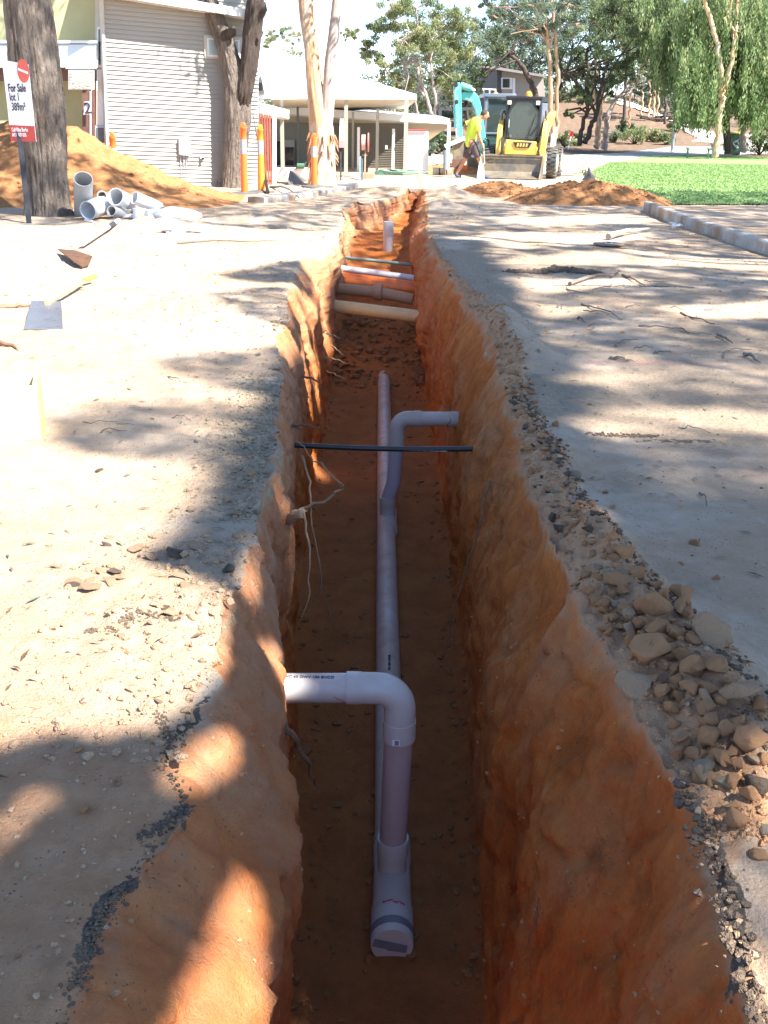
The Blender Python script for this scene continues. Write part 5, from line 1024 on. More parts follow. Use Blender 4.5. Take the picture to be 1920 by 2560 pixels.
for s_ in (-1, 1):
    b = MB(); ar = [(-.95, .30), (-.80, .30), (-.70, .75), (-.35, 1.15), (.9, 1.55), (1.0, 1.7), (.7, 1.72), (-.55, 1.48), (-.80, 1.25), (-.95, .8)]
    b.prism(ar, (s_*.60, 0, 0), (0, 1, 0), (0, 0, 1), (1, 0, 0), .13); am = S(b, 'lift_arm', M_YEL, bevel=.015)
    b = MB(); b.tube([(s_*.60, -.55, 1.47), (s_*.58, -.62, 1.62), (s_*.56, -.5, 1.70), (s_*.55, -.3, 1.60)], .02, 8); b.build('hydraulic_hose', M_CAB, am, local=True, smooth=True); b = MB(); b.tube([(s_*.52, -.95, .55), (s_*.50, -1.0, .85), (s_*.52, -.9, 1.05)], .018, 8); b.build('hydraulic_hose', M_CAB, am, local=True, smooth=True)
    b = MB(); b.prism([(.15, 1.1), (.55, 1.15), (.9, 1.3), (.95, .7), (.1, .6)], (s_*.70, 0, 0), (0, 1, 0), (0, 0, 1), (1, 0, 0), .06); S(b, 'side_cover', M_WHITEP if s_ > 0 else M_YEL, bevel=.01)
def wheel(par, c, ro, wd, ax=Vector((1, 0, 0))):
    c = Vector(c); n = 40; b = MB(); b.tube([c-ax*wd/2, c-ax*wd*.42, c-ax*wd*.2, c+ax*wd*.2, c+ax*wd*.42, c+ax*wd/2], [ro*.62, ro*.92, ro*.985, ro*.985, ro*.92, ro*.62], n)
    for k in range(22):
        a = 2*math.pi*k/22
        for sg in (-1, 1):
            aa = a+sg*.09; d = Vector((0, math.cos(aa), math.sin(aa))); b.box(c+d*ro*.985+ax*sg*wd*.23, (wd*.5, .05, .035), M=None, rx=aa-math.pi/2, rz=0)
    t_ = b.build('tyre', M_TYRE, par, local=True, smooth=True)
    b = MB(); b.tube([c-ax*wd*.51, c-ax*wd*.46, c+ax*wd*.46, c+ax*wd*.51], [ro*.56, ro*.60, ro*.60, ro*.56], 28); b.tube([c-ax*wd*.56, c+ax*wd*.56], ro*.2, 16); return t_, b.build('rim', M_CREAMR, t_, local=True, smooth=True)
for s_ in (-1, 1):
    for yy in (-.55, .55): wheel(sk, (s_*.84, yy, .40), .40, .27)
# excavator
ex_ = empty('mini_excavator', (2.55, 32.2, 0), 'teal mini excavator with grey cab and raised arm behind the worker', 'excavator')
Y0 = 32.2
def xp(nm, pts, Y, th, m, par=ex_, **k):
    p = [P(a, b_, Y) for a, b_ in pts]; b = MB(); n = len(p); b.add([q-Vector((0, th/2, 0)) for q in p]+[q+Vector((0, th/2, 0)) for q in p], [tuple(range(n)), tuple(range(n, 2*n))[::-1]]+[(i, (i+1) % n, n+(i+1) % n, n+i) for i in range(n)]); return b.build(nm, m, par, **k)
st_ = xp('dipper_arm', [(1134, 215), (1137, 208), (1149, 206), (1152, 215), (1153, 250), (1156, 345), (1146, 347), (1139, 300), (1135, 255)], 31.6, .24, M_TUR, bevel=.015)
bo = xp('boom', [(1151, 238), (1158, 230), (1186, 231), (1196, 242), (1203, 270), (1212, 335), (1218, 380), (1207, 384), (1196, 330), (1188, 275), (1180, 257), (1166, 250), (1153, 250)], 31.9, .30, M_TUR, bevel=.015)
b = MB(); b.tube([P(1152, 213, 31.7), P(1178, 222, 31.7)], .09, 14); b.build('arm_cylinder', M_TUR, bo, smooth=True); b = MB(); b.tube([P(1178, 222, 31.7), P(1187, 227, 31.7)], .05, 12); b.build('ram_rod', M_CHROME, bo, smooth=True)
b = MB(); b.tube([P(1140, 262, 31.3), P(1142, 320, 31.3)], .075, 12); b.build('bucket_cylinder', M_TUR, st_, smooth=True); b = MB(); b.tube([P(1142, 320, 31.3), P(1143, 344, 31.3)], .04, 10); b.build('ram_rod', M_CHROME, st_, smooth=True)
b = MB(); b.tube([P(1139, 212, 31.44), P(1139, 212, 31.3)], .07, 12); b.tube([P(1141, 255, 31.44), P(1141, 255, 31.3)], .06, 12); b.build('pin', M_CAB, st_, smooth=True)
xp('attachment', [(1132, 345), (1160, 343), (1166, 360), (1158, 385), (1150, 425), (1140, 432), (1132, 400)], 31.4, .3, M_STEEL, bevel=.02)
b = MB(); b.bar(P(1112, 366, 31.2), P(1162, 345, 31.2), .12, .1); b.build('white_strut', M_WHITEP, ex_)
xp('orange_frame', [(1130, 398), (1164, 398), (1160, 408), (1146, 410), (1142, 440), (1132, 440)], 31.1, .15, M_BROWN); xp('orange_frame', [(1150, 420), (1166, 412), (1170, 420), (1156, 440)], 31.1, .15, M_ORG)
# cab volume
cA, cB = P(1208, 400, 32.4), P(1266, 400, 32.4); zt = P(1240, 243, 32.4).z; wv = cB.x-cA.x; xc = (cA.x+cB.x)/2; zb = .45
b = MB()
for sx_ in (cA.x, cB.x):
    b.box((sx_, 32.4, (zt+zb)/2), (.08, .09, zt-zb)); b.box((sx_+.12, 33.7, (zt+zb)/2), (.08, .09, zt-zb)); b.bar((sx_, 32.4, zt), (sx_+.12, 33.7, zt), .08)
b.box((xc+.05, 33.05, zt+.05), (wv+.25, 1.5, .10))
b.box((xc, 32.38, 1.08), (wv, .05, .06)); b.box((xc, 32.4, .60), (wv, .06, .30)); b.build('cab_frame', M_CABG, ex_, bevel=.015)
b = MB(); b.box((xc, 32.41, (zt+1.1)/2), (wv-.06, .012, zt-1.15)); b.box((xc, 32.41, .9), (wv-.06, .012, .32)); pn_ = b.build('pane', M_CG, ex_)
b = MB(); b.box((xc+.03, 33.0, .95), (.5, .5, .15)); b.box((xc+.03, 33.25, 1.3), (.46, .12, .6)); b.build('seat', M_CAB, ex_, bevel=.03)
b = MB(); b.box((xc+.05, 33.72, 1.3), (wv, .03, 1.4)); b.build('rear_panel', M_CABG, ex_)
b = MB(); q = P(1239, 238, 32.8); b.tube([q-Vector((0, 0, .06)), q+Vector((0, 0, .05)), q+Vector((0, 0, .09))], [.09, .08, .03], 14); b.build('beacon', M_AMBER, ex_, smooth=True)
b = MB(); b.box((xc+.4, 33.4, .75), (1.7, 1.7, .5)); b.build('house_body', M_TUR, ex_, bevel=.08)
for sx_ in (-.55, .75):
    b = MB(); n = 26; pl = []
    for k in range(n):
        a = 2*math.pi*k/n; pl.append((math.copysign(min(abs(1.1*math.cos(a))**.7, 1.1), math.cos(a)), .24+.24*math.sin(a)))
    b.prism(pl, (xc+sx_, 33.1, 0), (0, 1, 0), (0, 0, 1), (1, 0, 0), .32)
    b.build('track', M_TYRE, ex_, bevel=.02)
b = MB(); b.box((xc-.1, 31.75, .25), (1.5, .08, .36)); b.box((xc-.1, 32.2, .25), (.6, .9, .1)); b.build('dozer_blade', M_STEEL, ex_, bevel=.01)
b = MB(); b.tube([P(1212, 345, 31.7), P(1222, 352, 31.7), P(1222, 372, 31.7), P(1214, 385, 31.7)], .03, 8); b.build('hydraulic_hose', M_CAB, ex_, smooth=True)

# ---- worker
M_SKIN = simple('skin', (.42, .20, .12), .6, var=.08); M_HIVIS = simple('hi_vis_yellow', (.50, .66, .06), .8, var=.08, bmp=.3, bs=20); M_SHORT = simple('dark_shorts', (.075, .055, .06), .85, var=.2); M_HAIR = simple('brown_hair', (.05, .032, .02), .8, var=.3); M_SHOE = simple('navy_boot', (.05, .07, .13), .7, var=.2)
Yw = 28.95
def W_(x, y, dy=0): return P(1120+x/5.53, 200+y/5.53, Yw+dy)
wk = empty('person', (W_(300, 1380).x, Yw, 0), 'worker in lime shirt and dark shorts walking head down past the machines', 'person')
def skin(name, mat, J, E_, par, sub=2, rootj=0):
    me = bpy.data.meshes.new(name); off_ = roots_matrix(par).inverted(); me.from_pydata([tuple(off_ @ Vector(j[0])) for j in J], E_, []); me.update(); me.materials.append(mat)
    o = bpy.data.objects.new(name, me); COL.objects.link(o); o.parent = par
    m_ = o.modifiers.new('skin', 'SKIN'); m_.use_smooth_shade = True
    if not me.skin_vertices: me.attributes.new('x', 'FLOAT', 'POINT')
    for i, j in enumerate(J):
        r_ = j[1] if isinstance(j[1], tuple) else (j[1], j[1]); me.skin_vertices[0].data[i].radius = r_; me.skin_vertices[0].data[i].use_root = (i == rootj)
    s_ = o.modifiers.new('sub', 'SUBSURF'); s_.levels = sub; s_.render_levels = sub
    # freeze the modifiers into a real mesh
    dg = bpy.context.evaluated_depsgraph_get(); nm = bpy.data.meshes.new_from_object(o.evaluated_get(dg)); o.modifiers.clear(); o.data = nm; nm.name = name
    if not nm.materials: nm.materials.append(mat)
    nm.polygons.foreach_set('use_smooth', [True]*len(nm.polygons)); return o
def enable_skin(): pass
pel, bel, che, neck, hbase, head, crown = W_(310, 900), W_(320, 800), W_(355, 640), W_(435, 525), W_(468, 500), W_(512, 492), W_(520, 455)
rsh, rel, rwr = W_(410, 610, -.17), W_(430, 775, -.22), W_(478, 905, -.22); lsh, lel, lwr = W_(340, 575, .17), W_(215, 640, .24), W_(262, 700, .16)
rh, rk, ra, rt = W_(360, 930, -.09), W_(432, 1095, -.10), W_(492, 1285, -.10), W_(540, 1350, -.12); lh, lk, la, lt = W_(300, 930, .09), W_(225, 1110, .10), W_(118, 1300, .12), W_(75, 1375, .12)
lt2 = la+Vector((.03, 0, -.10))
def chain(base, pts, J, E_):
    i = base
    for p, r_ in pts: J.append((p, r_)); E_.append((i, len(J)-1)); i = len(J)-1
    return i
J = [(pel, .14)]; E_ = []
c3 = chain(0, [(bel, .135), (che, .15), (neck, .065), (hbase, .065), (head, .095), (crown, .09)], J, E_)
chn = 2
for sh, el_, wr, hx in ((rsh, rel, rwr, 0), (lsh, lel, lwr, 1)):
    dr_ = (wr-el_).normalized(); ih = chain(chn, [(sh, .065), (el_, .045), (wr, .028), (wr+dr_*.05, .036)], J, E_)
    sd = Vector((0, 1, 0)); 
    for f_ in range(4): base_ = wr+dr_*.075+sd*(f_-1.5)*.02; chain(ih, [(base_, .010), (base_+dr_*(.045+.01*(f_ in (1, 2))), .009), (base_+dr_*.075-Vector((.012, 0, 0)), .007)], J, E_)
    chain(ih, [(wr+dr_*.045+sd*.04, .011), (wr+dr_*.075+sd*.055, .009)], J, E_)
for hp_, kn_, an, to in ((rh, rk, ra, rt), (lh, lk, la, lt)): chain(0, [(hp_, .10), (kn_, .062), (kn_.lerp(an, .35), .060), (an, .036), (an+Vector((0, 0, -.06)), .036)], J, E_)
skin('body', M_SKIN, J, E_, wk)
hd = blob('head', (0, 0, 0), (.085, .075, .115), M_SKIN, None, None, 2, 3, .04); hd.parent = wk; hd.location = roots_matrix(wk).inverted() @ (head+Vector((.012, 0, .0))); hd.rotation_euler = (0, R(28), 0)
b = MB(); b.tube([head+Vector((.085, 0, .0)), head+Vector((.108, 0, -.03))], [.012, .017], 8); b.build('nose', M_SKIN, hd if False else wk, smooth=True)
b = MB(); b.tube([head+Vector((-.01, -.078, -.01)), head+Vector((-.01, -.09, -.01))], [.024, .02], 10); b.build('ear', M_SKIN, wk, smooth=True)
b = MB(); b.tube([head+Vector((.07, -.04, .012)), head+Vector((.078, -.042, .012))], .01, 8); b.build('eye', M_INK, wk, smooth=True)
hr_ = blob('hair', (0, 0, 0), (.098, .088, .095), M_HAIR, None, None, 7, 4, .12, 5); hr_.parent = wk; hr_.location = roots_matrix(wk).inverted() @ (head+Vector((-.02, 0, .045)))
J = [(W_(296, 955), (.15, .16))]; E_ = []; i1 = chain(0, [(bel, (.16, .155)), (W_(325, 730), (.17, .16)), (che, (.185, .165)), (W_(405, 560), (.13, .11)), (neck, .085)], J, E_)
chain(3, [(rsh, .105), (rsh.lerp(rel, .65), .085)], J, E_); chain(3, [(lsh, .105), (lsh.lerp(lel, .6), .085)], J, E_)
skin('shirt', M_HIVIS, J, E_, wk)
J = [(W_(305, 905), (.15, .15))]; E_ = []; chain(0, [(rh, .12), (rh.lerp(rk, .55), .105), (rh.lerp(rk, .92), .10)], J, E_); chain(0, [(lh, .12), (lh.lerp(lk, .55), .105), (lh.lerp(lk, .90), .10)], J, E_)
skin('shorts', M_SHORT, J, E_, wk)
for an, fw in ((ra, Vector((.16, -.02, 0))), (la, Vector((.14, 0, -.0)))):
    J = [(an+Vector((0, 0, .02)), .055), (Vector((an.x-.02, an.y, .055)), .055), (Vector((an.x+fw.x*.55, an.y+fw.y, .045)), .05), (Vector((an.x+fw.x, an.y+fw.y, .035)), .04)]; skin('boot', M_SHOE, J, [(0, 1), (1, 2), (2, 3)], wk)
sh_ = empty('worker_shovel', (W_(440, 1390).x, Yw-.25, 0), 'pale handled shovel the worker trails in his hand', 'shovel')
b = MB(); b.tube([rwr+Vector((.02, -.0, .05)), W_(505, 1150, -.25), W_(450, 1200, -.25)], .016, 8); b.build('handle', simple('ash_handle', (.58, .50, .36), .6), sh_, smooth=True)
b = MB(); b.prism([(-.10, 0), (.10, 0), (.07, .30), (.015, .46), (-.03, .46), (-.07, .30)], (W_(440, 1390).x, Yw-.25, .01), (1, 0, 0), (0, .12, 1), (0, 1, 0), .012); b.build('blade', M_WHITEP, sh_)
# ------------------------------------------------------------------ lawn, path, far trees
def lawn_mat():
    m, t, b = mat_new('lawn_grass'); geo = nd(t, 'ShaderNodeNewGeometry'); pos = geo.outputs['Position']
    f = noise(t, pos, 1.2, 5, .6); g = noise(t, pos, 18, 5, .8)
    c = ramp(t, f, [(.3, (.21, .34, .11)), (.6, (.27, .38, .15)), (.8, (.36, .40, .19))]); c = mix(t, ramp(t, g, [(.35, g3(.0)), (.7, g3(.4))]), c, (.15, .25, .08))
    t.links.new(c, b.inputs['Base Color']); b.inputs['Roughness'].default_value = .9; b.inputs['Specular IOR Level'].default_value = .1; bump(t, b, g, .8, .05); return m
M_LAWN = lawn_mat(); M_PATH = simple('pale_path', (.50, .46, .40), .85, var=.08, scale=.8)
def sheet(name, poly, z, mat, res, label, cat=None, kind='structure', edge=.25):
    poly = [tuple(q[:2]) for q in poly]; xs = [p[0] for p in poly]; ys = [p[1] for p in poly]
    X, Y = np.meshgrid(np.arange(min(xs), max(xs)+res, res), np.arange(min(ys), max(ys)+res, res)); nr, nc = X.shape
    wob = edge*fbm(P3(X, Y, 0, 1.3), 4); ins = in_poly((X+wob).ravel(), (Y+wob).ravel(), poly).reshape(nr, nc)
    V = np.stack([X, Y, terrain(X, Y)+z], -1).reshape(-1, 3); F = grid_faces(nr, nc); k = ins.ravel()[F].all(1); F = F[k]; u, inv = np.unique(F, return_inverse=True)
    return tag(mesh_np(name, V[u], inv.reshape(F.shape), mat), label, cat, None, kind)
LP = [G(*q) for q in ((1500, 452), (1470, 437), (1480, 420), (1530, 405), (1600, 394), (1700, 390), (1790, 390), (2050, 398), (2300, 420), (2300, 515), (1950, 512), (1700, 512), (1600, 504))]
sheet('lawn', LP, .03, M_LAWN, .12, 'bright green lawn right of the dirt road')
PP = [(2.0, 33), (5.2, 30.5), (6.6, 35), (8.6, 40), (11.5, 45.5), (15.0, 49.5), (19, 54), (23, 60), (29, 72), (22, 84), (16.5, 90), (15.5, 84), (19.0, 76), (18.5, 67), (14, 58), (10, 50.5), (6.5, 46), (3, 41)]
sheet('path', PP, .022, M_PATH, .3, 'pale concrete path winding up into the trees', edge=.1)
# grass blades on the near half of the lawn and at its edge
g = np.random.default_rng(77); n = 60000; a = G(1600, 512); x = g.uniform(5, 17, n); y = g.uniform(16.5, 40, n); k = in_poly(x+.3*g.normal(size=n), y+.25*g.normal(size=n), [tuple(q[:2]) for q in LP]); x, y = x[k], y[k]; n = len(x)
h = .02+.035*g.random(n); w_ = .012; an = g.uniform(0, 6.28, n); bx_ = np.cos(an)*w_; by_ = np.sin(an)*w_; z = terrain(x, y)+.02
V = np.stack([np.stack([x-bx_, y-by_, z], -1), np.stack([x+bx_, y+by_, z], -1), np.stack([x+g.normal(0, .02, n)+bx_*.3, y+g.normal(0, .02, n), z+h], -1), np.stack([x+g.normal(0, .02, n)-bx_*.3, y, z+h*.9], -1)], 1).reshape(-1, 3)
o = mesh_np('grass', V, np.arange(4*n).reshape(n, 4), leaf_mat('grass_blades', [(.19, .30, .09), (.25, .37, .13), (.34, .40, .18)], .3), None, False, {'hue': np.repeat(np.clip(.5+.16*g.normal(size=n), 0, 1), 4)}); tag(o, 'short green grass blades on the lawn', 'grass', kind='stuff')

def S3(x, y, Y): return np.array(P(x, y, Y))
def tree(name, label, Y, trunks, clumps, bark, leaf, lsize=.3, dens=1.0, seed=0, cat='tree', branches=(), asp=.28, droop=.35, group=None, base=None, depth=1.0, hue=None, flat=.7):
    lsize *= .5; g = np.random.default_rng(seed); b0 = Vector(S3(*trunks[0][0][:2], Y)) if base is None else base
    r = empty(name, b0, label, cat, group); mb = MB(); pxm = FPX/Y; rg = random.Random(seed); ends = []
    for tr in trunks:
        pts = [P(q[0], q[1], Y+(q[3] if len(q) > 3 else 0)) for q in tr]; rs = [q[2]/2/pxm for q in tr]
        P2 = []; R2 = []
        for i in range(len(pts)-1):
            for k in range(5): t_ = k/5; P2.append(pts[i].lerp(pts[i+1], t_)+Vector((rg.gauss(0, .012), rg.gauss(0, .012), 0))*(Y/20)); R2.append(rs[i]+(rs[i+1]-rs[i])*t_)
        P2.append(pts[-1]); R2.append(rs[-1]); mb.tube(P2, R2, 10); ends.append((P2, R2))
    allC = []; H = []
    for (x, y, rad) in clumps:
        c = P(x, y, Y+g.normal(0, 1)*depth*rad/pxm*1.2); R_ = rad/pxm
        src, rr_ = ends[int(g.integers(len(ends)))]; j = min(len(src)-1, max(0, int(len(src)*(.45+.5*g.random())))); s_ = src[j]
        if (Vector(c)-s_).length < 9*R_: limb(mb, s_, c, min(rr_[j]*.6, .10), .02, 6, .09, 5, rg)
        ns = int(6+R_*4)
        for k in range(ns):                        # sub clumps make the uneven outline and the gaps
            d = g.normal(size=3); d /= np.linalg.norm(d); cc = np.array(c)+d*R_*(.35+.6*g.random())*np.array([1, depth, .85]); r2 = R_*(.22+.2*g.random())
            nl = int(dens*150*(r2/lsize)**1.5/6)+40; q = clump_pts(cc, r2, nl, g, flat, .2); allC.append(q); hh = .5+.25*g.normal() if hue is None else hue+.18*g.normal(); H.append(np.full(nl, hh))
            if k % 2 == 0: limb(mb, c, Vector(cc), .035, .012, 5, .1, 3, rg)
    for br in branches:
        pts = [P(q[0], q[1], Y) for q in br]; mb.tube(pts, [q[2]/2/pxm for q in br], 7)
    mb.build('trunk', bark, r, smooth=True); C = np.concatenate(allC)
    leaves('crown', C, lsize, leaf, r, asp, droop, loc=r.location, hue=np.concatenate(H), seed=seed); return r
# gum rising behind the verandah
tree('gum_tree', 'big pale green gum rising behind the white verandah roof', 62, [[(1085, 300, 9), (1068, 250, 8), (1050, 200, 7), (1032, 130, 5), (1015, 60, 4)], [(1086, 290, 7), (1090, 240, 7), (1075, 150, 5), (1085, 60, 4)], [(1060, 240, 5), (1020, 180, 5), (985, 110, 3)], [(1045, 300, 5), (1035, 240, 5), (1010, 170, 4)]],
     [(985, 50, 46), (940, 85, 34), (1040, 20, 58), (1100, 60, 60), (1145, 95, 50), (1090, 130, 52), (1010, 100, 50), (930, 145, 34), (965, 170, 34), (1150, 150, 42), (880, 82, 20), (862, 90, 14), (1020, 200, 30), (1100, 190, 40), (1160, 40, 36), (1065, 90, 40), (915, 115, 22), (1000, 215, 22), (1145, 200, 34), (975, 8, 40), (1130, 240, 26), (1060, 262, 22), (1000, 262, 20)], B_PINK, L_GUM, .34, 2.0, 101, hue=.55)
tree('gum_tree', 'small flat topped gum against the sky between the forked tree and the twin gum', 80, [[(722, 190, 3), (715, 140, 3), (700, 95, 2)], [(735, 150, 2), (738, 100, 2)]], [(690, 90, 20), (715, 84, 24), (745, 92, 22), (670, 112, 12), (728, 128, 12), (748, 135, 10), (672, 95, 14)], B_PINK, L_GUM, .30, 1.5, 102, hue=.6)
# slender pink gum over the loader
tree('slender_gum', 'slender gum with two tall pinkish stems behind the loader', 45, [[(1385, 345, 13), (1376, 250, 11), (1375, 160, 10), (1372, 100, 9), (1365, 40, 8), (1350, -20, 7)], [(1388, 345, 10), (1394, 250, 9), (1394, 180, 9), (1391, 100, 8), (1383, 40, 7), (1375, -40, 6)], [(1374, 112, 6), (1350, 70, 4), (1335, 40, 3)]],
     [(1270, 20, 44), (1300, 60, 34), (1345, 20, 44), (1235, 40, 28), (1262, 90, 22), (1320, 100, 24), (1420, 10, 44), (1400, 60, 26), (1360, 80, 18), (1215, 15, 20), (1340, -30, 40), (1440, 60, 30)], B_SMALL, L_BLUE, .24, 2.2, 103, hue=.4)
tree('leaning_tree', 'dark tree with a kinked leaning trunk in front of the hill house', 55, [[(1350, 300, 15), (1335, 225, 13), (1318, 185, 12), (1300, 160, 10), (1277, 136, 8), (1284, 115, 6), (1296, 88, 5)]], [(1300, 92, 16), (1240, 130, 26), (1215, 165, 22), (1262, 118, 18), (1190, 190, 26), (1205, 215, 22), (1165, 205, 26), (1230, 95, 20), (1350, 150, 18)], B_DARK, L_DARK, .26, 1.1, 104, hue=.45)
# dark broad mass to the right
tree('dark_tree', 'broad dark tree spreading over the bank right of the machines', 52, [[(1447, 362, 12), (1456, 320, 10), (1466, 282, 9), (1466, 200, 8), (1470, 120, 6)], [(1464, 358, 13), (1475, 320, 12), (1492, 285, 10), (1500, 230, 8), (1520, 150, 6)], [(1492, 285, 7), (1430, 190, 9), (1400, 190, 10), (1385, 200, 8)]],
     [(1430, 120, 42), (1480, 60, 50), (1480, 130, 44), (1530, 100, 52), (1540, 30, 52), (1440, 190, 34), (1500, 190, 40), (1550, 170, 40), (1590, 130, 42), (1600, 60, 50), (1410, 240, 24), (1460, 245, 26), (1530, 225, 26), (1400, 150, 30), (1570, -10, 50), (1480, 0, 50), (1640, 20, 44), (1650, 90, 40), (1420, 290, 16)], B_DARK, L_DARK, .26, 1.15, 105, hue=.4, branches=[[(1466, 282, 5), (1450, 270, 5), (1422, 275, 4)], [(1430, 190, 6), (1445, 170, 5), (1480, 160, 4), (1530, 160, 3)]])
tree('pale_trunk_gum', 'gum with a pinkish straight trunk beside the bank', 54, [[(1490, 368, 15), (1495, 330, 13), (1500, 285, 12), (1503, 240, 9), (1510, 180, 6)]], [(1520, 150, 30), (1500, 110, 30), (1545, 200, 24), (1560, 120, 24)], B_TWIN, L_DARK, .26, .9, 106, hue=.7)
tree('grey_trunk_gum', 'gum with a mottled grey trunk leaning right beside the bank', 54.5, [[(1509, 372, 17), (1515, 330, 13), (1522, 282, 11), (1538, 250, 8), (1560, 228, 6), (1580, 216, 5)]], [(1600, 200, 28), (1570, 180, 26), (1630, 180, 24), (1620, 150, 26), (1590, 225, 18)], B_PINK, L_DARK, .26, .9, 107, hue=.6)
for k, (x, y0, y1, w_, Y, lb) in enumerate(((1572, 315, 245, 5, 66, 'red brown bare trunk low on the bank'), (1604, 286, 212, 5, 74, 'leftmost of the thin pale trunks on top of the bank'), (1623, 288, 205, 5, 74, 'second thin pale trunk on top of the bank'), (1634, 290, 200, 6, 74, 'thicker pale trunk third along the top of the bank'), (1643, 290, 210, 5, 74.5, 'rightmost of the thin pale trunks on top of the bank'), (1661, 306, 235, 7, 68, 'dark forked trunk right of the pale trunks'))):
    tree('bank_gum', lb, Y, [[(x, y0+4, w_), (x+2, (y0+y1)/2, w_*.85), (x+4, y1, w_*.7), (x+8, y1-60, w_*.4)]], [(x+6, y1-45, 22), (x-10, y1-75, 22), (x+22, y1-70, 22), (x+8, y1-105, 24)], B_TWIN if k not in (0, 5) else (B_SMALL if k == 0 else B_DARK), L_BLUE if k % 2 else L_GUM, .3, 1.0, 120+k, group='gums on the bank', hue=.5)
# front gum with the orange V and the pepper tree behind it
tree('orange_gum', 'gum with a grey base and bright orange forked limbs by the picnic benches', 45.5, [[(1786, 390, 17), (1792, 350, 14), (1797, 300, 14), (1803, 255, 14), (1808, 212, 14)], [(1808, 215, 10), (1800, 170, 11), (1792, 110, 11), (1782, 65, 10), (1768, 25, 9), (1756, -10, 8)], [(1812, 215, 10), (1822, 185, 9), (1835, 120, 9), (1841, 60, 8), (1845, -10, 8)]], [(1740, -60, 60), (1850, -70, 60), (1800, -50, 50)], B_TWIN, L_GUM, .26, 1.0, 108)
def weeping(name, label, Y, trunks, cols, seed, bark=B_DARK):
    g = np.random.default_rng(seed); r = empty(name, S3(*trunks[0][0][:2], Y), label, 'tree'); mb = MB(); pxm = FPX/Y; rg = random.Random(seed)
    for tr in trunks: mb.tube([P(q[0], q[1], Y+(q[3] if len(q) > 3 else 0)) for q in tr], [q[2]/2/pxm for q in tr], 9)
    CC = []; HH = []
    for (x0, x1, top, bot, nstr, dy) in cols:
        for k in range(int(nstr*.62)):
            x = g.uniform(x0, x1); yt = top+g.uniform(0, 1)**1.3*(bot-top)*.85; L = g.uniform(25, 75); L = min(L, bot+g.normal(0, 8)-yt)
            if L < 8: continue
            Yd = Y+dy+g.normal(0, 1.6); sw = g.normal(0, 4); m = max(4, int(L/1.5)); tt = np.linspace(0, 1, m); A = S3(x, yt, Yd); B_ = S3(x+sw, yt+L, Yd); q = A[None]+(B_-A)[None]*tt[:, None]+g.normal(0, .07, (m, 3)); CC.append(q); HH.append(np.full(m, .5+.28*g.normal()+.1*(L/75)))
    for k in range(60):
        q = CC[int(g.integers(len(CC)))]; s_ = trunks[0][-1]; a = P(s_[0]+g.uniform(-60, 60), s_[1]+g.uniform(-120, 10), Y); limb(mb, a, Vector(q[0]), .07, .015, 5, .08, 4, rg)
    mb.build('trunk', bark, r, smooth=True); leaves('crown', np.concatenate(CC), .17, L_PEP, r, .30, 1.3, loc=r.location, hue=np.concatenate(HH), seed=seed); return r
weeping('pepper_tree', 'large weeping pepper tree with hanging fronds behind the orange gum', 48.5, [[(1822, 382, 20), (1816, 330, 17), (1815, 275, 15), (1820, 240, 13)], [(1818, 262, 12), (1845, 225, 11), (1885, 195, 10), (1925, 160, 9), (1980, 120, 8)], [(1815, 275, 10), (1790, 235, 7), (1745, 225, 5), (1720, 235, 4)], [(1820, 245, 10), (1800, 150, 8), (1780, 60, 6)]],
        [(1600, 1700, -40, 150, 420, 3), (1630, 1720, 40, 235, 420, 2), (1685, 1760, 0, 325, 800, 0), (1740, 1820, -40, 335, 900, 0), (1690, 1800, 120, 318, 380, -1), (1800, 1870, -20, 300, 700, 1), (1850, 1960, -20, 330, 1000, 0), (1880, 2060, 100, 345, 800, -1)], 131)
weeping('pepper_tree', 'weeping green tree rising behind the dark tree', 60, [[(1560, 300, 8), (1565, 200, 7), (1570, 100, 6)]], [(1540, 1700, -60, 120, 700, 0), (1480, 1620, -60, 90, 500, 2)], 132)
tree('white_trunk_gum', 'gum with a pale flaring trunk right of the green bin', 50, [[(1862, 378, 18), (1857, 340, 13), (1857, 290, 11), (1864, 210, 9), (1875, 120, 7), (1880, 20, 6)]], [(1890, 0, 40), (1860, -40, 40), (1910, 60, 26)], B_PINK, L_GUM, .26, .8, 109)
tree('distant_tree', 'dense tree filling the gap left of the hill house', 84, [[(1170, 330, 8), (1165, 200, 6)]], [(1150, 160, 44), (1190, 140, 40), (1130, 220, 44), (1180, 210, 44), (1160, 270, 40), (1110, 290, 36), (1210, 180, 30), (1095, 260, 30)], B_DARK, L_BLUE, .38, 1.2, 110, hue=.3)
tree('distant_tree', 'dense tree closing the view right of the hill house', 84, [[(1400, 330, 8), (1400, 200, 6)]], [(1390, 200, 46), (1430, 240, 46), (1380, 260, 44), (1440, 160, 46), (1480, 250, 44), (1500, 200, 44), (1450, 300, 36), (1380, 320, 30), (1530, 270, 40)], B_DARK, L_DARK, .36, 1.2, 111, hue=.5)
tree('distant_tree', 'tall dense tree filling the sky behind the slender pink stems', 78, [[(1290, 330, 8), (1290, 200, 6)]], [(1250, 20, 40), (1300, 40, 44), (1350, 60, 44), (1240, 80, 36), (1300, 110, 40), (1360, 130, 40), (1400, 80, 44), (1430, 20, 44), (1340, 0, 44), (1200, 60, 26), (1190, 110, 28), (1400, 160, 36)], B_DARK, L_BLUE, .38, 1.3, 112, hue=.45)
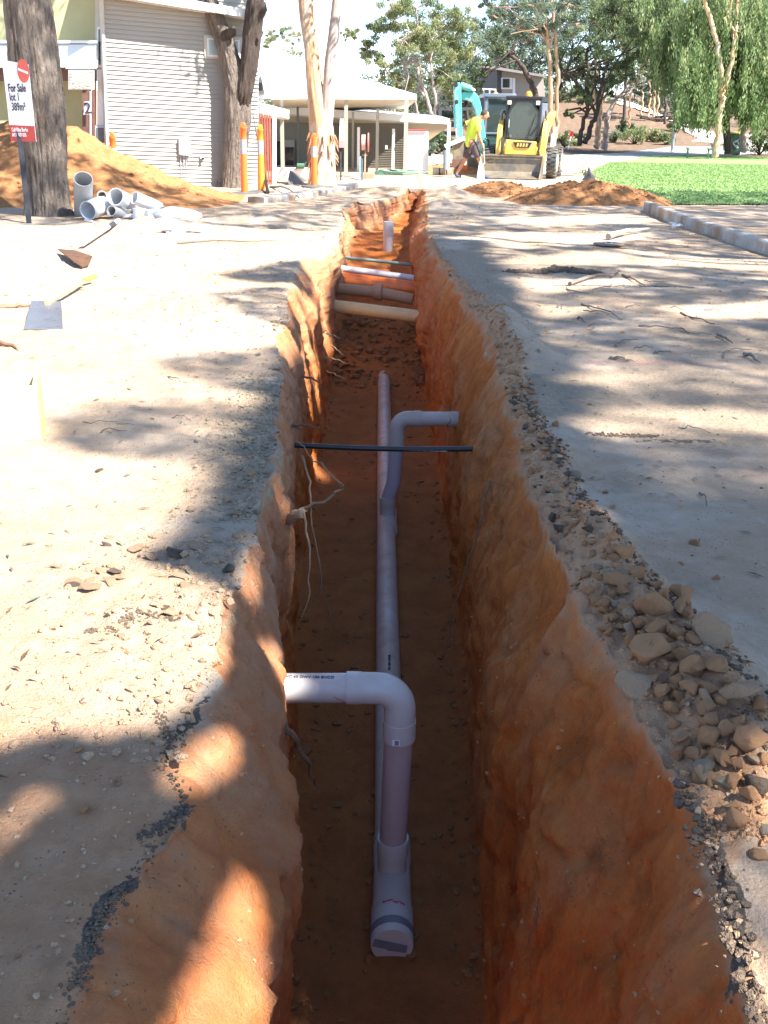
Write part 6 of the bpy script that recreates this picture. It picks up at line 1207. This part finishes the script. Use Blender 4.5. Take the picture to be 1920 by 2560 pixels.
# bushland filling the background
g = np.random.default_rng(55); CC = []; HH = []
for k in range(760):
    y = g.uniform(92, 125); x = g.uniform(1, 62)*(y/100); top = 11 if x > 12 else 7.5
    z0 = float(terrain(x, y)); z = z0+g.uniform(0, 1)**.8*top; r_ = g.uniform(.7, 1.7); q = clump_pts((x, y, z), r_, 120, g, .8, .2); CC.append(q); HH.append(np.full(120, np.clip(.35+.25*g.normal(), 0, 1)))
for k in range(200):
    y = g.uniform(92, 112); x = g.uniform(-22, 3); z0 = float(terrain(x, y)); z = z0+g.uniform(0, 4.0); q = clump_pts((x, y, z), g.uniform(.7, 1.4), 60, g, .8, .2); CC.append(q); HH.append(np.full(60, np.clip(.4+.25*g.normal(), 0, 1)))
o = leaves('bushland', np.concatenate(CC), .42, L_BLUE, None, .34, .2, hue=np.concatenate(HH), seed=3); tag(o, 'mass of distant grey green bush behind the park', 'bushland', kind='stuff')
# shrubs on the bank
def shrub(x, y, rad, Y, label, leaf, seed, hue=.5, sp=.2):
    c = P(x, y, Y); g = np.random.default_rng(seed); R_ = rad/(FPX/Y); gx = Vector((c.x, Y, float(terrain(c.x, Y)))); r = empty('shrub', gx, label, 'shrub', 'shrubs along the bank'); mb = MB(); CC = []
    for k in range(12):
        e = gx+Vector((g.normal(0, R_*.5), g.normal(0, R_*.4), abs(g.normal(R_*.8, R_*.25)))); mb.tube([gx, gx.lerp(e, .5)+Vector((0, 0, .1)), e], [.03, .02, .008], 5); CC.append(clump_pts(e, R_*.38, 110, g, .8, .1))
    mb.build('stem', B_DARK, r, smooth=True); leaves('foliage', np.concatenate(CC), sp, leaf, r, .25, -.3, loc=gx, hue=np.full(sum(len(q) for q in CC), hue), seed=seed)
for k, (x, y, rad, Y, lb, lf, hu) in enumerate(((1590, 335, 30, 62, 'round grey green shrub in the middle of the bank', L_GUM, .5), (1635, 318, 24, 64, 'small olive shrub below the fallen branches', L_GUM, .7), (1672, 330, 20, 62, 'green shrub at the foot of the bank beside the light pole', L_DARK, .8), (1540, 325, 22, 63, 'pale shrub just right of the grey leaning trunk', L_BLUE, .8), (1560, 300, 22, 68, 'dark shrub behind the red brown trunk', L_DARK, .5), (1440, 335, 18, 60, 'low shrub behind the red sign', L_DARK, .6), (1690, 316, 16, 70, 'small shrub where the path leaves the bank', L_GUM, .5), (1412, 320, 24, 58, 'shrub beside the stems of the slender gum', L_GUM, .6), (1905, 335, 40, 52, 'large dark shrub at the right edge above the soil', L_DARK, .5), (1090, 360, 30, 46, 'dark shrub behind the white steel post', L_DARK, .5), (1075, 395, 20, 44, 'low dull shrub beside the white side wall', L_BLUE, .4), (1105, 335, 30, 50, 'tall shrub under the low verandah roof end', L_DARK, .4))):
    shrub(x, y, rad, Y, lb, lf, 300+k, hu)
b = MB(); rg = random.Random(4)
for k in range(9):
    a = P(1590+k*10, 288+rg.uniform(-4, 10), 70); e = a+Vector((rg.uniform(1, 3.2), rg.uniform(-1, 1), rg.uniform(-.5, .6))); limb(b, a, e, .07, .03, 6, .1, 4, rg)
b.build('fallen_branches', B_DARK, None, smooth=True, label='tangle of dark fallen branches on top of the bank', cat='branches')

# ------------------------------------------------------------------ park furniture
lp = empty('light_pole', G(1679, 381), 'slim grey light pole between the path and the lawn', 'light pole')
b = MB(); a = G(1679, 381); c = P(1712, 120, a.y); b.tube([a, a.lerp(c, .55), c], [.075, .06, .045], 12); b.build('pole', simple('galvanised', (.42, .45, .46), .5), lp, smooth=True); b = MB(); b.tube([c, c+Vector((-.1, -.3, .15)), c+Vector((-.3, -.9, .2))], .035, 8); b.box(c+Vector((-.35, -1.05, .2)), (.18, .5, .1)); b.build('lamp_head', M_DPOST, lp)
M_GRN = simple('green_steel', (.05, .14, .08), .5); M_SLAT = simple('grey_timber', (.30, .25, .18), .8, var=.25, scale=9)
def bench(x, y, wd, label, rz=0, hh=.46):
    q = G(x, y); r = empty('park_bench', q, label, 'bench', 'timber benches by the lawn', rz); b = MB()
    for k in range(5): b.box((0, -.16+k*.085, hh), (wd, .07, .04))
    b.build('seat', M_SLAT, r, local=True)
    for s_ in (-1, 1): b = MB(); b.box((s_*wd*.42, 0, hh/2-.01), (.07, .07, hh-.02)); b.box((s_*wd*.42, 0, hh-.045), (.07, .40, .05)); b.box((s_*wd*.42, 0, .02), (.07, .3, .04)); b.build('leg', M_GRN, r, local=True)
    return r
bench(1743, 399, 1.0, 'timber slat bench on green legs standing alone on the lawn edge', R(-4), .46)
bench(1793, 379, .75, 'small bench half hidden behind the grey base of the orange gum', R(5), .40); bench(1851, 384, .55, 'low bench between the green bin and the pale flaring trunk', R(8), .34)
wb = empty('wheelie_bin', G(1830, 388), 'dark green wheelie bin with a yellow lid and scrawled graffiti', 'bin'); b = MB(); b.box((0, 0, .48), (.56, .6, .90), taper=1.12); b.build('bin_body', simple('bin_green', (.03, .09, .06), .45), wb, local=True, bevel=.03)
b = MB(); b.prism([(-.36, .0), (.34, 0), (.34, .05), (0, .09), (-.34, .05)], (0, 0, .94), (0, 1, 0), (0, 0, 1), (1, 0, 0), .68); b.build('lid', simple('bin_yellow', (.62, .50, .03), .45), wb, local=True, bevel=.01)
b = MB(); b.tube([(.0+.13*math.sin(t_*2.3), -.345+.0*t_, .35+.05*t_+.07*math.cos(t_*3.1)) for t_ in np.linspace(0, 7, 40)], .011, 5); b.build('graffiti', M_WHITE, wb, local=True)
for s_ in (-1, 1): b = MB(); b.tube([(s_*.25-.03, .26, .1), (s_*.25+.03, .26, .1)], .1, 16); b.build('wheel', M_TYRE, wb, local=True, smooth=True)
rs_ = empty('red_notice', G(1421, 372), 'small red notice on a thin stake under the dark trees', 'sign'); q = P(1428, 337, G(1421, 372).y); b = MB(); b.box(q, (.20, .02, .34), ry=.05); b.build('panel', simple('notice_red', (.45, .03, .05), .5), rs_); b = MB(); b.bar(G(1420, 374), q+Vector((0, .03, -.1)), .05); b.build('stake', M_WHITEP, rs_)
# ------------------------------------------------------------------ rocks, crumbs, sticks
def rock_mesh(seed, flat=.6, rough=.05):
    g = np.random.default_rng(seed); bm = bmesh.new(); pts = g.normal(size=(11, 3)); pts /= np.linalg.norm(pts, axis=1)[:, None]; pts *= g.uniform(.8, 1.05, (11, 1)); pts *= np.array([1, .78, flat])
    for p in pts: bm.verts.new(p)
    bmesh.ops.convex_hull(bm, input=bm.verts); loose = [v for v in bm.verts if not v.link_faces]; bmesh.ops.delete(bm, geom=loose, context='VERTS')
    bmesh.ops.bevel(bm, geom=list(bm.edges), offset=.055, segments=1, profile=.6, affect='EDGES')
    bmesh.ops.triangulate(bm, faces=bm.faces); bmesh.ops.subdivide_edges(bm, edges=[e for e in bm.edges if e.calc_length() > .25], cuts=2, use_grid_fill=True); bmesh.ops.triangulate(bm, faces=bm.faces)
    V = np.array([v.co[:] for v in bm.verts]); n = fbm(V*2.2+seed, 3)[:, None]*rough*1.6+fbm(V*7+seed, 3)[:, None]*rough; L = np.linalg.norm(V, axis=1)[:, None]; V = V*(1+n/L)
    for v, q in zip(bm.verts, V): v.co = q
    me = bpy.data.meshes.new('rock'); bm.to_mesh(me); bm.free(); me.polygons.foreach_set('use_smooth', [True]*len(me.polygons))
    try: me.set_sharp_from_angle(angle=R(38))
    except Exception: pass
    return me
def rock_mat(name, c, dust=(.46, .27, .14), amt=.6):
    m, t, b = mat_new(name); v = stretch(t, (1, 1, 1)); geo = nd(t, 'ShaderNodeNewGeometry'); sp = nd(t, 'ShaderNodeSeparateXYZ'); t.links.new(geo.outputs['Normal'], sp.inputs[0])
    oi = nd(t, 'ShaderNodeObjectInfo'); base = mix(t, noise(t, v, 3, 6, .65), tuple(x*.7 for x in c), tuple(min(1, x*1.3) for x in c)); base = mix(t, fmath(t, 'MULTIPLY', oi.outputs['Random'], .5), base, tuple(x*.55 for x in c))
    d = fmath(t, 'MULTIPLY', ramp(t, sp.outputs[2], [(.1, g3(.3)), (.9, g3(1))]), ramp(t, noise(t, v, 2.2, 5, .6), [(.3, g3(0)), (.6, g3(amt))])); c_ = mix(t, d, base, dust); t.links.new(c_, b.inputs['Base Color']); b.inputs['Roughness'].default_value = .95; b.inputs['Specular IOR Level'].default_value = .15
    bump(t, b, noise(t, v, 14, 5, .7), .7, .12); return m
RM = rock_mat('sandstone', (.60, .31, .15)); RP = rock_mat('pale_stone', (.54, .37, .235), amt=.35); RA = rock_mat('asphalt_lump', (.12, .10, .08), amt=.25); RG = rock_mat('grey_lump', (.38, .33, .235), amt=.3)
M_SOILC = rock_mat('clod_soil', (.33, .15, .06), (.36, .17, .07), .5)
MV = {}
def rk(seed, mat, flat=.6, rough=.05):
    k = (seed % 12, mat.name, flat, rough)
    if k not in MV: me = rock_mesh(seed % 12+1, flat, rough); me.materials.append(mat); MV[k] = me
    return MV[k]
def rock(x, y, z, s, mat, label, seed, group, flat=.6, rough=.05, name='rock', cat='rock', tilt=.3):
    o = bpy.data.objects.new(name, rk(seed, mat, flat, rough)); COL.objects.link(o); rg = random.Random(seed*7+1); o.location = (x, y, z); s = s if isinstance(s, tuple) else (s, s, s); o.scale = s
    o.rotation_euler = (rg.uniform(-tilt, tilt), rg.uniform(-tilt, tilt), rg.uniform(0, 6.28)); return tag(o, label, cat, group)
def at3(cx, cy, ox=1100, oy=900, k=2.023): return ox+cx/k, oy+cy/k
GR = 'stones heaped along the right trench edge'
big = [  # crop offset id, x, y, width px, material, label
 (3, 1070, 1250, 185, RM, 'broad flat topped brown stone at the upper end of the stone heap'), (3, 885, 1125, 130, RM, 'rounded brown stone half sunk at the top left of the stone heap'), (3, 1000, 1090, 110, RM, 'brown stone above the broad flat topped one'), (3, 1085, 1115, 90, RM, 'upright stone at the upper right of the stone heap'),
 (3, 1225, 1175, 145, RM, 'large sloping stone at the outer edge of the heap'), (3, 1130, 1195, 110, RM, 'stone wedged between the flat topped and sloping stones'), (3, 925, 1020, 110, RM, 'flat orange stone at the far tip of the heap'), (3, 1110, 1378, 130, RM, 'oval stone just below the broad flat topped one'),
 (3, 1045, 1320, 90, RM, 'thin slab under the flat topped stone'), (3, 1065, 1490, 215, RM, 'biggest brown slab, pointed at its left end'), (3, 1185, 1425, 95, RM, 'small pointed stone right of the biggest slab'), (3, 1160, 1478, 85, RM, 'squat stone touching the biggest slab'), (3, 1215, 1512, 95, RM, 'flat stone below the small pointed one'),
 (3, 1365, 1440, 235, RP, 'large pale rough stone beside the grey road surface'), (3, 1275, 1595, 145, RM, 'smooth brown stone above the tall pale slab'), (4, 970, 75, 215, RP, 'large pale rock at the very edge of the trench'), (4, 1128, 132, 100, RM, 'five sided brown stone right of the pale edge rock'), (4, 1215, 160, 95, RM, 'small brown stone right of the five sided one'),
 (4, 1285, 60, 150, RM, 'long brown stone leaning downhill in the heap'), (4, 1388, 88, 125, RM, 'flat orange brown stone left of the tall pale slab'), (4, 1350, 165, 110, RM, 'narrow slab below the flat orange brown stone'), (4, 1505, 215, 185, RP, 'tall pale slab streaked with orange near the right edge'), (4, 1410, 235, 75, RM, 'small upright stone against the tall pale slab'),
 (4, 1445, 362, 115, RM, 'rounded block below the tall pale slab'), (4, 1345, 368, 105, RM, 'round sandy stone in the lower heap'), (4, 1572, 410, 190, RM, 'largest rounded brown boulder at the right edge'), (4, 1615, 485, 90, RM, 'stone leaning on the rounded boulder'), (4, 1452, 475, 115, RM, 'pointed brown stone above the sunlit patch'),
 (4, 1345, 485, 130, RG, 'grey lump of old road surface beside the pointed stone'), (4, 1600, 582, 150, RA, 'rough grey asphalt lump at the right edge in the sun'), (4, 1222, 208, 60, RM, 'tiny angular stone in the loose dirt'), (4, 1380, 300, 110, RM, 'wide flat stone in the middle of the lower heap'), (4, 1500, 320, 100, RM, 'dark stone under the tall pale slab')]
for i, (c, x, y, wpx, m_, lb) in enumerate(big):
    px, py = at3(x, y) if c == 3 else at3(x, y, 1100, 1650); w_ = wpx/2.023; q = G(px, py+w_*.18, .06); s = 1.22*w_/2/(FPX/math.hypot(q.y, CAM_H)*.97)
    rock(q.x, q.y, max(gz(q.x, q.y), -.02)+s*.45, (s*1.0, s*1.1, s*1.0), m_, lb, i+3, GR, .72, .05)
g = np.random.default_rng(14)
for i in range(95):
    y = g.uniform(2.05, 3.25); x = float(kF(y))+.03+abs(g.normal(.12, .13)); s = g.uniform(.018, .046)
    rock(x, y, gz(x, y)+s*g.uniform(.3, .7), (s, s*g.uniform(.8, 1.1), s*g.uniform(.8, 1.1)), RM if g.random() < .85 else RP, 'medium brown stone packed between the larger stones of the heap', 400+i, 'medium stones packed in the heap', .72, .05)
g = np.random.default_rng(16)
for i in range(85):
    y = g.uniform(3.3, 7.4); x = float(kF(y))+abs(g.normal(.05, .07)); s = g.uniform(.014, .045); m_ = (RM, RM, RA, RG)[int(g.integers(4))] if y < 6.3 else RM
    rock(x, y, gz(x, y)+s*.3, (s, s*g.uniform(.7, 1.1), s*g.uniform(.7, 1.1)), m_, 'broken chunk of soil or road surface on the crumbling right lip', 500+i, 'broken chunks along the right lip', .6, .08, 'broken_chunk', 'clod')
for i in range(34):
    q = G(*[(a+c*g.normal())*K for a, c in ((300, 110), (1250, 75))]); s = g.uniform(.02, .065); x_, y_ = min(q.x, float(kA(q.y))-.05), q.y
    rock(x_, y_, gz(x_, y_)+s*.12, (s, s*g.uniform(.7, 1.1), s*g.uniform(.5, .9)), RP if g.random() < .8 else RA, 'flat cracked slab of pale crust on the bright left bank', 600+i, 'pieces of pale crust on the left bank', .3, .08, 'crust_piece', 'crust piece', .35)
for i in range(30):
    y = g.uniform(3.9, 8.5); x = float(kA(y))-abs(g.normal(.03, .08)); s = g.uniform(.015, .045)
    rock(x, y, gz(x, y)+s*.25, (s, s*g.uniform(.7, 1.1), s*g.uniform(.5, 1)), RG if g.random() < .5 else RP, 'broken lump of greenish grey crust on the left rim', 700+i, 'broken lumps along the left rim', .5, .08, 'broken_chunk', 'clod')
g = np.random.default_rng(12); cnt = 0
def xr(y): return float(kF(y))
while cnt < 150:
    y = g.uniform(1.95, 4.2); y = y if g.random() < .75 else g.uniform(4, 8.5); u = abs(g.normal(0, .14)); x = xr(y)+.03+u+(.12 if y < 3.1 else 0)*g.random()
    s = g.uniform(.010, .034)*(1.0 if y < 3.6 else .8); m_ = RM if g.random() < .8 else RG
    rock(x, y, gz(x, y)+s*.35, s, m_, 'small loose stone in the crumbs along the right trench edge', 100+cnt, 'small stones along the right trench edge', .6, .05); cnt += 1
for i, (px, py, wpx, m_, lb) in enumerate(((1737, 1358, 38, RM, 'single brown stone lying alone on the grey road'), (1704, 1413, 18, RM, 'small pointed stone between the lone stone and the heap'), (1790, 1451, 28, RM, 'pair like lump of stone right of the heap'), (1475, 1007, 16, RM, 'small tan stone near the sunlit streak'), (1252, 800, 34, RM, 'brown clod on the crumbling right edge'), (478, 1270, 36, RP, 'pale round stone on the left rim'), (300, 1958, 44, RM, 'half buried orange stone in the left foreground shade'), (210, 2020, 40, RM, 'angular orange stone left of the dark asphalt seam'), (92, 2372, 34, RP, 'pinkish stone low in the left foreground'), (196, 1876, 40, RM, 'largest stone of the small cluster in left foreground'), (140, 1868, 34, RP, 'pale stone on the small cluster in left foreground'), (305, 1600, 34, RP, 'round pale clod in the sunlit gravel'), (320, 1650, 22, RM, 'small clod below the round pale clod'), (46, 2395, 22, RM, 'orange stone at the lower left edge'), (150, 2415, 20, RG, 'pale grey pebble at the lower left'), (120, 2400, 26, RP, 'white pebble beside the grey one'), (1192, 775, 26, RM, 'clod on the far right rim'))):
    q = G(px, py); s = wpx/2/(FPX/math.hypot(q.y, CAM_H)); rock(q.x, q.y, gz(q.x, q.y)+s*.2, s, m_, lb, 60+i, 'scattered stones on the ground', .6, .05)
def crumbs(name, pts, sizes, mat, label, cat, seed):                # many tiny lumps as one mass
    g = np.random.default_rng(seed); bm = bmesh.new(); bmesh.ops.create_icosphere(bm, subdivisions=1, radius=1); V0 = np.array([v.co[:] for v in bm.verts]); F0 = np.array([[v.index for v in f.verts] for f in bm.faces]); bm.free()
    n = len(pts); k = len(V0); V = V0[None]*(1+.35*g.normal(size=(n, k, 1))*.7)*np.stack([np.ones(n), .75+.2*g.random(n), .5+.3*g.random(n)], -1)[:, None]; a = g.uniform(0, 6.28, n); c, s = np.cos(a)[:, None], np.sin(a)[:, None]
    V = np.stack([V[..., 0]*c-V[..., 1]*s, V[..., 0]*s+V[..., 1]*c, V[..., 2]], -1)*sizes[:, None, None]+pts[:, None]; F = (F0[None]+np.arange(n)[:, None, None]*k).reshape(-1, 3)
    return tag(mesh_np(name, V.reshape(-1, 3), F, mat, None, False), label, cat, None, 'stuff')
def scatter(n, fx, seed, smin, smax, mat, name, label, pw=2.5):
    g = np.random.default_rng(seed); x, y = fx(g, n); s = smin+(smax-smin)*g.random(len(x))**pw; z = surf(x, y)+s*.08; crumbs(name, np.stack([x, y, z], -1), s, mat, label, 'gravel', seed)
def f_right(g, n): y = 2.0+(g.random(n)**1.5)*13; x = kF(y)+g.random(n)**.8*(kW(y)*1.15+.02); return x, y
def f_left(g, n): y = 1.3+(g.random(n)**1.4)*9; x = kA(y)-np.abs(g.normal(0, .5, n)); return x, y
def f_leftp(g, n): y = g.uniform(2.3, 3.9, n); x = -.52-np.abs(g.normal(0, .32, n)); return x, y
def f_road(g, n): y = 1.8+(g.random(n)**1.3)*16; x = .9+g.random(n)*4.2; return x, y
def f_asR(g, n): y = np.concatenate([g.normal(5.2, .75, n//2), g.uniform(.9, 4.6, n-n//2)]); x = kF(y)+kW(y)*(y > 2.2)+g.normal(0, .028, n); return x, y
scatter(4200, f_right, 1, .002, .014, RM, 'dirt_crumbs', 'crumbled orange dirt along the right trench edge')
scatter(450, f_right, 2, .003, .016, RP, 'pale_crumbs', 'pale gravel crumbs along the right trench edge')
scatter(1100, f_asR, 3, .003, .017, RA, 'asphalt_crumbs', 'broken black asphalt crumbs on the right trench edge')
scatter(2400, f_left, 4, .0015, .009, RP, 'pale_gravel', 'pale gravel scattered over the left bank')
scatter(900, f_leftp, 5, .003, .020, RP, 'sand_clods', 'sandy clods and gravel on the sunlit left bank', 2.6)
scatter(1300, f_road, 6, .002, .010, RA, 'road_grit', 'dark grit scattered over the right road surface', 3)
scatter(2200, f_road, 7, .002, .012, RM, 'road_dirt', 'brown dirt specks over the right road surface', 3)
def f_edge(g, n): y = .9+g.random(n)*1.35; x = kF(y)+g.normal(.004, .014, n); return x, y
scatter(420, f_edge, 10, .003, .014, RA, 'asphalt_edge', 'jagged black asphalt edge at the near right corner', 1.5); scatter(120, f_edge, 11, .004, .012, RP, 'edge_gravel', 'pale gravel stuck in the near asphalt edge', 1.5)
def f_edgel(g, n): y = 1.2+g.random(n)*1.3; x = kA(y)+g.normal(.0, .012, n); return x, y
scatter(300, f_edgel, 12, .002, .008, RA, 'asphalt_edge', 'fine broken asphalt along the near left shoulder', 2)
def f_mid(g, n): y = g.uniform(4.0, 6.6, n); x = kA(y)-np.abs(g.normal(0, .16, n)); return x, y
scatter(1600, f_mid, 8, .003, .016, RG, 'broken_surface', 'greenish grey broken road surface at the left rim', 2.2)
def f_far(g, n): y = g.uniform(8, 24, n); x = g.uniform(-5.5, 4.5, n); k = (x < kA(y)) | (x > kF(y)); return x[k], y[k]
scatter(3000, f_far, 9, .004, .022, RM, 'far_clods', 'clods and dirt scattered around the far trench', 3.0)
def asph_slab(name, pxs, w_, label, seed, th=.03, up=.02):
    g = np.random.default_rng(seed); pts = [G(*q) for q in pxs]; P_ = []; S_ = []
    for i in range(len(pts)-1):
        n = int((pts[i+1]-pts[i]).length/w_*(7 if w_ < .02 else 16))+6
        for k in range(n): q = pts[i].lerp(pts[i+1], g.random()); dx_, dy_ = g.normal(0, w_*(1.5 if w_ < .02 else 1), 2); s = w_*g.uniform(.25, .95)*(1 if w_ < .1 else .5); P_.append((q.x+dx_, q.y+dy_, gz(q.x+dx_, q.y+dy_)+s*.05)); S_.append(s)
    crumbs(name, np.array(P_), np.array(S_), RA, label, 'asphalt', seed)
asph_slab('asphalt_seam', [(1275, 682), (1340, 682), (1400, 675), (1500, 688)], .05, 'broken black asphalt lip across the right road', 21)
asph_slab('asphalt_seam', [(350, 2088), (400, 2060), (470, 2010)], .007, 'dark broken asphalt seam on the left foreground', 22)
asph_slab('asphalt_seam', [(395, 1790), (420, 1830), (430, 1880)], .006, 'dark asphalt crumbs where shade meets sun on the left', 23)
asph_slab('asphalt_seam', [(190, 2470), (215, 2360), (260, 2260), (310, 2210)], .006, 'long dark asphalt crack at the lower left', 24)
asph_slab('asphalt_seam', [(215, 1585), (290, 1580), (340, 1548), (440, 1545)], .009, 'dark crusted asphalt edge in the bright left gravel', 25)
asph_slab('asphalt_rubble', [(1225, 478), (1280, 470), (1330, 478)], .16, 'flat black asphalt rubble on the far sand before the loader', 26)
asph_slab('asphalt_seam', [(1150, 1470), (130, 1470)][:0] or [(1480, 1075), (1560, 1080), (1640, 1085)], .012, 'thin line of dark grit across the grey road', 27)
# sticks and twigs
M_TWIG = simple('grey_twig', (.16, .125, .10), .9, var=.3, scale=30); SG = 'sticks and twigs scattered on the right road surface'
def stick(pts, r, label, mat=M_TWIG, k=1.975, ox=1080, oy=440, group=SG):
    V = [G(ox+x/k, oy+y/k) for x, y in pts]; V = [Vector((q.x, q.y, gz(q.x, q.y)+r*1.1+(.01 if 0 < i < len(V)-1 else 0))) for i, q in enumerate(V)]
    root('stick', V, r, label, mat, group=group, cat='stick')
for pts, r, lb in (([(680, 545), (800, 508), (890, 512), (930, 482)], .022, 'thickest gnarled stick beside the asphalt lip'), ([(940, 500), (990, 520), (1048, 550)], .016, 'gnarled stick end right of the thickest stick'), ([(740, 640), (800, 665), (880, 690), (940, 722)], .009, 'long thin twig below the asphalt lip'), ([(745, 672), (830, 684), (910, 700)], .007, 'straight twig crossing the long thin twig'),
     ([(1025, 748), (1130, 758), (1230, 768), (1280, 790), (1380, 795)], .008, 'longest wavy twig across the middle of the road'), ([(1232, 688), (1300, 718), (1395, 742)], .010, 'dark twig right of the middle of the road'), ([(902, 842), (950, 822), (1015, 816)], .010, 'short curved stick near the middle'), ([(1412, 800), (1450, 822), (1482, 846)], .014, 'short thick dark stick at the right'),
     ([(1540, 902), (1580, 920), (1620, 942)], .015, 'short thick stick close to the right picture edge'), ([(870, 912), (920, 918), (995, 930)], .009, 'straight dark stick above the pink line'), ([(1160, 660), (1200, 662), (1250, 672)], .006, 'fine twig upper right of the twig cluster'), ([(1088, 886), (1120, 880), (1165, 874)], .008, 'small dark twig left of centre'), ([(662, 560), (700, 580), (775, 588)], .008, 'forked looking twig by the rim below the asphalt lip'),
     ([(1430, 908), (1440, 890), (1480, 875), (1575, 868)], .006, 'bent thin twig hooking to the right'), ([(720, 704), (740, 716), (758, 726)], .010, 'tiny thick twig near the rim'), ([(790, 566), (880, 558), (890, 530)], .007, 'hooked twig under the thickest stick'), ([(1048, 524), (1100, 530), (1190, 530)], .006, 'faint straight twig far right'), ([(1340, 672), (1390, 672), (1440, 665)], .006, 'thin pale twig at the far right'),
     ([(960, 656), (1000, 640), (1030, 650)], .006, 'small twig in the leaf litter'), ([(610, 655), (640, 642), (640, 660)], .007, 'short twig at the rim in the litter'), ([(1000, 855), (1050, 853), (1090, 858)], .005, 'very thin pale twig at the centre of the road')):
    stick(pts, r, lb)
stick([(1308, 672), (1335, 690), (1350, 738)], .006, 'small dark forked twig on the tyre marks', k=2.023, ox=1100, oy=900); stick([(860, 8), (910, 15), (985, 22)], .007, 'broken stick just above the upper pink patch', k=2.023, ox=1100, oy=900); stick([(1215, 340), (1280, 345), (1370, 360)], .004, 'fine straight twig beside the black grit line', k=2.023, ox=1100, oy=900)
stick([(870, 318), (960, 296), (1080, 280)], .045, 'pale weathered pole lying on the far right road', simple('weathered_pole', (.33, .29, .24), .8), group=None)
for pts, r, lb in (([(510, 1258), (560, 1250), (660, 1254)], .005, 'thin dark twig in the lower left shade finger'), ([(430, 1205), (600, 1210), (700, 1220)], .003, 'fine twig in the middle of the left shade finger'), ([(870, 965), (920, 985), (970, 1000)], .005, 'curved twig on the upper left shade finger'), ([(890, 1180), (950, 1180), (990, 1195)], .004, 'small twig near the broken grey surface'), ([(810, 240), (900, 230), (970, 225)], .02, 'brown bark strip in front of the plastic wrap'), ([(920, 270), (1100, 265), (1300, 268), (1430, 262)], .016, 'long straight stick lying across the sunlit ground'), ([(445, 170), (490, 178), (535, 195)], .012, 'white plastic strap end near the pipe pile')):
    stick(pts, r, lb, M_TWIG if 'plastic' not in lb else M_WHITEP, 2.074, 0, 480, 'sticks and twigs on the left bank')
# fallen leaves
g = np.random.default_rng(41); n = 1500; y = 2+g.random(n)**1.2*14; x = np.where(g.random(n) < .6, .95+g.random(n)*4, kA(y)-.02-np.abs(g.normal(0, .9, n))); z = surf(x, y)+.006
an = g.uniform(0, 6.28, n); L = g.uniform(.012, .04, n)*np.minimum(1, y/5+.35); c, s = np.cos(an)*L, np.sin(an)*L; wv = .22
V = np.stack([np.stack([x-c, y-s, z], -1), np.stack([x+s*wv, y-c*wv, z+.004], -1), np.stack([x+c, y+s, z+.003], -1), np.stack([x-s*wv, y+c*wv, z+.005], -1)], 1).reshape(-1, 3)
o = mesh_np('leaf_litter', V, np.arange(4*n).reshape(n, 4), leaf_mat('dry_leaves', [(.10, .06, .035), (.22, .14, .08), (.30, .26, .18), (.14, .15, .11)], .1), None, False, {'hue': np.repeat(g.random(n), 4)}); tag(o, 'dry fallen leaves scattered around the trench', 'leaf litter', kind='stuff')
q = G(1521, 617); b = MB(); b.tube([(q.x, q.y, .03), (q.x, q.y, .045)], .20, 30); dd = b.build('metal_disc', simple('rust_disc', (.25, .17, .11), .7, var=.2), None, smooth=True, label='round worn metal disc lying flat on the far right road', cat='disc'); b = MB(); b.tube([(q.x, q.y, .046), (q.x, q.y, .052)], .055, 20); o = b.build('hub', M_WHITEP, dd, smooth=True); b = MB(); b.tube([(q.x, q.y, .052), (q.x, q.y, .055)], .028, 16); b.build('bore', M_INK, dd, smooth=True)
for k, (px, py) in enumerate(((1680, 564), (1692, 573))): q = G(px, py); rock(q.x, q.y, .05, (.13, .10, .07), M_WHITEP, ('farther white lump beside the kerb', 'nearer white lump beside the kerb')[k], 90+k, None, .6, .04, 'white_lump', 'lump')
q = G(1470, 452); b = MB(); b.tube([P(1470, 455, 22.6), P(1476, 440, 22.6), P(1472, 418, 22.6)], [.16, .10, .01], 6); b.build('broken_stake', M_STEEL, None, label='pointed grey shard sticking up from the orange soil heap', cat='shard')

g = np.random.default_rng(91)
k = g.integers(0, len(WALLV), 1500); s_ = .002+.010*g.random(1500)**3; crumbs('wall_grit', WALLV[k], s_, RM, 'small stones and clods stuck in the trench walls', 'gravel', 31)
w8 = np.exp(-np.minimum(np.abs(FLOORV[:, 0]-np.interp(FLOORV[:, 1], *zip(*[(2.8, -.33), (5.6, -.53), (12, -.65)]))), np.abs(FLOORV[:, 0]-.45))/.06)+.12; w8 /= w8.sum()
w8 = w8*(1+6*(FLOORV[:, 1] > 12)); w8 /= w8.sum(); k = g.choice(len(FLOORV), 2200, p=w8); s_ = (.003+.024*g.random(2200)**4)*(1+2.2*(FLOORV[k, 1] > 12)); crumbs('floor_clods', FLOORV[k]+np.array([0, 0, .003]), s_, M_SOILC, 'loose clods fallen onto the trench floor', 'clods', 32)

for i, hv in enumerate(HEAPV):
    n = (1500, 900, 500, 200, 300)[i]; k = g.integers(0, len(hv), n); s_ = .008+(.05, .05, .045, .08, .03)[i]*g.random(n)**4; crumbs('heap_clods', hv[k], s_, rock_mat('heap_clod%d' % i, (.40, .20, .09), (.46, .25, .12), .6), ('clods lying on the long soil bank', 'clods on the loose soil heap by the kerb', 'clods on the low rough bank', 'clods on the far brown heap', 'clods on the low pale heap')[i], 'clods', 60+i)
